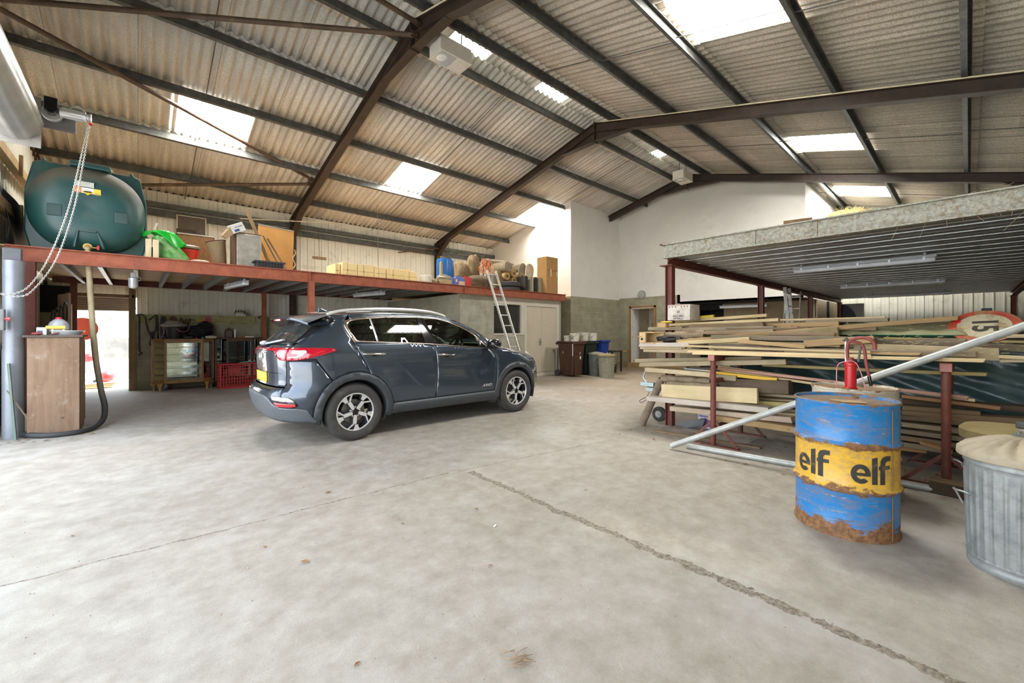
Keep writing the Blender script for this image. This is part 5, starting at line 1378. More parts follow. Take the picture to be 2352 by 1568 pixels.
chain('hand_chain', 'looped bright steel hand chain hanging from the shutter motor', [[(-.46,7.66,4.06),(-.52,7.7,3.6),(-.62,7.75,2.9),(-.78,7.8,2.25),(-.98,7.85,1.86),(-1.1,7.88,1.78),(-1.22,7.9,1.80),(-1.27,7.9,1.83)], [(-.475,7.68,4.06),(-.55,7.72,3.6),(-.67,7.77,2.9),(-.84,7.82,2.28),(-1.0,7.87,1.93),(-1.12,7.9,1.82),(-1.22,7.92,1.80)]], .021, .0035, .0085)
t = thing('duct_pipe', 'upright silver-grey pipe beside the vehicle door with a dark bracket on top', 'pipe', (-1.17, 8.12, 0))
m = MB(); m.cyl((0,0,0),(0,0,1.12),.098,n=32); m.build('lower_pipe', plain('silver_pipe', (.22,.235,.265), .4, .3, .08, 5, dirt=(.19,.195,.2)), t, smooth=40)
m = MB(); m.cyl((0,0,1.12),(0,0,2.24),.094,n=32); m.build('upper_pipe', plain('silver_pipe', (.5,.5,.5)), t, smooth=40)
m = MB(); m.bx(-.09,.07,-.04,.04,2.2,2.40); m.build('bracket', plain('bracket_dark', (.09,.09,.10), .5, .3), t, bevel=.01)
t = thing('switch_box', 'small grey push-button box with a red stop button beside the silver pipe', 'switch box', (-1.27, 7.93, 1.36)); m = MB(); m.bx(-.08,.06,-.05,.04,0,.26); m.build('box', plain('switch_grey', (.17,.17,.17), .5), t, bevel=.01); m = MB(); m.cyl((.06,-.03,.14),(.09,-.03,.14),.012); m.cyl((.085,-.03,.14),(.105,-.03,.14),.024,n=16); m.build('stop_button', M['redbright'], t)
t = thing('wooden_strut', 'weathered grey-green board propped at the foot of the silver pipe', 'board', (-1.13, 7.95, 0)); m = MB(); m.bar((0,0,0),(-.06,.02,.95),.06,.02,(1,0,0)); m.build('board', plain('green_board', (.16,.22,.18), .8), t)
t = thing('walking_stick', 'thin stick leaning against the silver pipe near the floor', 'stick', (-.98, 7.98, 0)); m = MB(); m.cyl((0,0,0.12),(-.22,-.03,.62),.008,n=6); m.build('stick', M['old_grey'], t)
t = thing('stone_block', 'rough grey wooden stump standing between the pipe and the cupboard', 'stump', (-1.02, 8.13, 0)); m = MB(); m.bx(-.06,.05,-.05,.05,0,.30); m.build('stump', M['old_grey'], t, bevel=.02)
# timber rails high on the near gable
for i, (z, lab) in enumerate(((3.0,'lower timber rail on the near gable cladding above the oil tank'),(3.75,'upper timber rail on the near gable cladding above the oil tank'))):
    t = thing('timber_rail', lab, 'rail', (-1.38, 10.8, z), 0, 'gable rails'); m = MB(); m.bx(-.05,.05,-2.4,2.3,0,.14); m.build('rail', M['timber'], t, bevel=.004)
    for y in (-1.2,.2,1.6): m = MB(); m.bx(.05,.09,y-.03,y+.03,-.05,.25); m.build('cleat', M['timber'], t)
t = thing('black_sheet', 'black plastic sheet draped in the dark corner beside the oil tank', 'sheet', (-1.33, 9.6, FZ+.05)); m = MB(); m.grid(lambda u, w: (.06*sin(9*u+5*w)*.6, -.9+2.0*u, .75*w*(1-.45*u)+.0), 20, 10); o = m.build('sheet', plain('black_film', (.012,.013,.02), .4), t, smooth=70); o.modifiers.new('s', 'SOLIDIFY').thickness = .004

# ================================================================ wooden cupboard and what is on it
cw = wood('worn_oak', (.20,.115,.065), (.30,.195,.125), .7, 2, 9, dirt=(.36,.285,.22), dlo=.54, rnd=.02)
t = thing('cupboard', 'tall worn brown wooden cupboard with flaking varnish beside the doorway', 'cupboard', (-.80, 7.98, 0))
m = MB(); m.bx(-.24,.22,-.02,.62,0,1.27); m.build('carcass', cw, t, bevel=.006)
m = MB(); m.bx(-.275,.255,-.05,.65,1.27,1.30); m.build('top', wood('cup_top', (.10,.07,.05), (.17,.12,.09), .6, 0, 9), t, bevel=.006)
m = MB(); m.bx(.22,.235,.04,.56,.10,1.22); o = m.build('door', wood('cup_door', (.17,.10,.055), (.27,.17,.09), .6, 2, 9, rnd=.02), t, bevel=.004)
m = MB(); m.bx(.235,.26,.07,.11,.58,.68); m.build('door_catch', M['galv_dark'], o)
TZ = 1.30
t = thing('demijohn', 'translucent grey plastic bottle with a red cap on the wooden cupboard', 'bottle', (-.80, 8.30, TZ))
m = MB(); m.lathe([(.0,0),(.095,0),(.10,.015),(.10,.13),(.085,.17),(.05,.205),(.03,.215),(.0,.215)], 28); m.build('bottle', plain('cloudy_plastic', (.45,.46,.48), .3, 0, .1, 5), t, smooth=40)
m = MB(); m.cyl((0,0,.212),(0,0,.238),.033,n=18); m.build('cap', plain('red_cap', (.50,.02,.04), .4), t)
m = MB(); m.lathe([(.1005,.015),(.1005,.075)], 28); m.build('fluid_band', plain('murky_fluid', (.30,.24,.18), .4), t)
t = thing('milk_carton', 'small white printed carton standing in front of the plastic bottle', 'carton', (-.93, 8.10, TZ)); m = MB(); m.bx(-.045,.045,-.03,.04,0,.10); m.build('carton', plain('carton_white', (.68,.68,.68), .5), t, bevel=.004); m = MB(); m.bx(-.04,.01,-.032,-.03,.02,.06); m.build('print', plain('print_dark', (.1,.11,.14), .5), t)
t = thing('paint_roller', 'yellow roller sleeve laid across a carton on the cupboard', 'roller', (-.83, 8.04, TZ+.10)); m = MB(); m.cyl((-.06,0,0),(.115,.0,0),.022,n=18); m.build('sleeve', plain('yellow_sleeve', (.80,.56,.10), .8), t, smooth=40); m = MB(); m.cyl((.0,.0,-.02),(.0,.02,-.09),.012); m.cyl((.1,.0,-.02),(.1,.02,-.09),.012);m.build('stand', M['cream'], t)
t = thing('enamel_dish', 'shallow white dish sitting near the edge of the wooden cupboard', 'dish', (-.70, 8.12, TZ)); m = MB(); m.lathe([(.0,.0),(.11,.0),(.16,.05),(.168,.052),(.165,.06),(.155,.055),(.105,.01),(0,.01)], 36); m.build('dish', plain('white_enamel', (.62,.64,.66), .25), t, smooth=40)
t = thing('red_brush', 'small red and brown hand tool lying on the cupboard beside the carton', 'tool', (-.97, 8.06, TZ)); m = MB(); m.ell((0,0,.018), (.05,.03,.02)); m.build('head', plain('dull_red', (.30,.06,.05), .6), t, smooth=50); m = MB(); m.bar((.13,-.03,.01),(.2,-.05,.03),.04,.012); m.build('blade', plain('dark_red', (.20,.03,.03), .5), t)
# clutter in the dark behind the cupboard
t = thing('cardboard_stack', 'torn brown cardboard boxes piled in the dark corner behind the cupboard', 'boxes', (-1.2, 9.8, 0)); 
for i, (x, y, z, a, b, h) in enumerate(((0,0,0,.4,.5,1.0),(.12,.15,1.0,.35,.4,.35),(-.05,-.4,0,.35,.3,1.2))): m = MB(); m.bx(x-a/2,x+a/2,y-b/2,y+b/2,z,z+h); m.build('box', plain('dark_card', (.20,.13,.075), .9, 0, .2, 5), t, bevel=.01)
t = thing('wire_basket', 'dark tangle of wire hoops hanging in the corner beside the door', 'hoops', (-1.15, 11.2, 1.55)); m = MB()
for k_ in range(4): m.tube([(.0+.05*k_, .25*cos(a), .18*sin(a)+.05*k_) for a in [2*pi*i/24 for i in range(24)]], .012, 6, True)
m.build('hoops', plain('dark_wire', (.05,.045,.04), .7), t, smooth=60)

# ================================================================ outside the small door
t = thing('mooring_buoy', 'red inflatable buoy lying in the sunlit yard outside the small door', 'buoy', (-.63, 15.3, .14)); m = MB(); m.ell((0,0,0),(.17,.17,.15), 24, 14); m.build('ball', plain('buoy_red', (.70,.03,.03), .4), t, smooth=60); m = MB(); m.cyl((-.12,0,-.06),(-.24,0,-.11),.05,.03,n=12); m.build('neck', plain('buoy_black', (.03,.03,.03), .5), t, smooth=40)
t = thing('mooring_buoy', 'half-hidden red and white buoy further out in the yard behind the hose', 'buoy', (-1.1, 17.5, .55)); m = MB(); m.ell((0,0,0),(.13,.13,.13), 20, 12); m.build('ball', plain('buoy_red', (.7,.03,.03)), t, smooth=60); m = MB(); m.ell((0,0,.22),(.10,.10,.12), 20, 12); m.build('float', plain('buoy_white', (.8,.6,.5), .5), t, smooth=60)
t = thing('board_stack', 'flat brown boards lying on the yard just outside the small door', 'boards', (-.75, 14.55, -.06)); 
for i in range(3): m = MB(); m.box((.02*i, .05*i, .03+.03*i), (.55,.5-.08*i,.025), Matrix.Rotation(.1*i, 3, 'Z')); m.build('board', M['timber'], t)
t = thing('water_trough', 'grey concrete trough beyond the small door', 'trough', (-.15, 17.0, .55)); m = MB(); m.bx(-.75,.9,-.3,.3,0,.62); m.build('trough', plain('trough_grey', (.22,.215,.20), .9, 0, .2, 5), t, bevel=.03); m = MB(); m.bx(-.6,.7,-.2,.2,-.61,0); m.build('plinth', M['yard'], t)
t = thing('road_sign', 'round red disc sign seen edge of the small door opening', 'sign', (-.95, 13.7, 1.40)); m = MB(); m.cyl((0,0,0),(0,-.02,0),.26,n=36); m.build('disc', plain('sign_red', (.45,.06,.03), .5), t); m = MB(); m.cyl((0,.01,-1.45),(0,.01,.1),.03,n=10); m.build('pole', M['galv'], t)
m = MB(); m.bx(-6, 6, 20.0, 20.2, -.06, 1.7); struct(m.build('wall_yard', plain('yard_wall', (.62,.60,.55), .9, 0, .1, 2)))
t = thing('bush', 'bright green leafy bush above the yard wall outside the small door', 'bush', (-.6, 21.2, 1.0)); rnd = random.Random(5); m = MB()
for k_ in range(260):
    c = V((rnd.uniform(-3,3), rnd.uniform(-.6,.6), rnd.uniform(.2,1.6))); a = rnd.uniform(0,6); s_ = rnd.uniform(.06,.13); d1 = V((cos(a), sin(a), rnd.uniform(-.5,.5)))*s_; d2 = V((-sin(a), cos(a), rnd.uniform(-.4,.6)))*s_*.5
    m.add([c-d1, c-d2, c+d1, c+d2], [(0,1,2,3)])
m.build('foliage', plain('leaf_green', (.16,.36,.07), .6), t)

# ================================================================ tack rail on the left wall
WY = 12.75
rl = thing('peg_rail', 'long mossy timber rail fixed along the blockwork above the glazed cabinets', 'rail', (1.1, WY-.02, 1.52))
mossy = wood('mossy_timber', (.30,.265,.115), (.45,.41,.21), .85, 0, 9, dirt=(.16,.17,.05), dlo=.5, rnd=.02)
m = MB(); m.bx(-1.15,1.2,-.02,.02,.06,.22); m.build('board', mossy, rl, bevel=.004)
m = MB(); m.bx(-1.12,5.0,-.01,.03,.0,.055); m.build('lower_batten', mossy, rl)
m = MB(); m.bx(1.22,5.0,.0,.03,.12,.22); m.build('far_batten', mossy, rl)
for i in range(8): m = MB(); m.cyl((-.2+.16*i,-.02,.16),(-.2+.16*i,-.06,.17),.005,n=6); m.build('nail', M['galv_dark'], rl)
blk = plain('black_leather', (.018,.017,.016), .5, 0, .1, 10)
def strap(nm, lab, cat, loops, mat, r=.012, flat=None):
    o = V(loops[0][0]); t = thing(nm, lab, cat, o)
    for i, lp in enumerate(loops):
        m = MB(); m.tube([p-o for p in spline([V(q) for q in lp], 6)], r, 6); m.build('strap', mat, t, smooth=60)
    return t
y = WY-.06
strap('lead_rope', 'single black rope lead hanging nearest the doorway', 'rope', [[(.02,y,1.69),(-.0,y,1.72),(.06,y,1.73),(.10,y,1.70)],[(.02,y,1.69),(.015,y,1.2),(.02,y,.9),(.06,y,.85),(.0,y,.8)]], blk, .014)
strap('bridle', 'black leather bridle with a doubled loop hanging second from the doorway', 'bridle', [[(.12,y,1.68),(.16,y,1.4),(.22,y,1.2),(.20,y,1.05),(.26,y,1.05),(.26,y,1.25),(.31,y,1.45),(.30,y,1.68)],[(.18,y,1.6),(.24,y,1.66),(.3,y,1.72),(.33,y,1.68),(.335,y,1.3),(.34,y,.92)],[(.22,y-.02,1.2),(.23,y-.02,1.35),(.27,y-.02,1.18)]], blk, .015)
strap('harness_strap', 'thick bunch of black straps hanging beside the bridle', 'strap', [[(.42,y,1.7),(.40,y,1.5),(.41,y,1.2),(.46,y,1.15),(.5,y,1.3),(.48,y,1.55),(.44,y,1.7)],[(.45,y,1.7),(.46,y,1.4),(.44,y,1.15),(.37,y,.95),(.37,y,.8),(.5,y,.74),(.62,y,.76)],[(.46,y-.02,1.68),(.50,y-.02,1.45),(.49,y-.02,1.2)],[(.43,y-.02,1.66),(.43,y-.02,1.3),(.47,y-.02,1.18)]], blk, .022)
br = plain('brown_leather', (.11,.035,.018), .55)
strap('rein', 'reddish-brown coiled leather rein hanging on the rail', 'rein', [[(.58,y,1.7),(.55,y,1.55),(.58,y,1.38),(.64,y,1.5),(.65,y,1.66),(.6,y,1.7)],[(.60,y-.02,1.68),(.60,y-.02,1.45),(.66,y-.02,1.38),(.70,y-.02,1.5),(.66,y-.02,1.66)],[(.56,y,1.5),(.53,y,1.3),(.52,y,1.1),(.55,y,.98)]], br, .016)
strap('rein', 'dark brown looped leather straps hanging last on the rail', 'strap', [[(.76,y,1.68),(.73,y,1.5),(.76,y,1.4),(.80,y,1.52),(.78,y,1.66)],[(.86,y,1.66),(.83,y,1.5),(.87,y,1.42),(.91,y,1.55),(.95,y,1.64),(.9,y,1.62),(.86,y,1.48)],[(.80,y-.02,1.6),(.84,y-.02,1.45),(.9,y-.02,1.42)]], plain('dark_leather', (.05,.022,.014), .5), .014)
t = thing('screwdriver', 'yellow-handled tool stuck behind the lower batten of the rail', 'tool', (1.05, y, 1.62)); m = MB(); m.cyl((0,0,0),(.18,0,0),.022,n=12); m.build('handle', plain('yellow_handle', (.55,.36,.02), .4), t, smooth=40); m = MB(); m.cyl((-.15,0,0),(0,0,0),.012); m.build('shank', M['galv_dark'], t)
strap('twine', 'frayed bright pink twine knotted on the rail', 'twine', [[(1.27,y,1.72),(1.24,y,1.66),(1.30,y,1.60),(1.33,y,1.66),(1.29,y,1.70),(1.26,y,1.6),(1.27,y,1.52),(1.33,y,1.56)],[(1.3,y,1.72),(1.33,y-.02,1.6),(1.27,y-.02,1.57),(1.3,y-.01,1.48)],[(1.27,y,1.68),(1.33,y,1.7),(1.28,y-.02,1.63),(1.24,y,1.58)]], plain('pink_twine', (.62,.10,.19), .8), .009)
t = thing('cycle_helmet', 'grubby white vented cycle helmet sitting on the timber rail', 'helmet', (1.96, WY+.03, 1.75)); m = MB(); m.ell((0,0,.06),(.13,.10,.10), 24, 12); m.build('shell', plain('grubby_white', (.55,.49,.34), .7, 0, .2, 8), t, smooth=60)
for i in range(4): m = MB(); m.ell((-.09+.06*i,-.075,.10),(.014,.04,.035), 10, 6); m.build('vent', M['dark'], t, smooth=60)
m = MB(); m.bx(-.11,.12,-.11,.0,-.01,.035); m.build('visor', plain('helmet_band', (.52,.55,.58), .5), t, bevel=.01)
chain('hook_chain', 'rusty chain with a hook hanging from the rail above the dark cabinet', [[(2.42,WY-.07,1.66),(2.42,WY-.07,1.3),(2.42,WY-.07,1.18)]], .055, .011, .022)
t = thing('steel_hook', 'open iron hook from which the rusty chain hangs', 'hook', (2.42, WY-.07, 1.68)); m = MB(); m.tube(spline([(0,0,-.01),(-.05,0,.04),(.02,0,.07),(.09,0,.03)], 6), .012, 6); m.build('hook', M['brown'], t, smooth=60)
t = thing('wall_socket', 'white double electrical socket on the mossy blockwork', 'socket', (2.83, WY-.02, 1.24)); m = MB(); m.bx(-.085,.085,-.02,.02,-.045,.045); m.build('plate', plain('socket_white', (.70,.70,.62), .4), t, bevel=.006)
for s_ in (-.04,.04): m = MB(); m.bx(s_-.012,s_+.012,-.024,-.02,.01,.025); m.build('switch', M['cream'], t)
m = MB(); m.bx(-.015,.015,-.05,-.02,-.075,-.045); m.tube(spline([(0,-.03,-.07),(.03,-.03,-.1),(.15,-.03,-.1)], 5), .005, 6); m.build('plug', M['cream'], t)

# ================================================================ bow-front display cabinets
CW = wood('cabinet_walnut', (.20,.085,.022), (.34,.17,.055), .35, 2, 10, rnd=.02)
yell = plain('yellowed_back', (.62,.50,.22), .7, 0, .08, 2)
CX, CY = .78, 12.28; 
t = thing('display_cabinet', 'walnut glazed display cabinet with etched front, glass shelves and cabriole legs', 'display cabinet', (CX, CY, 0))
hw, zb, zt_ = .54, .21, 1.14
plan = [(-hw,.18),(-hw,-.14),(-.33,-.30),(.33,-.30),(hw,-.14),(hw,.18)]
m = MB(); m.prism([(x*1.04, y*1.04) for x, y in plan], (0,0,zt_), (1,0,0), (0,1,0), (0,0,.035)); m.build('top', CW, t, bevel=.006)
m = MB(); m.prism([(x*1.03, y*1.03) for x, y in plan], (0,0,zb-.035), (1,0,0), (0,1,0), (0,0,.035)); m.build('plinth', CW, t, bevel=.006)
m = MB()
for (x, y) in plan: m.bx(x-.022, x+.022, y-.02, y+.02, zb, zt_)
m.bx(-.33,.33,-.315,-.285,zt_-.06,zt_); m.bx(-.33,.33,-.315,-.285,zb,zb+.03)
for sx_ in (-1,1):
    a, b = V((sx_*.33,-.30,0)), V((sx_*hw,-.14,0))
    for z in (zb+.02, zt_-.03): m.bar(a+V((0,0,z)), b+V((0,0,z)), .02, .045)
m.build('frame', CW, t, bevel=.003)
m = MB(); m.bx(-hw,hw,.165,.18,zb,zt_); m.build('back_panel', yell, t)
m = MB(); m.bx(-.31,.31,.155,.164,zb+.02,zt_-.05); m.build('mirror', NT('old_mirror').set((.82,.84,.80), .06, 1.0).m, t)
gp = glassy('cabinet_glass', (.93,.95,.92), .02, .02)
o = None
m = MB(); m.bx(-.31,.31,-.303,-.299,zb+.03,zt_-.06); o = m.build('door_glass', gp, t)
etc = plain('etched_gold', (.60,.50,.30), .5); m = MB()
def ring2(cx, cz, rx, rz, a0=0, a1=2*pi, n=18): m.tube([(cx+rx*cos(a0+(a1-a0)*i/n), -.305, cz+rz*sin(a0+(a1-a0)*i/n)) for i in range(n+1)], .002, 4)
for s_ in (-1,1):
    for cx, cz, rx, rz, a, b in ((.17,.60,.06,.028,0,6.3),(.12,.44,.03,.06,.4,5.4),(.20,.42,.075,.085,-1.2,1.5),(.13,.28,.12,.04,0,3.2),(.2,1.0,.06,.07,-1,3),(.12,1.06,.10,.03,3.2,6.3)): ring2(s_*cx, cz, rx, rz, a, b)
ring2(0,.60,.05,.05); ring2(0,.92,.09,.07); ring2(0,.84,.05,.04); m.bx(-.29,-.286,-.306,-.303,.28,1.0); m.bx(.286,.29,-.306,-.303,.28,1.0)
m.build('etched_pattern', etc, o)
for sx_ in (-1,1):
    a, b = V((sx_*.33,-.30,0)), V((sx_*hw,-.14,0)); d = b-a
    m = MB(); m.add([a+d*.08+V((0,0,zb+.04)), a+d*.92+V((0,0,zb+.04)), a+d*.92+V((0,0,zt_-.05)), a+d*.08+V((0,0,zt_-.05))], [(0,1,2,3)]); m.build('side_glass', gp, t)
for i in range(5):
    z = zb+.14+.155*i; m = MB(); m.prism([(x*.95, y*.92) for x, y in plan], (0,0,z), (1,0,0), (0,1,0), (0,0,.008)); m.build('glass_shelf', glassy('shelf_glass', (.72,.80,.74), .06, .05, .12), t)
for (x, y) in ((-.42,-.24),(.42,-.24),(-hw+.03,.15),(hw-.03,.15),(-hw+.02,-.1),(hw-.02,-.1)):
    m = MB(); m.lathe([(.02,0),(.024,.015),(.014,.04),(.02,.10),(.055,.155),(.06,.175),(0,.175)], 14, (x,y,0)); m.build('cabriole_leg', plain('leg_varnish', (.40,.22,.07), .35), t, smooth=60)
c2 = thing('display_cabinet', 'dark mahogany glazed display cabinet behind the red crate', 'display cabinet', (1.86, 12.3, 0))
DK = wood('cabinet_mahogany', (.06,.022,.01), (.12,.05,.022), .35, 2, 10, rnd=.02)
plan2 = [(-.47,.2),(-.47,-.12),(-.25,-.24),(.25,-.24),(.47,-.12),(.47,.2)]
m = MB(); m.prism([(x*1.04, y*1.04) for x, y in plan2], (0,0,1.16), (1,0,0), (0,1,0), (0,0,.03)); m.build('top', DK, c2, bevel=.005)
m = MB(); m.prism(plan2, (0,0,.14), (1,0,0), (0,1,0), (0,0,.06)); m.build('plinth', DK, c2)
m = MB()
for (x, y) in plan2: m.bx(x-.022, x+.022, y-.02, y+.02, .14, 1.16)
m.bx(-.25,.25,-.255,-.23,1.10,1.16); m.bx(.26,.30,-.24,-.2,.2,1.16); m.build('frame', DK, c2, bevel=.003)
m = MB(); m.bx(-.45,.45,.17,.185,.2,1.15); m.build('mirror', NT('dim_mirror').set((.42,.50,.45), .04, 1.0).m, c2)
m = MB(); m.bx(-.23,.23,-.243,-.239,.2,1.1); m.build('door_glass', gp, c2)
for z in (.55,.85): m = MB(); m.prism([(x*.95,y*.9) for x, y in plan2], (0,0,z), (1,0,0), (0,1,0), (0,0,.008)); m.build('glass_shelf', glassy('shelf_glass'), c2)
for (x, y) in ((-.42,-.1),(.42,-.1),(-.42,.17),(.42,.17)): m = MB(); m.bx(x-.02,x+.02,y-.02,y+.02,0,.14); m.build('leg', DK, c2)
for i, (x, y, lab) in enumerate(((1.30,12.2,'dark narrow folded wire panel standing between the two display cabinets'),)):
    t = thing('folded_wire_cage', lab, 'panel', (x, y, 0)); m = MB()
    for k_ in range(5): m.cyl((0,-.12+.06*k_,0),(0,-.12+.06*k_,1.1),.007,n=6)
    for k_ in range(8): m.cyl((0,-.13,.08+.14*k_),(0,.13,.08+.14*k_),.006,n=6)
    m.build('mesh', plain('dark_wire'  , (.05,.045,.04), .7), t)
# on the cabinets
TC = 1.175
t = thing('feed_bucket', 'black rubber bucket topped with a grey cloth, pink cord hanging over it', 'bucket', (.62, 12.35, TC)); m = MB(); m.lathe([(.0,0),(.13,0),(.175,.26),(.185,.26),(.18,.275),(.165,.27),(.0,.25)], 30); m.build('pail', plain('black_rubber', (.02,.021,.022), .55), t, smooth=40)
m = MB(); m.ell((-.01,0,.31),(.24,.19,.06), 28, 10, noise=.1, seed=9); m.ell((-.03,.02,.36),(.15,.12,.06), 20, 10, noise=.1, seed=2); m.build('cloth', plain('grey_sacking', (.33,.31,.25), .95, 0, .15, 25, .3), t, smooth=60)
m = MB(); m.tube(spline([(-.2,-.16,.27),(-.19,-.18,.15),(-.22,-.18,.04),(-.26,-.16,-.02)], 6), .008, 6); m.tube(spline([(.02,-.19,.25),(.08,-.2,.18),(.18,-.18,.16),(.25,-.12,.22),(.27,-.1,.3)], 6), .008, 6); m.build('pink_cord', plain('dull_pink', (.42,.12,.24), .8), t, smooth=60)
t = thing('bin_bag', 'lumpy shiny black plastic bin bag on top of the walnut cabinet', 'bag', (1.06, 12.35, TC+.15)); m = MB(); m.ell((0,0,0),(.25,.2,.17), 30, 18, noise=.16, seed=12); m.ell((.13,.02,.12),(.15,.12,.13), 24, 14, noise=.2, seed=3); 
tb = NT('bin_bag_film'); tb.set((.008,.008,.009), .22); tb.bump(tb.noise(tb.mapped(), 14, 4, .6, 2.5), 1.0, .03); m.build('bag', tb.m, t, smooth=70)
for i, (x, r, c, lab) in enumerate(((.86,(.09,.04,.03),(.02,.02,.022),'small black gadget lying at the front of the walnut cabinet top'),(1.0,(.02,.02,.018),(.45,.02,.02),'tiny red knob on the front edge of the walnut cabinet top'),(1.12,(.03,.025,.02),(.05,.12,.30),'tiny blue and white tin on the walnut cabinet top'),(1.28,(.12,.06,.035),(.50,.45,.32),'pale crumpled cloth with a red patch at the end of the walnut cabinet top'))):
    t = thing(['gadget','knob','tin','rag'][i], lab, ['gadget','knob','tin','cloth'][i], (x, 12.03, TC+r[2])); m = MB(); m.ell((0,0,0), r, 16, 8, noise=.12, seed=i, p=.7); m.build('body', plain('bits%d' % i, c, .5), t, smooth=50)
T2 = 1.19
t = thing('bird_cage_lantern', 'small house-shaped dark lantern standing on the mahogany cabinet', 'lantern', (1.68, 12.45, T2)); m = MB()
for x in (-.07,.07):
    for y in (-.05,.05): m.cyl((x,y,0),(x,y,.17),.008,n=6)
m.prism([(-.085,.165),(.085,.165),(0,.25)], (0,-.06,0), (1,0,0), (0,0,1), (0,.12,0)); m.bx(-.08,.08,-.06,.06,0,.012); m.build('frame', plain('lantern_dark', (.06,.035,.025), .7), t); m = MB(); m.bx(-.065,.065,-.045,.045,.01,.165); m.build('glass', plain('lantern_mesh', (.14,.11,.07), .8), t)
t = thing('candle', 'white candle-like tube standing upright beside the lantern', 'tube', (1.78, 12.2, T2)); m = MB(); m.cyl((0,0,0),(0,0,.20),.02,n=14); m.build('tube', plain('white_plastic', (.68,.68,.66), .4), t, smooth=40)
t = thing('carving_knife', 'orange-handled kitchen knife lying on the mahogany cabinet', 'knife', (1.95, 12.1, T2+.015)); m = MB(); m.cyl((-.12,0,0),(.02,0,0),.014,n=10); m.build('handle', plain('orange_handle', (.45,.12,.03), .4), t, smooth=40); m = MB(); m.bx(.02,.22,-.002,.002,-.012,.014); m.build('blade', M['satin'], t)
# red poultry crate
rc = thing('poultry_crate', 'red slatted plastic crate standing on edge in front of the mahogany cabinet', 'crate', (1.80, 11.82, 0), radians(4))
red = plain('crate_red', (.46,.02,.022), .5, 0, .1, 8); W_, H_, D_ = .78, .58, .24
m = MB()
for x in (-W_/2, W_/2): m.bx(x-.014,x+.014,-D_/2,-D_/2+.02,0,H_); m.bx(x-.014,x+.014,D_/2-.02,D_/2,0,H_)
for z in (.014,H_-.014): m.bx(-W_/2,W_/2,-D_/2,-D_/2+.02,z-.014,z+.014); m.bx(-W_/2,W_/2,D_/2-.02,D_/2,z-.014,z+.014)
m.bx(-W_/2,W_/2,-D_/2,D_/2,H_-.012,H_); m.bx(-W_/2,W_/2,-D_/2,D_/2,0,.012); m.build('outer_frame', red, rc)
for side, yy in (('front_grid',-D_/2+.008),('back_grid',D_/2-.008)):
    m = MB()
    for i in range(1,14): x = -W_/2+W_*i/14; m.bx(x-.004,x+.004,yy-.004,yy+.004,0,H_)
    for i in range(1,8): z = H_*i/8; m.bx(-W_/2,W_/2,yy-.004,yy+.004,z-.004,z+.004)
    m.build(side, red, rc)
m = MB()
for i in range(9): m.bx(-W_/2-.006,-W_/2+.006,-D_/2,D_/2,.03+.065*i,.055+.065*i); m.bx(W_/2-.006,W_/2+.006,-D_/2,D_/2,.03+.065*i,.055+.065*i)
m.build('end_slats', red, rc)
m = MB(); m.bx(-.2,.06,D_/2-.03,D_/2-.02,.32,.52); m.build('inner_door', plain('crate_red2', (.32,.05,.05), .5), rc)
m = MB(); m.tube(spline([(.0,-.05,H_+.012),(.12,-.1,H_+.02),(.25,-.02,H_+.012),(.35,-.12,H_+.03),(.42,-.14,H_-.05)], 6), .008, 6); m.tube(spline([(.05,.02,H_+.012),(.2,.05,H_+.025),(.36,-.03,H_+.012)], 6), .008, 6); m.build('green_rope', plain('green_rope', (.16,.26,.20), .8), rc, smooth=60)
t = thing('crumpled_bag', 'crumpled silvery wrapper tucked under the walnut cabinet', 'wrapper', (.40, 12.3, .06)); m = MB(); m.ell((0,0,0),(.09,.07,.06), 18, 10, noise=.35, seed=7); m.build('wrapper', plain('silver_wrap', (.4,.42,.45), .3, .4), t, smooth=40)
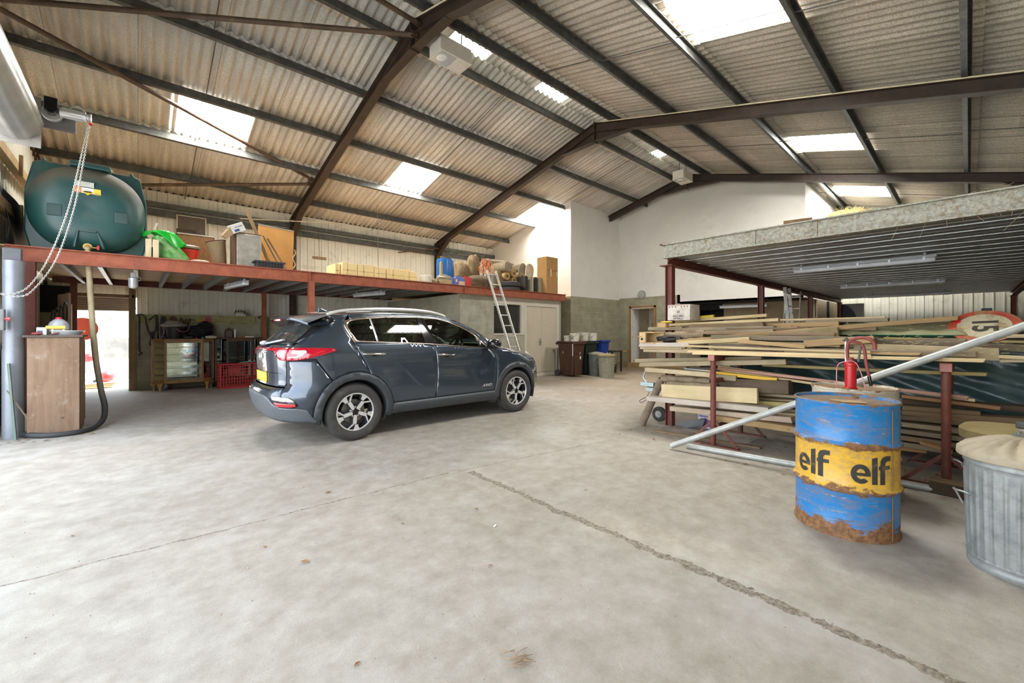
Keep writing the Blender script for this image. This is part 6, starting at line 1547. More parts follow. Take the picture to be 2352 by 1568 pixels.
# ================================================================ timber rack and everything on it
PLANKS = [
('a', 5.85, 2.992, 1.491, 5.9, 1.711, 1.553, 0.03, 0.07, 'p', 'thin pale slat with a splintered end, topmost behind the fat ball box'),
('a', 5.6, 2.865, 1.439, 5.65, 1.523, 1.487, 0.028, 0.09, 'p', 'long pale slat just below the splintered one, ending under the rack ladder'),
('a', 5.9, 1.586, 1.49, 5.9, 0.597, 1.496, 0.02, 0.08, 'p', 'pale slat continuing the top of the pile towards the speed sign'),
('a', 5.8, 1.284, 1.464, 5.8, 0.56, 1.472, 0.029, 0.15, 'g', 'grey weathered board under the pale top slat by the green mattress'),
('a', 5.5, 2.53, 1.411, 5.5, 1.636, 1.424, 0.05, 0.12, 'b', 'brown weathered timber with a chipped end beneath the pale top slats'),
('a', 5.65, 1.671, 1.418, 5.7, 0.962, 1.433, 0.04, 0.12, 't', 'tan squared timber starting where the brown weathered timber ends'),
('a', 5.55, 1.573, 1.373, 5.55, 1.303, 1.389, 0.025, 0.1, 't', 'short tan piece tucked under the tan squared timber'),
('a', 5.45, 2.608, 1.37, 5.5, 1.536, 1.388, 0.033, 0.14, 'g', 'grey splintery board, second grey one from the top'),
('a', 5.35, 2.663, 1.323, 5.4, 1.508, 1.352, 0.033, 0.16, 'g', 'grey splintery board with a broken tip, third grey one from the top'),
('a', 5.5, 3.126, 1.387, 5.5, 2.626, 1.388, 0.037, 0.12, 'p2', 'rough pale board end under the small wooden block'),
('a', 5.08, 2.5, 1.219, 5.62, 0.068, 1.473, 0.033, 0.09, 't', 'very long tan timber lying slantwise across the pile up to the speed sign'),
('a', 5.05, 2.462, 1.204, 5.08, 1.65, 1.262, 0.036, 0.08, 'p', 'bright yellow pine length under the near end of the slanting timber'),
('a', 5.32, 1.724, 1.265, 5.36, 0.901, 1.334, 0.091, 0.05, 's', 'wide straw-strewn board standing on edge beside the green mattress'),
('a', 5.0, 1.736, 1.237, 5.0, 1.114, 1.191, 0.028, 0.07, 't', 'tan slat dipping towards the drum pump'),
('a', 5.02, 1.13, 1.219, 5.05, 0.593, 1.275, 0.051, 0.06, 't', 'smooth orange-tan plank ending just past the pump spout'),
('a', 5.16, 2.127, 1.145, 5.16, 1.462, 1.16, 0.101, 0.05, 'g', 'wide grey board on edge behind the long thin pale slats'),
('a', 4.97, 2.351, 1.17, 4.97, 0.601, 1.157, 0.016, 0.03, 'p', 'thin pale slat running the length of the front edge, uppermost of the thin ones'),
('a', 5.0, 2.976, 1.167, 5.02, 2.309, 1.178, 0.039, 0.14, 'w', 'whitish plank end beneath the nest box'),
('a', 5.06, 2.999, 1.124, 5.06, 2.416, 1.142, 0.028, 0.12, 'p2', 'short pale board just under the whitish plank'),
('a', 5.1, 2.976, 1.094, 5.1, 2.041, 1.108, 0.039, 0.12, 'p2', 'pale greyish plank, lowest of the stepped plank ends below the nest box'),
('a', 4.96, 2.298, 1.105, 4.97, 0.601, 1.123, 0.023, 0.04, 'p', 'pale straw-littered slat in the middle of the front edge'),
('a', 4.95, 2.235, 1.084, 5.0, -0.088, 1.115, 0.022, 0.05, 'p', 'longest pale slat along the front edge, resting on the rack arms'),
('a', 5.05, 1.314, 1.136, 5.05, 0.786, 1.139, 0.013, 0.04, 'p2', 'short thin slat lying behind the front edge near the pump'),
('a', 5.05, 0.642, 1.148, 5.05, 0.28, 1.151, 0.016, 0.05, 't', 'short tan slat lying in front of the wide dusty board'),
('a', 5.2, 0.759, 1.181, 5.2, -0.171, 1.159, 0.078, 0.05, 's2', 'wide dusty cream board standing on edge right of the pump'),
('a', 5.4, 0.686, 1.239, 5.45, -0.457, 1.202, 0.047, 0.12, 'g', 'thick grey-brown beam under the green mattress'),
('a', 5.45, 0.561, 1.281, 5.5, -0.461, 1.257, 0.016, 0.08, 'y', 'yellowish slat directly under the green mattress'),
('a', 5.15, -0.169, 1.145, 5.15, -0.432, 1.144, 0.02, 0.08, 'p', 'pale slat end poking out past the wide dusty board'),
('a', 5.2, -0.171, 1.108, 5.2, -0.436, 1.119, 0.021, 0.09, 'p2', 'dull pale slat below the one past the wide dusty board'),
('a', 5.3, -0.209, 1.309, 5.3, -0.445, 1.311, 0.021, 0.12, 'p2', 'dusty board under the speed sign at the far end of the pile'),
('b', 5.3, 3.224, 0.923, 5.3, 1.599, 1.037, 0.037, 0.1, 'p2', 'long pale plank reaching furthest out into the passage'),
('b', 5.14, 3.06, 0.885, 5.14, 1.321, 1.021, 0.043, 0.1, 'p2', 'long greenish pale plank just under the furthest-reaching one'),
('b', 5.62, 1.686, 0.939, 5.62, -0.112, 0.963, 0.025, 0.09, 'y', 'long olive slat hanging across the tarpaulin'),
('b', 5.42, 2.98, 0.838, 5.42, 2.523, 0.859, 0.03, 0.09, 't', 'short tan block-ended plank under the greenish pale plank'),
('b', 5.2, 3.008, 0.819, 5.2, 2.133, 0.812, 0.045, 0.1, 'p2', 'pale plank sloping down behind the rack post'),
('b', 5.34, 2.936, 0.821, 5.34, 2.217, 0.832, 0.017, 0.08, 'p2', 'thin pale strip above the sloping plank'),
('b', 5.32, 2.203, 0.837, 5.36, 1.462, 0.8, 0.031, 0.12, 'yl', 'bright yellow painted board behind the rack post'),
('b', 5.28, 2.171, 0.793, 5.3, 1.869, 0.784, 0.048, 0.08, 'p2', 'pale squared timber beneath the yellow painted board'),
('b', 5.5, 2.147, 0.898, 5.5, -0.044, 0.735, 0.019, 0.05, 'p', 'pale edging slat sloping down above the pink strips'),
('b', 5.46, 2.147, 0.879, 5.46, 0.005, 0.757, 0.024, 0.04, 'pk', 'pinkish primed strip sloping down behind the drums'),
('b', 5.42, 2.064, 0.851, 5.42, 0.656, 0.744, 0.02, 0.04, 'p', 'pale edging slat sloping down below the pink strip'),
('b', 5.5, 2.725, 0.702, 5.5, 2.068, 0.73, 0.035, 0.12, 'g', 'grey weathered slat behind the log ends'),
('c', 5.32, 2.103, 0.693, 5.32, 1.33, 0.728, 0.112, 0.16, 'db', 'thick dark brown beam with a pale scraped end'),
('c', 5.22, 2.769, 0.55, 5.22, 1.615, 0.614, 0.135, 0.05, 'p3', 'wide clean pale pine board standing on edge, broadest in the lower heap'),
('c', 5.12, 2.936, 0.435, 5.12, 1.472, 0.479, 0.048, 0.16, 'w', 'pinkish-white planed board reaching out past the leaning log'),
('c', 5.42, 2.389, 0.446, 5.42, 1.33, 0.509, 0.058, 0.12, 'y', 'yellowish squared timber just above the whitish planed board'),
('c', 5.24, 2.662, 0.322, 5.24, 1.286, 0.387, 0.047, 0.18, 'w2', 'long pinkish board resting on the post foot side of the heap'),
('c', 5.38, 2.085, 0.358, 5.38, 1.263, 0.399, 0.061, 0.14, 'g2', 'grey-green sawn timber lying on the long pinkish board'),
('c', 5.46, 1.976, 0.255, 5.46, 1.331, 0.289, 0.046, 0.1, 'w2', 'pinkish board end showing between the grey-green timber and the tan plank'),
('c', 5.16, 2.142, 0.298, 5.16, 1.211, 0.3, 0.05, 0.1, 't', 'orange-tan plank, lowest in the heap behind the scaffold pole'),
('c', 5.5, 1.696, 0.596, 5.5, 1.279, 0.609, 0.025, 0.1, 'p2', 'pale slat end in the dark gap above the blue drum'),
('c', 5.6, 1.751, 0.51, 5.6, 1.323, 0.538, 0.026, 0.12, 'p2', 'dull slat lying lower in the dark gap above the blue drum'),
('d', 5.52, 0.439, 0.715, 5.52, -0.179, 0.682, 0.024, 0.08, 'o', 'orange-brown slat with a squared end lying on the dark boards right of the drums'),
('d', 5.7, 0.453, 0.642, 5.7, -0.478, 0.676, 0.036, 0.2, 'db2', 'dark brown board under the tarpaulin hem'),
('d', 5.6, 0.442, 0.594, 5.6, -0.066, 0.606, 0.033, 0.14, 'o2', 'tan squared timber ending short, topmost in the heap behind the rack post'),
('d', 5.56, 0.439, 0.551, 5.56, -0.467, 0.596, 0.035, 0.16, 'o2', 'long tan timber, second in the heap behind the rack post'),
('d', 5.54, 0.437, 0.507, 5.54, -0.465, 0.553, 0.035, 0.16, 'o2', 'long tan timber, third in the heap behind the rack post'),
('d', 5.58, 0.44, 0.426, 5.58, -0.191, 0.449, 0.036, 0.18, 'db2', 'dim brown timber, fourth in the heap behind the rack post'),
('d', 5.56, 0.439, 0.378, 5.56, -0.19, 0.422, 0.028, 0.16, 'o2', 'dim tan timber, lowest of the even heap behind the rack post'),
('d', 5.6, 0.677, 0.203, 5.6, 0.266, 0.223, 0.065, 0.05, 'o', 'short orange-brown board on edge near the floor right of the blue drum'),
('d', 5.4, 0.308, 0.313, 5.36, 0.139, 0.288, 0.02, 0.06, 'o', 'loose short slat tilted against the red rack post'),
('d', 5.6, 0.067, 0.281, 5.6, -0.264, 0.294, 0.027, 0.1, 'o2', 'dim short slat near the floor behind the dustbins'),
]
PW = {'p': wood('pine_pale', (.53,.39,.19),(.70,.55,.31), .7, 1, 11), 'p2': wood('pine_dull', (.42,.33,.19),(.58,.48,.31), .8, 1, 11, dirt=(.30,.25,.16), dlo=.58), 'p3': wood('pine_clean', (.62,.48,.25),(.74,.61,.36), .65, 1, 7, rnd=.05),
 't': wood('timber_tan', (.40,.25,.10),(.54,.37,.18), .7, 1, 11), 'g': wood('timber_grey', (.22,.17,.105),(.34,.28,.19), .85, 1, 12, dirt=(.42,.35,.23), dlo=.6), 'b': wood('timber_brown', (.21,.135,.07),(.34,.24,.14), .8, 1, 11, dirt=(.4,.32,.2), dlo=.62),
 's': wood('board_straw', (.36,.27,.14),(.50,.40,.23), .9, 1, 7, dirt=(.22,.165,.09), dlo=.55), 's2': wood('board_dusty', (.46,.37,.21),(.60,.50,.31), .9, 1, 6, dirt=(.35,.27,.15), dlo=.55), 'w': wood('board_whitish', (.52,.44,.36),(.66,.58,.49), .7, 1, 9, rnd=.08), 'w2': wood('board_pinkish', (.46,.35,.24),(.60,.49,.36), .7, 1, 9, rnd=.1),
 'y': wood('timber_olive', (.35,.27,.10),(.50,.41,.19), .8, 1, 10), 'yl': plain('yellow_board', (.72,.44,.03), .6, 0, .08, 4), 'pk': plain('pink_primer', (.53,.30,.22), .8, 0, .08, 5), 'g2': wood('timber_green', (.26,.22,.11),(.38,.33,.19), .85, 1, 10),
 'db': wood('beam_dark', (.13,.085,.055),(.21,.15,.10), .85, 1, 8, dirt=(.32,.25,.16), dlo=.62), 'db2': wood('board_dark', (.075,.045,.025),(.13,.085,.05), .85, 1, 9), 'o': wood('timber_orange', (.30,.15,.06),(.42,.24,.11), .7, 1, 10), 'o2': wood('timber_dim', (.20,.125,.06),(.31,.21,.11), .75, 1, 10)}
rnd = random.Random(11)
for (g, x0, y0, z0, x1, y1, z1, th, dp, mt, lab) in PLANKS:
    c = V(((x0+x1)/2, (y0+y1)/2, (z0+z1)/2)); d = V((x1-x0, y1-y0, z1-z0)); L = d.length
    hL = L/2; e = .006
    th *= 1.3
    m = MB(); n = 10
    # slightly bowed board, local y along its length
    sec = [(-.0, -th/2), (dp, -th/2), (dp, th/2), (-.0, th/2)]
    bow = rnd.uniform(-.004, .004)
    vs = [(x + rnd.uniform(-.001,.001), -hL+2*hL*i/n + (rnd.uniform(-.01,.01) if i in (0, n) else 0), z + bow*(1-(2*i/n-1)**2)) for i in range(n+1) for x, z in sec]
    fs = [(4*i+k, 4*i+(k+1) % 4, 4*i+4+(k+1) % 4, 4*i+4+k) for i in range(n) for k in range(4)]+[(3,2,1,0), (4*n,4*n+1,4*n+2,4*n+3)]
    m.add(vs, fs)
    o = m.build('plank', PW[mt], bevel=.003, bseg=1)
    o.location = c; o.rotation_euler = (atan2(d.z, sqrt(d.x**2+d.y**2))*(1 if d.y > 0 else -1)*1.0, 0, atan2(-d.x*(1 if d.y > 0 else -1), abs(d.y)))
    tag(o, lab, 'plank', {'a': 'planks on top of the rack', 'b': 'planks at the middle of the rack', 'c': 'planks in the lower heap', 'd': 'planks behind the far rack post'}[g])
inf = []
for k_ in range(34):
    tier = 'a' if k_ < 20 else 'c'
    if tier == 'a':
        x = 5.12+.18*(k_ % 5); z = 1.10+.058*(k_//5)+.05*(k_ % 5); L = rnd.uniform(1.2, 2.3); yc = rnd.uniform(.85, 1.45) if k_ % 2 else rnd.uniform(1.5, 1.9)
        if z > 1.40: continue
        yc = min(yc, 2.75-L/2)
    else:
        j = k_-20; x = 5.5+.13*(j % 3); z = .25+.065*(j//3)+.01*(j % 3); L = rnd.uniform(1.8, 2.6); yc = rnd.uniform(.7, 1.5)
    inf.append((tier, x, yc, z, L, rnd.uniform(.035,.05), rnd.choice(('g','s','b','p2','g','t'))))
for (g, x, yc, z, L, th, mt) in inf:
    m = MB(); m.bx(0,.17,-L/2,L/2,-th/2,th/2); o = m.build('plank', PW[mt], bevel=.003, bseg=1); o.location = (x, yc, z); o.rotation_euler = (rnd.uniform(-.012,.012), 0, rnd.uniform(-.03,.03))
    tag(o, 'dusty plank buried inside the pile on top of the rack arms' if g == 'a' else 'dusty plank buried at the back of the lower heap', 'plank', 'planks buried in the upper pile' if g == 'a' else 'planks buried in the lower heap')
# log-like pieces
bark = plain('bark_dusty', (.26,.20,.125), .95, 0, .25, 14, .6, dirt=(.36,.29,.19), bscale=18)
for p0, p1, r, lab in (((5.35,2.84,.70),(5.4,2.2,.71),.055,'rough split log with a rounded pale end above the wide pine board'), ((5.28,2.72,.635),(5.3,2.08,.66),.05,'bark-covered slab of wood lying along the top of the wide pine board'), ((5.3,2.86,1.285),(5.35,2.26,1.31),.05,'ragged bark slab with a frayed end behind the nest box')):
    o_ = V(p0); t = thing('log', lab, 'log', p0); m = MB(); P_ = [V(p0).lerp(V(p1), i/8)-o_+V((0,0,.006*sin(i*2))) for i in range(9)]; m.tube(P_, [r*(.8+.25*((i*7) % 3)/2) for i in range(9)], 12); m.build('trunk', bark, t, smooth=70)
# steel trestles
def trestle(x0, x1, y, lab):
    t = thing('timber_rack', lab, 'rack', (x0, y, 0), 0, 'red steel timber racks')
    D = x1-x0
    for x, s in ((0, 1), (D, -1)):
        m = MB(); m.cyl((x,0,0),(x,0,1.05),.031,n=18); m.build('post', M['redox_dark'], t, smooth=40)
        for a in (-1, 1): m = MB(); m.bar((x,0,.30),(x,a*.27,.012), .03,.012, (1,0,0)); m.build('brace', M['redox_dark'], t)
        m = MB(); m.bx(x-.03,x+.03,-.29,.29,0,.012); m.build('foot', M['redox_dark'], t)
    m = MB(); m.bx(-.06,D+.06,-.04,.04,1.0,1.078); m.build('arm', M['redox_dark'], t, bevel=.006)
    m = MB(); m.bx(-.064,-.06,-.035,.035,1.005,1.073); m.build('end_cap', plain('pink_cap', (.42,.18,.14), .6), t)
    for z in (.76,.20): m = MB(); m.bx(0,D,-.025,.025,z-.025,z+.025); m.build('arm', M['redox_dark'], t)
trestle(5.05, 5.92, 2.03, 'red steel timber rack holding the planks nearest the leaning log')
trestle(5.15, 5.98, .13, 'red steel timber rack holding the planks beside the dustbins')
# right mezzanine
rp_ = thing('storage_platform', 'galvanised steel deck on red-brown posts above the timber rack', 'platform', (5.65, 2.9, 0))
fas = plain('fascia_galv', (.40,.395,.33), .6, .15, .34, 38, .3, dirt=(.25,.17,.085), dscale=24, dlo=.5, dhi=.68)
def pr(nm, mat, fn, **k):
    m = MB(); fn(m); m.v = [(a-5.65, b-2.9, c) for a, b, c in m.v]; return m.build(nm, mat, rp_, **k)
pr('fascia', fas, lambda m: m.cplate((5.62, 2.93, 2.488), (5.62, YWR, 2.488), .205, .07, .006, flip=1))
pr('fascia_joint', plain('straw_joint', (.2,.13,.06), .9), lambda m: [m.bx(5.612, 5.622, y-.004, y+.004, 2.39, 2.585) for y in (1.75, 1.13)])
rib = []
def deck(m):
    pitch = .40; n = int((17.5-5.7)/pitch); vs = []
    for i in range(n):
        x = 5.7+i*pitch
        for a, b in ((0,.0),(.14,.0),(.15,.012),(.20,.012),(.21,.0),(.335,.0),(.345,.09),(.39,.09)): vs.append((x+a, b))
    k = len(vs); m.add([(x, y, 2.405+b) for y in (2.86, YWR) for x, b in vs], [(i, i+1, k+i+1, k+i) for i in range(k-1)])
    m.bx(5.68, 17.5, YWR, 2.88, 2.56, 2.585)
pr('deck', M['galv'], deck)
pr('edge_board', plain('chipboard_edge', (.34,.20,.08), .9), lambda m: m.bx(5.63, 5.72, YWR, 2.95, 2.588, 2.605))
pr('side_beam', M['redox_dark'], lambda m: m.ibeam((5.6, 2.88, 2.345), (17.5, 2.88, 2.345), .115, .1, .01, .008))
pr('side_beam', M['redox_dark'], lambda m: m.ibeam((5.6, -.8, 2.345), (17.5, -.8, 2.345), .115, .1, .01, .008))
for x in (5.67, 9.55, 13.5, 17.3):
    for y in (2.88, -.8):
        if y < 0 and x < 17: continue
        pr('post', M['redox_dark'] if y > 0 else M['redox'], lambda m: (m.ibeam((x, y, 0), (x, y, 2.29), .1, .1, .01, .008, up=(0,1,0)), m.bx(x-.07, x+.07, y-.07, y+.07, 2.285, 2.30)))
pr('post_cap', M['redox_dark'], lambda m: (m.bx(5.55, 5.76, 2.82, 2.98, 2.585, 2.595), m.bx(5.55, 5.74, 2.80, 2.98, 2.28, 2.292)))
for x, lab in ((7.83, 'nearest strip light under the galvanised deck, its five clips clear to see'), (11.45, 'middle strip light under the galvanised deck'), (15.1, 'farthest strip light under the galvanised deck')):
    batten(lab, (x, 1.9), (x, .28), 2.33, 'strip lights under the galvanised deck')
batten('strip light in the recess below the white end wall', (14.2, 5.5), (14.2, 4.1), 2.15, None)
t = thing('timber_block', 'stacked dark timber offcuts at the near edge on top of the galvanised deck', 'offcuts', (6.25, 1.5, 2.587)); m = MB(); m.bx(-.1,.25,-.17,.2,0,.06); m.build('lower_block', M['timber'], t, bevel=.004); m = MB(); m.box((.08,-.02,.13), (.35,.30,.09), Matrix.Rotation(.2, 3, 'Z')); m.build('upper_block', wood('dark_block', (.14,.075,.03),(.22,.13,.06), .8, 1), t, bevel=.004)
st = plain('straw_yellow', (.72,.56,.24), .9, 0, .2, 30)
t = thing('straw_heap', 'heap of bright yellow straw on top of the galvanised deck', 'straw', (6.55, 1.0, 2.587)); m = MB(); m.ell((0,0,.10),(.22,.24,.16), 24, 14, noise=.12, seed=3, p=.8)
for i in range(420):
    a = rnd.uniform(0, 2*pi); f = rnd.uniform(0, 1.4); p = V((.22*cos(a)*cos(f), .24*sin(a)*cos(f), .1+.16*sin(f))); d = V((rnd.uniform(-1,1), rnd.uniform(-1,1), rnd.uniform(-.4,.7))).normalized()*rnd.uniform(.03,.08); s_ = d.orthogonal().normalized()*.003
    m.add([p-d-s_, p-d+s_, p+d+s_, p+d-s_], [(0,1,2,3)])
m.build('straw', st, t)
# straw and cobwebs hanging from the deck edge and lying on the rack
m = MB()
for i in range(160):
    y = rnd.uniform(-.4, 2.9); z = rnd.choice((2.59, 2.6, 2.39, 2.45)); L = rnd.uniform(.03,.10) if i > 6 else .22; p = V((5.60+rnd.uniform(-.01,.0), y, z)); d = V((rnd.uniform(-.3,.1), rnd.uniform(-.7,.7), rnd.uniform(-1,.2))).normalized()*L; s_ = d.orthogonal().normalized()*.0015; m.add([p-s_, p+s_, p+d+s_, p+d-s_], [(0,1,2,3)])
for i in range(420):
    y = rnd.uniform(-.4, 2.6); x = rnd.uniform(4.97, 5.6); z = 1.12+(x-4.97)*.45+rnd.uniform(0,.03); a = rnd.uniform(0,6.3); L = rnd.uniform(.02,.06); p = V((x,y,z)); d = V((cos(a)*L*.5, sin(a)*L, rnd.uniform(-.3,.5)*L)); s_ = d.orthogonal().normalized()*.0015; m.add([p-s_, p+s_, p+d+s_, p+d-s_], [(0,1,2,3)])
o = m.build('straw_litter', plain('straw_dull', (.50,.38,.18), .9)); o['kind'] = 'stuff'
# tarpaulin, mattress, sign, boxes on the pile
t = thing('tarpaulin', 'creased dark blue-green tarpaulin sheet hanging behind the racks', 'tarpaulin', (6.35, 2.3, 0))
def tarp(u, w):
    y = -3.6*u; z = 1.22-.85*w-.10*sin(3*u)*w
    k = 22*(u-.75*w); f = .05*sin(9*u-4*w)+.05*abs(sin(k))*(.2+u)+.02*sin(41*u-9*w)*(.3+w)+.03*abs(sin(13*(u+.5*w)+2*sin(5*w)))
    return (f-.25*w*w, y, max(.02, z))
m = MB(); m.grid(tarp, 110, 28); tm = NT('tarp_film'); tn = tm.noise(tm.mapped(), 3, 4, .55, .3); tm.set(tm.ramp(tn, [(.3, (.02,.05,.05)), (.55, (.055,.10,.10)), (.75, (.11,.165,.175))]), .3); tm.bump(tn, .3, .05)
o = m.build('sheet', tm.m, t, smooth=70); o.modifiers.new('s', 'SOLIDIFY').thickness = .003
t = thing('dark_crates', 'dark covered stack behind the tarpaulin under the deck', 'stack', (7.0, .6, 0)); m = MB(); m.bx(-.25,.9,-1.9,1.4,0,1.12); m.build('cover', plain('dark_cover', (.03,.035,.03), .8), t, bevel=.05)
gm = NT('mattress_green'); gg = gm.n('ShaderNodeNewGeometry'); nz = gm.sep(gg.outputs['Normal'])[2]; nn = gm.noise(gm.mapped(), 6, 6, .7)
gm.set(gm.mix(gm.ramp(gm.math('MULTIPLY_ADD', nn, .5, gm.math('MULTIPLY', nz, .6)), [(.3, 0.0), (.7, .85)]), (.01,.24,.13), (.33,.27,.15)), .6)
t = thing('mattress', 'flat green covered cushion thick with dust lying on the plank pile by the speed sign', 'cushion', (5.5, .47, 1.315), 0, rot=(0, radians(-16), radians(2)))
m = MB(); m.grid(lambda u, w: (.0+.42*w, -.47+.94*u, (.026+.008*sin(23*u)*(1-w))*sqrt(max(0, 1-(abs(2*w-1))**6))*sqrt(max(0, 1-abs(2*u-1)**10))), 60, 14); m.grid(lambda u, w: (.0+.42*w, -.47+.94*u, -.035*sqrt(max(0, 1-(abs(2*w-1))**6))*sqrt(max(0, 1-abs(2*u-1)**10))), 60, 14); m.build('cushion', gm.m, t, smooth=70)
t = thing('speed_sign', 'round red-rimmed speed limit sign reading 15, lying tilted on the plank pile', 'sign', (5.62, -.09, 1.40), 0)
nrm = V((-.62,.06,.78)).normalized(); q = nrm.to_track_quat('Z', 'Y'); Rs = q.to_matrix()
up = V((1,0,0)); ly = (V((0,1,0)) - nrm*nrm.y).normalized(); lx = ly.cross(nrm)   # lx points up the slope, ly to the left
Rs = Matrix((( -ly.x, lx.x, nrm.x), (-ly.y, lx.y, nrm.y), (-ly.z, lx.z, nrm.z)))
if lx.z < 0: Rs = Matrix(((-ly.x,-lx.x,nrm.x),(-ly.y,-lx.y,nrm.y),(-ly.z,-lx.z,nrm.z)))
def disc(r, z, n=48, th=.004): 
    m = MB(); m.lathe([(0,z-th),(r,z-th),(r,z),(0,z)], n); return m
for r, z, c, nm in ((.225,0,(.46,.075,.04),'red_rim'),(.165,.003,(.56,.50,.33),'face')):
    m = disc(r, z); m.v = [tuple(Rs @ V(p)) for p in m.v]; m.build(nm, plain('sign_'+nm, c, .6, 0, .1, 7, dirt=(.33,.24,.12), dscale=6, dlo=.5, dhi=.62), t, smooth=40)
vs, fs = text_mesh('15', .21, .007, .0005); m = MB(); m.add([tuple(Rs @ V((p[1]*1.0, -p[0]*.9, .0045+p[2]))) for p in vs], fs); m.build('number', plain('sign_black', (.05,.045,.035), .7), t)
m = disc(.022, .006); m.v = [tuple(Rs @ V((p[0]-.16, p[1]+.07, p[2]))) for p in m.v]; m.build('bright_patch', plain('bright_red', (.7,.02,.02), .5), t)
t = thing('fat_ball_box', 'white printed carton of fifty wild bird fat balls standing on the plank pile', 'box', (5.5, 2.675, 1.50), 0)
fb = plain('fatball_card', (.66,.60,.54), .7, 0, .1, 12, dirt=(.50,.43,.36), dscale=14, dlo=.5, dhi=.7)
m = MB(); m.bx(0,.30,-.16,.155,0,.215); m.build('carton', fb, t, bevel=.004)
def lab_text(par, s, size, y, z, mat, bold=0, x=-.0012):
    vs, fs = text_mesh(s, size, bold, .0003); m = MB(); m.add([(x-p[2], y-p[0], z+p[1]) for p in vs], fs); return m.build('lettering', mat, par)
ink = plain('ink_dark', (.06,.045,.045), .7); ink2 = plain('ink_grey', (.28,.25,.2), .7)
lab_text(t, '50', .042, .0, .115, ink, .001); lab_text(t, 'HIGH ENERGY', .020, .0, .083, ink2); lab_text(t, 'WILD BIRD', .032, .0, .056, ink, .0012); lab_text(t, 'FATBALLS', .032, .0, .024, ink, .0012)
m = MB()
for i in range(-3,4):
    if i: m.box((-.001, .042*i, .185), (.001,.012,.016)); 
m.build('bird_marks', ink, t)
m = MB(); m.bx(-.0012,0,-.15,.145,.200,.208); m.build('edge_print', plain('ink_red', (.42,.20,.14), .7), t)
m = MB()
for i in range(9):
    yy, zz = (-.14+.035*(i % 5)*.6, .03+.06*(i//3)); m.tube([(-.0012, yy-.0+.014*cos(a), zz+.014*sin(a)) for a in [2*pi*k/14 for k in range(14)]], .0008, 4, True)
m.build('ball_print', plain('ink_pale', (.48,.42,.37), .7), t)
t = thing('nest_box', 'pale pine nest box lying on its side with its open back showing', 'nest box', (5.05, 2.86, 1.19), radians(-8))
nb = wood('nest_pine', (.62,.42,.19),(.74,.55,.29), .6, 2, 8, rnd=.02); m = MB()
m.bx(-.08,.16,-.155,-.145,0,.15) if False else None
m.bx(-.06,.16,.10,.115,0,.15); m.bx(-.06,.16,-.12,.115,.138,.15); m.bx(-.06,.16,-.12,.115,0,.012); m.bx(-.06,-.045,.0,.115,0,.15); m.bx(.145,.16,-.12,.115,0,.15); m.bx(-.06,-.048,-.0,.02,0,.15)
m.build('walls', nb, t, bevel=.003)
m = MB(); m.cyl((-.061,.065,.055),(-.064,.065,.055),.018,n=20); m.build('entrance_hole', M['dark'], t)
m = MB(); m.cyl((-.05,.07,.095),(-.11,.085,.09),.006,n=8); m.build('perch', nb, t)
t = thing('wood_block', 'small sawn wooden block at the near end of the top planks', 'block', (5.3, 2.79, 1.40)); m = MB(); m.bx(-.04,.06,-.055,.065,0,.065); m.build('block', PW['t'], t, bevel=.003)
ye = plain('yellow_plastic', (.70,.52,.05), .4, 0, .06, 5)
t = thing('foam_tube', 'yellow plastic tube lying behind the fat ball box', 'tube', (5.9, 2.5, 1.53)); m = MB(); m.cyl((0,.16,0),(0,-.14,.02),.03,n=18); m.build('tube', ye, t, smooth=40)
t = thing('foam_tube', 'flattened yellow scrap under the fat ball box by the wooden block', 'scrap', (5.34, 2.76, 1.475)); m = MB(); m.ell((0,0,0),(.05,.085,.012), noise=.1); m.build('scrap', ye, t, smooth=50)
t = thing('blanket_bundle', 'dark jumble with a black cable showing behind the nest box', 'bundle', (5.25, 2.68, 1.22)); m = MB(); m.ell((0,0,.03),(.15,.16,.045), noise=.3, seed=2); m.build('bundle', plain('dark_jumble', (.05,.045,.04), .9), t, smooth=50)
t = thing('metal_tube', 'pale silvery tube lying among the middle planks beside the rack post', 'tube', (5.36, 2.5, .855)); m = MB(); m.cyl((0,.02,0),(0,-.33,-.01),.016,n=14); m.build('tube', plain('silvery', (.52,.56,.56), .35, .5), t, smooth=40); m = MB(); m.cyl((0,-.33,-.01),(0,-.42,-.012),.02,n=12); m.build('black_end', M['gloss_black'], t)
# leaning log, galvanised bracket, slate, purple bag, hanging straw
t = thing('leaning_log', 'short grey round log leaning against the near end of the plank heap', 'log', (5.37, 3.15, .0)); m = MB(); P_ = [V((0,0,.02)).lerp(V((.0,-.30,.69)), i/8) for i in range(9)]; m.tube(P_, [.052,.05,.052,.049,.05,.051,.052,.05,.048], 16); m.build('trunk', plain('grey_bark', (.22,.17,.12), .95, 0, .25, 12, .5, dirt=(.33,.27,.2)), t, smooth=70)
t = thing('hitch_bracket', 'galvanised bracket with a bent handle sticking out behind the leaning log', 'bracket', (5.5, 3.1, .55)); m = MB(); m.bx(-.05,.05,-.08,.13,.0,.06); m.bx(-.05,.05,-.08,.05,-.07,-.01); m.build('plates', plain('zinc_blue', (.48,.55,.55), .35, .5), t, bevel=.008); m = MB(); m.tube(spline([(0,.05,.06),(0,.09,.10),(0,.10,.15),(0,.05,.24)], 5), .012, 8); m.build('handle', plain('zinc_blue', (.48,.55,.55)), t, smooth=50); m = MB(); m.tube(spline([(0,.0,-.07),(0,.06,-.16),(0,.16,-.22),(0,.14,-.25),(0,.05,-.2)], 5), .004, 6); m.build('wire', M['gloss_black'], t)
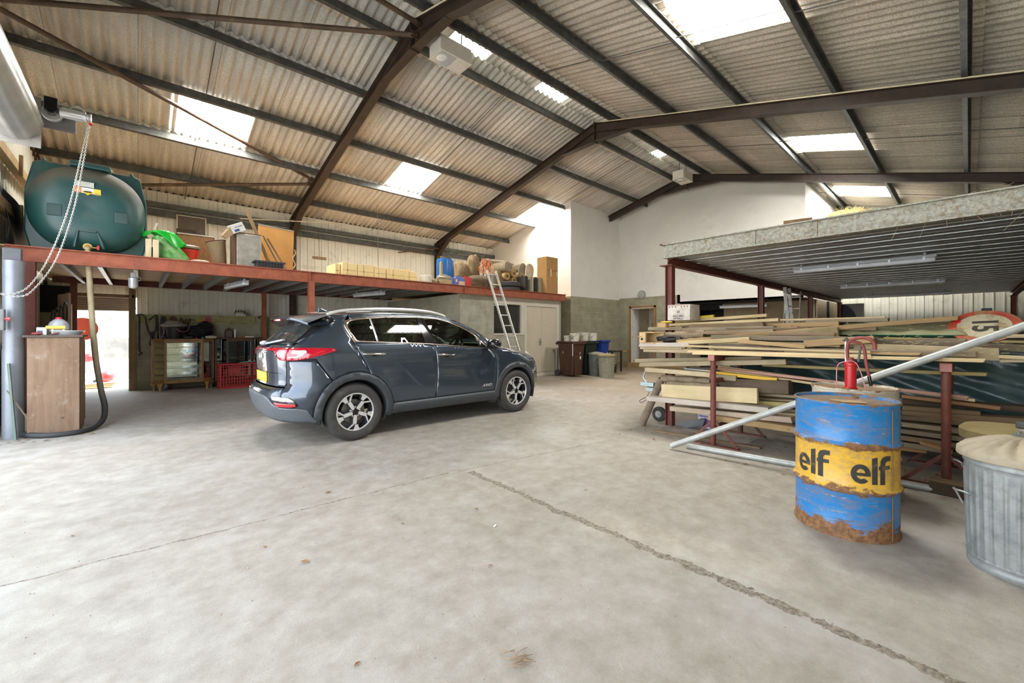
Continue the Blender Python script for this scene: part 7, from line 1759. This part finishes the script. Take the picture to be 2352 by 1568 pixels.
t = thing('wheel', 'small black rubber wheel behind the leaning log near the floor', 'wheel', (5.7, 3.06, .13)); m = MB(); m.cyl((-.03,0,0),(.03,0,0),.11,n=28); m.build('tyre', M['rubber'], t, bevel=.02); m = MB(); m.cyl((-.035,0,0),(-.03,0,0),.05,n=20); m.build('hub', M['galv'], t)
t = thing('slate_piece', 'dark blue-grey slate lying tilted on the floor beside the platform post', 'slate', (5.72, 2.62, .02), radians(4), rot=(radians(-20), radians(-30), radians(8))); m = MB(); m.bx(-.04,.12,-.21,.2,0,.012); m.build('slate', plain('slate_blue', (.085,.10,.115), .6, 0, .15, 10), t)
t = thing('feed_bag', 'white and purple printed bag standing on the floor under the plank heap', 'bag', (5.85, 2.45, .0)); m = MB(); m.bx(-.03,.03,-.10,.10,0,.24); m.build('bag', plain('bag_white', (.62,.60,.66), .5), t, bevel=.012); m = MB(); m.bx(-.033,-.03,-.08,.06,.03,.14); m.bx(-.033,-.03,-.08,.08,.16,.18); m.build('purple_print', plain('purple_ink', (.22,.15,.42), .5, 0, .4, 30), t)
# scaffold poles
gal = plain('scaffold_galv', (.44,.45,.42), .5, .4, .15, 9, .1, dirt=(.33,.33,.28), dscale=5)
def pole(lab, p0, p1, r=.031):
    t = thing('scaffold_pole', lab, 'pole', p0); d = V(p1)-V(p0); m = MB(); m.cyl((0,0,0), d, r, n=24, cap=False); m.cyl(d*.002, d*.001, r*.99, n=24); m.build('pole', gal, t, smooth=40); m = MB(); m.cyl(-d.normalized()*.001, d.normalized()*.004, r*.8, n=20); m.build('bore', M['dark'], t)
d_ = V((5.0, -.276, 1.385))-V((4.52, 2.28, .04)); pole('long galvanised scaffold pole leaning from the floor up across the plank pile', (4.52,2.28,.04), tuple(V((4.52,2.28,.04))+d_*1.2))
pole('galvanised scaffold pole lying flat on the floor in front of the racks', (4.70,2.18,.028), (5.02,-.35,.028))
t = thing('timber_batten', 'flat dusty batten lying on the floor between the post and the rack', 'batten', (5.2, 2.5, .012), radians(6)); m = MB(); m.bx(-.03,.03,-.9,.35,-.01,.01); m.build('batten', PW['b'], t)
t = thing('timber_block', 'dark-sided timber baulk on the floor behind the near dustbin', 'baulk', (4.95, .02, 0), radians(-6)); m = MB(); m.bx(-.05,.06,-.30,.20,0,.10); m.build('baulk', PW['db2'], t, bevel=.004); m = MB(); m.bx(-.05,.06,-.30,.20,.10,.112); m.build('top', PW['o2'], t)
t = thing('prop_batten', 'slim batten propped from the floor to the far plank heap', 'batten', (5.75, .62, .0)); m = MB(); m.bar((0,0,0),(.05,-.17,.17),.03,.02); m.build('lath', PW['w2'], t)
# ladders leaning on the platform beam
ladder('ladder', 'aluminium ladder with black joint bands leaning on the side of the galvanised deck', (9.62, 2.3, 0), (10.18, 2.62, 2.28), (1,.0,0), .32, 8, alu)
l2 = ladder('ladder', 'second, more slanted aluminium ladder behind the one with black bands', (9.9, 2.35, 0), (11.6, 2.66, 2.27), (0,1,.0), .3, 8, alu)
for c_ in [c for c in bpy.data.objects if c.get('label', '').startswith('aluminium ladder with black')]:
    for z in (1.3, 1.75): m = MB(); d = V((.56,.32,2.28))*(z/2.28); m.box(d+V((.0,0,0)), (.05,.085,.06)); m.box(d+V((.32,0,0)), (.05,.085,.06)); m.build('joint_band', M['gloss_black'], c_)
# sale board and small things at the far wall
t = thing('sale_board', 'pale estate-agent board with a dark disc and the word Sale on the far wall', 'sign', (17.4, 2.55, 1.45)); m = MB(); m.bx(0,.03,-.28,.34,0,.80); m.build('board', plain('board_grey', (.45,.45,.40), .6), t); m = MB(); m.prism([(.34,.12)]+[(.34-.46*cos(a)*1.0+.0, .12+.68*sin(a)) for a in [pi/2*i/12 for i in range(13)]]+[(.34,.8)], (-.004,0,0), (0,1,0), (0,0,1), (.004,0,0)); m.build('dark_disc', plain('disc_dark', (.01,.015,.03), .5), t)
lab_text(t, 'Sale', .16, -.08, .10, plain('sale_green', (.04,.14,.05), .6), .002, x=-.005)
t = thing('green_bucket', 'dark green plastic tub on the far stack by the corner post', 'tub', (9.5, -.35, 1.40)); m = MB(); m.lathe([(0,0),(.10,0),(.12,.16),(.125,.17),(.11,.165),(0,.16)], 24); m.build('tub', plain('tub_green', (.04,.11,.035), .5), t, smooth=40)
t = thing('far_stack', 'dark stack of covered boards below the far cladding', 'stack', (10.2, -.2, 0)); m = MB(); m.bx(-.9,1.2,-.9,1.3,0,1.40); m.build('stack', plain('far_stack', (.10,.075,.045), .9), t, bevel=.03)
t = thing('dark_post_box', 'small dark upright box beside the green tub', 'box', (9.6, -.18, 1.40)); m = MB(); m.bx(-.04,.04,-.06,.05,0,.30); m.build('box', M['trimblack'], t, bevel=.006)
# ================================================================ oil drums
def m_drum(nm, bands, rust=.5, dust=(.34,.24,.13)):
    """painted steel with rust at hoops and foot; bands [(z, colour)]"""
    t = NT(nm); v = t.mapped(); s = t.sep(v); z = t.math('MULTIPLY', s[2], 1/.9)
    n1 = t.noise(t.mapped(scale=(6,6,16)), 1.2, 7, .72, .6); n2 = t.noise(v, 4.2, 6, .68, .5); n3 = t.noise(v, 34, 4, .7)
    stops = []
    c = t.ramp(z, bands, 'CONSTANT')
    c = t.mix(t.ramp(n3, [(.3, .28), (.6, 0.0)]), c, tuple(.5*x for x in bands[0][1]))
    rc = t.ramp(n3, [(.3, (.10,.042,.016)), (.6, (.25,.125,.05)), (.8, (.35,.22,.11))])
    hoop = None
    for h, w in ((.315,.05),(.605,.05),(.0,.16),(.885,.03)):
        k = t.math('SUBTRACT', 1.0, t.math('DIVIDE', t.math('ABSOLUTE', t.math('SUBTRACT', s[2], h)), w)); k = t.math('MAXIMUM', k, 0.0)
        hoop = k if hoop is None else t.math('MAXIMUM', hoop, k)
    f = t.math('ADD', t.math('MULTIPLY', hoop, 1.0), t.math('ADD', t.math('MULTIPLY', t.math('SUBTRACT', n2, .5), 2.6), t.math('MULTIPLY', t.math('SUBTRACT', n1, .5), 2.4)))
    low = t.math('MULTIPLY', t.math('SUBTRACT', .26, s[2]), 2.2); f = t.math('ADD', f, t.math('MAXIMUM', low, 0.0))
    ds = t.noise(t.mapped(scale=(3,3,9), loc=(3,1,2)), 1.6, 7, .75, .8)
    c = t.mix(t.ramp(ds, [(.46, 0.0), (.66, .6)]), c, (.25,.17,.09))
    sc = t.noise(t.mapped(scale=(4,4,46), loc=(7,0,1)), 1.4, 6, .7, .3); c = t.mix(t.ramp(sc, [(.60, 0.0), (.66, .8)]), c, t.ramp(n3, [(.4, (.22,.10,.03)), (.6, (.55,.48,.36))]))
    c = t.mix(t.ramp(f, [(rust, 0.0), (rust+.2, 1.0)]), c, rc)
    g = t.n('ShaderNodeNewGeometry'); nz = t.sep(g.outputs['Normal'])[2]
    c = t.mix(t.ramp(nz, [(.6, 0.0), (.9, .92)]), c, t.ramp(n3, [(.3, (.22,.14,.07)), (.7, dust)]))
    t.set(c, t.ramp(f, [(rust-.2, .32), (rust+.1, .8)])); t.bump(t.math('ADD', n3, t.math('MULTIPLY', f, .5)), .3, .004)
    return t.m
dp = [(0,.012),(.27,.012),(.285,0),(.294,0),(.294,.016),(.286,.024),(.287,.29),(.291,.298),(.301,.308),(.303,.316),(.301,.324),(.291,.334),(.287,.342),(.287,.58),(.291,.588),(.301,.598),(.303,.606),(.301,.614),(.291,.624),(.287,.632),(.287,.855),(.294,.864),(.296,.878),(.290,.884),(.283,.878),(.281,.862),(0,.862)]
BL = (.012,.20,.50)
def drum(nm, lab, loc, mat, rz=0):
    t = thing(nm, lab, 'drum', loc, rz)
    m = MB(); m.lathe(dp, 96); m.build('shell', mat, t, smooth=50)
    m = MB(); m.lathe([(0,.88),(.03,.88),(.034,.875),(.036,.862)], 20, (-.2,.02,0)); m.lathe([(0,.876),(.018,.876),(.02,.862)], 16, (.2,-.03,0)); m.build('bung', plain('bung_rust', (.2,.12,.06), .8), t, smooth=40)
    return t
db = drum('oil_drum', 'blue and yellow oil drum lettered elf, rusty and dusty, standing in front of the racks', (3.69,.585,0), m_drum('drum_blue', [(0, BL), (.352, (.74,.42,.025)), (.672, BL)], .62))
# lettering wrapped on the yellow band
def wrap_text(par, polys, ang, z0, mat, nm='lettering', r=.2885):
    for pl, holes in polys:
        v2, tr = tri_poly(pl, holes, .014); m = MB()
        m.add([(r*cos(ang+p[0]/r), r*sin(ang+p[0]/r), z0+p[1]) for p in v2], tr); o = m.build(nm, mat, par, smooth=180)
        fl = sum(p.normal.x*p.center.x+p.normal.y*p.center.y for p in o.data.polygons)
        if fl < 0: o.data.flip_normals()
def arcp(cx, cy, rx, ry, a0, a1, n=16): return [(cx+rx*cos(radians(a0+(a1-a0)*i/n)), cy+ry*sin(radians(a0+(a1-a0)*i/n))) for i in range(n+1)]
e_ = arcp(-.075,.06,.048,.058,8,330,26)+arcp(-.075,.06,.022,.030,318,178,10)+[(-.098,.052),(-.032,.066)]
eh = arcp(-.075,.066,.020,.024,12,160,10)+[(-.094,.072)]
l_ = [(-.016,.0),(.016,.0),(.016,.175),(-.016,.165)]
f_ = [(.032,0),(.064,0),(.064,.095),(.098,.098),(.098,.122),(.064,.120),(.066,.138),(.076,.150),(.103,.152),(.103,.182),(.07,.182),(.046,.172),(.034,.150),(.032,.118),(.024,.117),(.024,.093),(.032,.094)]
eb = [(-.12,.05),(-.03,.058),(-.03,.076),(-.12,.068)]
inkd = plain('stencil_black', (.035,.032,.026), .7, 0, .2, 20, dirt=(.16,.11,.05), dscale=10, dlo=.56, dhi=.7)
for ang in (radians(189-36), radians(189+31)):
    pa = [([(x, y) for x, y in arcp(-.075,.06,.050,.060,-12,-372+42,30)]+[(x, y) for x, y in arcp(-.075,.06,.022,.032,-372+48,-12,24)], ())]
    ring_o = arcp(-.075,.062,.052,.062,0,360,32)[:-1]; ring_i = arcp(-.075,.062,.023,.032,0,360,24)[:-1]
    # e: open ring with a cross bar
    E1 = arcp(-.075,.062,.052,.062,0,318,30)+arcp(-.075,.062,.023,.032,310,180,14)+[(-.098,.050),(-.023,.050),(-.023,.062)]
    E2 = arcp(-.075,.068,.022,.027,4,176,14)
    flip = lambda P: [(-x, y) for x, y in P]
    # angle grows anticlockwise seen from above, so text read from outside runs the other way
    wrap_text(db, [(flip_p, [flip(E2)] if k == 0 else ()) for k, flip_p in enumerate((flip(arcp(-.075,.062,.052,.062,-14,-14,1)[:1]+E1[1:]), [(x, y) for x, y in [(-.0,0)]][:0] or flip(l_), flip(f_)))] if False else [(E1, [E2]), (l_, ()), (f_, ())], ang, .375, inkd)
m = MB(); 
for i in range(12): m.box((.2925*cos(radians(243)), .2925*sin(radians(243)), .04+.07*i), (.004,.004,.07), Matrix.Rotation(radians(243), 3, 'Z'))
m.build('seam_weld', plain('weld_rust', (.24,.13,.06), .8), db)
m = MB(); m.box((-.06,-.03,.868), (.12,.17,.004), Matrix.Rotation(.5, 3, 'Z')); m.build('torn_card', plain('torn_card', (.40,.28,.15), .9), db)
dw = drum('oil_drum', 'off-white oil drum with rusty rim standing behind the blue and yellow one', (4.53,.66,0), m_drum('drum_white', [(0, (.62,.55,.42)), (.352, (.66,.61,.50)), (.672, (.66,.61,.50))], .7, (.30,.19,.09)))
# rotary hand pump in the white drum
pm = thing('hand_pump', 'red hand-cranked drum pump with curved spout standing in the white oil drum', 'pump', (4.40,.66,.862))
rp2 = plain('pump_red', (.50,.012,.016), .35, 0, .1, 8, dirt=(.25,.06,.04), dlo=.66); rb = plain('pump_redbrown', (.24,.05,.035), .6, 0, .2, 9, .2)
m = MB(); m.lathe([(0,0),(.046,0),(.046,.02),(.039,.025),(.039,.20),(.044,.205),(.044,.225),(.03,.235),(0,.235)], 28); m.build('barrel', rp2, pm, smooth=40)
m = MB(); m.cyl((0,0,.23),(0,.0,.27),.022,n=14); m.build('gland', rb, pm, smooth=40)
m = MB(); m.tube(spline([(0,.02,.25),(0,.022,.36),(0,.0,.41),(-.0,-.06,.435),(0,-.12,.425),(0,-.15,.385),(0,-.152,.34)], 7), .014, 10); m.build('spout', rb, pm, smooth=60)
m = MB(); m.cyl((0,.03,.24),(0,.032,.42),.009,n=10); m.build('plunger_rod', M['satin'], pm, smooth=40)
m = MB(); m.tube(spline([(0,.01,.40),(0,-.05,.395),(0,-.085,.35),(0,-.10,.22),(0,-.118,.12)], 7), .011, 8); m.build('crank', rb, pm, smooth=60)
m = MB(); m.cyl((0,-.118,.12),(0,-.13,.045),.012,n=10); m.build('grip', M['gloss_black'], pm, smooth=40)
m = MB(); m.cyl((0,-.05,.235),(0,-.065,.37),.008,n=8); m.cyl((0,.025,.41),(0,.04,.425),.02,n=8); m.build('link_bar', M['galv_dark'], pm)
pk = plain('pink_cord', (.62,.24,.26), .6); o_ = thing('cord', 'loop of pink cord hung over the red drum pump', 'cord', (4.36,.66,1.10)); m = MB(); m.tube(spline([(-.01,.08,-.24),(-.01,.085,-.12),(-.0,.075,-.03),(0,.02,.0),(0,-.03,.0),(0,-.06,-.05),(0,-.085,-.14),(-.01,-.10,-.21),(-.05,-.115,-.236)], 8), .004, 6); m.build('cord', pk, o_, smooth=60)
# ================================================================ dustbins
gb = plain('dustbin_galv', (.27,.285,.275), .5, .3, .22, 16, .1, dirt=(.36,.36,.33), dscale=4, dlo=.5, dhi=.7)
def dustbin(lab, loc, rb_=.205, rt=.225, h=.62, lid=True, s=1.0, grp=None, mat=None, dusty=None, rz=0):
    t = thing('dustbin', lab, 'dustbin', loc, rz, grp); mat = mat or gb
    def rib(a, r, z): return r*(1+(.03*(max(0, cos(32*a))**.7-.5) if .1*h < z < .84*h else 0))
    prof = [(0,.02),(rb_*.96,.02),(rb_,.0),(rb_+.004,.012),(rb_+.004,.03),(rb_,.035),(rb_+.002,.05),(rb_+.006,.06),(rb_+.002,.07)]
    for i in range(9): f = .1+.76*i/8; prof.append((rb_+(rt-rb_)*f, h*f))
    prof += [(rt*.985,h*.88),(rt+.004,h*.90),(rt*.99,h*.92),(rt+.002,h*.97),(rt+.008,h),(rt-.006,h),(rt-.01,h*.95)]
    m = MB(); m.lathe(prof, 256, rib=rib); m.build('body', mat, t, smooth=50)
    for sg in (-1, 1):
        m = MB(); m.tube(spline([(-.055,sg*(rt-.0),h*.62),(-.055,sg*(rt+.035),h*.645),(-.0,sg*(rt+.06),h*.64),(.055,sg*(rt+.035),h*.62),(.055,sg*(rt+.0),h*.5)], 6), .0055, 8); m.build('handle', M['galv'], t, smooth=60)
    if lid:
        L = rt+.028
        m = MB(); m.lathe([(L,h-.035),(L+.003,h-.03),(L,h+.005),(L-.02,h+.02)]+[(L*(1-f)+.02*f-.02*(1-f), h+.02+.07*sin(f*pi/2)) for f in (.15,.3,.45,.6,.75,.9,1)]+[(0,h+.09)], 120, rib=lambda a, r, z: r if (z < h+.02 or r < .04) else r*(1+.0)); 
        k0 = len(m.v)
        m.v = [(x, y, z+(.024*(abs(cos(8*atan2(y, x)+ (1-sqrt(x*x+y*y)/L)*2.0))-.6)*min(1, max(0, (sqrt(x*x+y*y)-.05)/.06)) if z > h+.012 else 0)) for x, y, z in m.v]
        lo = m.build('lid', dusty or mat, t, smooth=60)
        m = MB(); m.tube(spline([(-.05,0,h+.085),(-.045,0,h+.12),(0,0,h+.128),(.045,0,h+.12),(.05,0,h+.085)], 6), .008, 8); m.bx(-.065,-.04,-.02,.02,h+.075,h+.105); m.bx(.04,.065,-.02,.02,h+.075,h+.105); m.build('lid_handle', M['galv'], lo, smooth=60)
    return t
dustlid = plain('lid_dusty', (.40,.335,.235), .8, 0, .1, 7, .1, dirt=(.40,.40,.37), dscale=5, dlo=.6)
dustbin('ribbed galvanised dustbin with a fluted dusty lid, nearest the camera beside the oil drum', (3.69,-.215,0), .222, .238, .66, grp='galvanised dustbins by the rack', dusty=dustlid, rz=radians(25))
t = dustbin('dusty olive-topped dustbin standing behind the fluted-lidded one', (4.56,-.22,0), .215, .235, .60, lid=False, grp='galvanised dustbins by the rack')
m = MB(); m.lathe([(.27,.58),(.272,.64),(.25,.665),(.10,.675),(0,.675)], 60); m.build('lid', plain('lid_olive', (.27,.21,.09), .9, 0, .1, 8, .1), t, smooth=40)
m = MB(); m.bx(-.02,.02,-.09,.0,.675,.72); m.build('lid_handle', M['galv_dark'], t, bevel=.008)
dimb = plain('dustbin_dim', (.27,.26,.19), .6, .25, .2, 10)
dustbin('ribbed galvanised dustbin with dusty domed top, in front by the stool', (10.12,7.08,0), .20, .235, .66, lid=False, mat=dimb, grp='dustbins by the wheelie bins')
dustbin('darker ribbed dustbin half hidden behind the dusty-topped one', (10.35,7.62,0), .20, .225, .68, lid=False, mat=plain('dustbin_dark', (.15,.16,.13), .6, .25, .2, 10), grp='dustbins by the wheelie bins')
for (x, y, z, r) in ((10.12,7.08,.655,.255),(10.35,7.62,.675,.24)):
    par = [o for o in bpy.data.objects if o.get('category') == 'dustbin' and abs(o.location.x-x) < .01][0]
    m = MB(); m.lathe([(r,-.04),(r+.004,0),(r-.03,.02),(.05,.05),(0,.05)], 48, (0,0,z)); m.build('lid', plain('lid_brown', (.24,.18,.09), .9) if y < 7.5 else dimb, par, smooth=40)
# ================================================================ wheelie bins and buckets in the corner
def wheelie(lab, loc, c, s=1.0, rz=0, grp='wheelie bins'):
    t = thing('wheelie_bin', lab, 'wheelie bin', loc, rz, grp); mt = plain('bin_%d' % int(c[0]*9999+c[2]*999), c, .5, 0, .1, 6, .05)
    m = MB(); w, d, h = .27, .30, 1.0
    lo = [(-w*.82,-d*.75),(w*.82,-d*.75),(w*.82,d*.85),(-w*.82,d*.85)]; hi = [(-w,-d),(w,-d),(w,d),(-w,d)]
    m.add([(x,y,.04) for x,y in lo]+[(x,y,h) for x,y in hi], [(3,2,1,0),(4,5,6,7),(0,1,5,4),(1,2,6,5),(2,3,7,6),(3,0,4,7)]); m.v = [(x*s,y*s,z*s) for x,y,z in m.v]; m.build('body', mt, t, bevel=.03*s, bseg=3)
    m = MB(); m.bx(-w*.6,w*.6,-d*.98,-d*.78,.05,.62); m.v = [(x*s,y*s,z*s) for x,y,z in m.v]; m.build('front_recess', mt, t, bevel=.02*s)
    m = MB(); m.bx(-w-.03,w+.03,-d-.05,d+.02,h,h+.05); m.bx(-w-.03,w+.03,-d-.05,-d-.02,h-.04,h+.02); m.v = [(x*s,y*s,z*s) for x,y,z in m.v]; m.build('lid', mt, t, bevel=.015*s)
    m = MB(); m.cyl((-w,d+.07,h-.01),(w,d+.07,h-.01),.022,n=12); m.bx(-w,-w+.04,d-.02,d+.08,h-.06,h); m.bx(w-.04,w,d-.02,d+.08,h-.06,h); m.v = [(x*s,y*s,z*s) for x,y,z in m.v]; m.build('handle', mt, t)
    for sg in (-1,1): m = MB(); m.cyl((sg*.26*s,.30*s,.10*s),(sg*.31*s,.30*s,.10*s),.10*s,n=24); m.build('wheel', M['rubber'], t, smooth=40)
    return t
wb = wheelie('brown wheelie bin with white scuffs standing against the store door', (9.66,8.02,0), (.062,.026,.014))
m = MB(); m.ell((.05,-.305,.56),(.03,.004,.05), 12, 8, noise=.3, seed=3); m.ell((.03,-.305,.70),(.012,.004,.035), 10, 8, noise=.3); m.bx(-.275,-.27,-.29,-.265,.62,.98); m.ell((-.262,.1,.72),(.004,.012,.04), 8, 6); m.build('scuff_mark', plain('white_scuff', (.7,.68,.65), .8), wb)
wheelie('very dark green wheelie bin standing between the brown bin and the blue one', (10.42,8.12,0), (.008,.018,.010))
wl_ = wheelie('bright blue small wheelie bin beside the dark green bin', (11.05,7.98,.28), (.008,.035,.22), .74)
m = MB(); m.ell((.06,-.235,.34),(.03,.004,.05), 12, 8, noise=.3, seed=6); m.build('white_mark', plain('white_scuff', (.7,.68,.65)), wl_)
t = thing('dark_chest', 'low dark chest under the blue bin in the corner', 'chest', (11.1,8.0,0)); m = MB(); m.bx(-.35,.5,-.28,.35,0,.28); m.build('chest', plain('chest_dark', (.02,.018,.015), .8), t, bevel=.01)
t = thing('black_stool', 'black crate-like stand between the metal bins and the yellow stool', 'stand', (11.7,8.05,0)); m = MB(); m.bx(-.3,.3,-.3,.3,.66,.70); m.build('top', plain('stand_black', (.018,.016,.014), .8), t, bevel=.01); 
for a in (-1,1):
    for b in (-1,1): m = MB(); m.bx(a*.26-.02,a*.26+.02,b*.26-.02,b*.26+.02,0,.66); m.build('leg', plain('stand_black', (.018,.016,.014)), t)
t = thing('stool', 'round stool with a worn yellow seat and thin metal legs by the lobby door', 'stool', (12.4,8.05,0)); m = MB(); m.lathe([(0,.63),(.16,.63),(.17,.645),(.165,.67),(0,.675)], 28); m.build('seat', plain('seat_yellow', (.34,.21,.03), .5), t, smooth=40)
for k_ in range(4): a = pi/4+pi/2*k_; m = MB(); m.cyl((.13*cos(a),.13*sin(a),.63),(.18*cos(a),.18*sin(a),0),.012,n=8); m.build('leg', plain('leg_brassy', (.35,.22,.08), .4, .5), t)
m = MB(); m.tube([(.155*cos(a),.155*sin(a),.25) for a in [2*pi*i/24 for i in range(24)]], .009, 6, True); m.build('foot_ring', plain('leg_brassy', (.35,.22,.08)), t)
wp_ = plain('bucket_white', (.62,.58,.48), .5, 0, .06, 6)
for x, y, r, h, lab, lb in ((9.50,8.05,.10,.17,'small white tub at the handle end of the brown bin lid',0),(9.62,7.86,.145,.24,'white bucket with a printed panel on the brown bin lid',1),(10.30,8.05,.155,.26,'white bucket with wire handle on the dark green bin, nearer the brown one',0),(10.58,7.92,.14,.24,'white bucket with drooping wire handle on the dark green bin, nearer the blue one',0)):
    t = thing('bucket', lab, 'bucket', (x,y,1.05), 0, 'white buckets on the wheelie bins'); m = MB(); m.lathe([(0,0),(r*.86,0),(r,h*.93),(r+.008,h*.94),(r+.008,h),(r-.008,h),(r*.8,.02),(0,.02)], 32); m.build('pail', wp_, t, smooth=40)
    m = MB(); m.tube(spline([(-.02,r+.01,h*.9),(-r*.9,r*.5,h*.55),(-r*1.12,0,h*.42),(-r*.9,-r*.5,h*.55),(-.02,-r-.01,h*.9)], 6), .004, 6); m.build('wire_handle', M['galv_dark'], t)
    if lb: m = MB(); m.grid(lambda u, w: (-(r*.97)*cos(.9*(u-.5)), (r*.97)*sin(.9*(u-.5)), .05+.13*w), 8, 2); m.build('label', plain('bucket_label', (.35,.31,.25), .6), t)
t = thing('gloves', 'pair of dark gloves bunched behind the buckets on the dark green bin', 'gloves', (10.62,8.2,1.05)); m = MB(); m.ell((0,0,.14),(.1,.07,.14), noise=.2); m.build('gloves', M['cabin'], t, smooth=50)
t = thing('rag', 'brown rag lying on the brown bin lid beside the printed bucket', 'rag', (9.85,8.0,1.06)); m = MB(); m.ell((0,0,.02),(.13,.12,.03), noise=.3); m.build('rag', plain('rag_brown', (.17,.09,.05), .9), t, smooth=50)
# ================================================================ lamps on the ridge and over the lobby door, lobby hooks
def highbay(lab, loc):
    t = thing('high_bay_light', lab, 'light fitting', loc, 0, 'box lights at the apex of the roof frames'); wm = plain('light_box_white', (.66,.61,.53), .45, 0, .05, 5, dirt=(.5,.42,.3), dlo=.62)
    m = MB(); m.bx(-.3,.3,-.17,.17,.02,.25); m.build('casing', wm, t, bevel=.012)
    m = MB(); m.bx(-.3,.3,-.18,.18,0,.025); m.build('rim', wm, t)
    m = MB(); m.bx(-.27,.02,-.15,.15,-.006,.0); m.build('glass', NT('lamp_glass').set((.55,.53,.47), .15, .3).m, t)
    m = MB(); m.ell((-.17,.0,-.002),(.09,.1,.012), 20, 8); m.build('bulb', plain('bulb_white', (.8,.8,.78), .2), t, smooth=60)
    m = MB()
    for i in range(5): m.bx(.06+.045*i,.075+.045*i,-.1,.1,-.004,.002)
    m.build('vent', wm, t)
    m = MB(); m.cyl((-.2,0,.25),(-.22,0,.55),.008); m.cyl((.2,0,.25),(.22,0,.55),.008); m.build('hanger', M['galv_dark'], t)
highbay('white box light hanging at the ridge, nearest the camera', (3.80,5.70,5.76)); highbay('white box light hanging at the ridge by the farthest roof frame', (12.1,5.75,5.84))
t = thing('wall_light', 'round grey bulkhead light on the white wall above the lobby door', 'wall light', (13.77,8.08,2.69)); R9 = Matrix.Rotation(radians(-90), 3, 'Y'); m = MB(); m.lathe([(0,.0),(.13,0),(.135,.03),(.12,.05),(0,.06)], 32, R=R9); m.build('lens', plain('lens_grey', (.38,.37,.33), .4), t, smooth=40); m = MB(); m.tube([(-.03,.14*cos(a),.14*sin(a)) for a in [2*pi*i/28 for i in range(28)]], .016, 8, True); m.build('bezel', plain('bezel_grey', (.28,.27,.25), .5), t, smooth=50)
for y, z, c, lab in ((8.28,1.68,(.28,.30,.08),'dim yellow and black gloves hanging in the lobby, nearer the hinge side'),(8.02,1.76,(.50,.55,.05),'bright yellow and black gloves hanging in the lobby')):
    t = thing('work_gloves', lab, 'gloves', (15.03,y,z), 0, 'gloves hanging in the lobby'); m = MB(); m.ell((0,0,-.22),(.04,.10,.17), 16, 10, noise=.15); m.build('palm', M['cabin'], t, smooth=50); m = MB(); m.ell((-.03,.03,-.12),(.03,.05,.12), 14, 8); m.build('cuff', plain('hivis%d' % int(y*100), c, .7), t, smooth=50)
# ================================================================ litter on the floor
rnd = random.Random(23); m = MB()
def leaf(x, y, s, z=.004):
    a = rnd.uniform(0,6.3); d = V((cos(a),sin(a),0)); e = V((-sin(a),cos(a),0)); c = V((x,y,z)); h = s*rnd.uniform(.15,.4)
    m.add([c-d*s, c-e*s*.45+V((0,0,h)), c+d*s+V((0,0,h*.6)), c+e*s*.45+V((0,0,h*.8))], [(0,1,2),(0,2,3)])
for i in range(26): leaf(rnd.uniform(-.9,4.5), rnd.uniform(.2,5), rnd.uniform(.008,.02))
for i in range(150): leaf(rnd.uniform(4.5,6.0), rnd.uniform(-.8,3.1), rnd.uniform(.01,.035))
for i in range(30): leaf(rnd.uniform(-1.3,-.3), rnd.uniform(7.5,8.2), rnd.uniform(.015,.04))
for x, y, s in ((1.18,3.6,.03),(.72,2.6,.035),(1.9,2.5,.02),(1.18,1.0,.05),(.55,1.4,.03)): leaf(x, y, s)
o = m.build('leaf_litter', plain('dead_leaf', (.27,.13,.05), .9, 0, .4, 30)); o['kind'] = 'stuff'
m = MB()
for i in range(900):
    x, y = rnd.uniform(-.5,6), rnd.uniform(-.5,5.5); a = rnd.uniform(0,3.2); L = rnd.uniform(.008,.04)
    if i > 500: x, y = rnd.uniform(4.3,6), rnd.uniform(-.6,3)
    d = V((cos(a)*L, sin(a)*L, .001)); s_ = V((-sin(a),cos(a),0))*.0009; p = V((x,y,.003)); m.add([p-s_,p+s_,p+d+s_,p+d-s_],[(0,1,2,3)])
o = m.build('straw_crumbs', plain('straw_pale', (.58,.50,.35), .9)); o['kind'] = 'stuff'
m = MB()
for i in range(700):
    r = rnd.uniform(.0008,.0022); m.box((rnd.uniform(-.8,5.5), rnd.uniform(-.4,5.5), r*.8), (r*2,r*1.6,r*1.6))
o = m.build('grit', plain('grit_dark', (.26,.22,.17), .9)); o['kind'] = 'stuff'
t = thing('paper_scrap', 'small white scrap of paper lying on the floor near the joint', 'paper', (1.83,2.2,.003), .4); m = MB(); m.bx(-.012,.02,-.006,.008,0,.0015); m.build('scrap', plain('paper_white', (.75,.75,.74), .6), t)
t = thing('straw_wisp', 'tangled brown wisp of roots and leaf lying on the bare concrete', 'wisp', (1.13,1.28,.004)); m = MB()
for i in range(14): a = .5+rnd.uniform(-.5,.5); p = V((rnd.uniform(-.03,.03), rnd.uniform(-.06,.06), .003)); m.tube(spline([p, p+V((.03*cos(a),-.05*sin(a),.008)), p+V((.07*cos(a),-.07*sin(a),.002))], 3), .0016, 4)
m.build('wisp', plain('wisp_brown', (.34,.22,.13), .9), t)
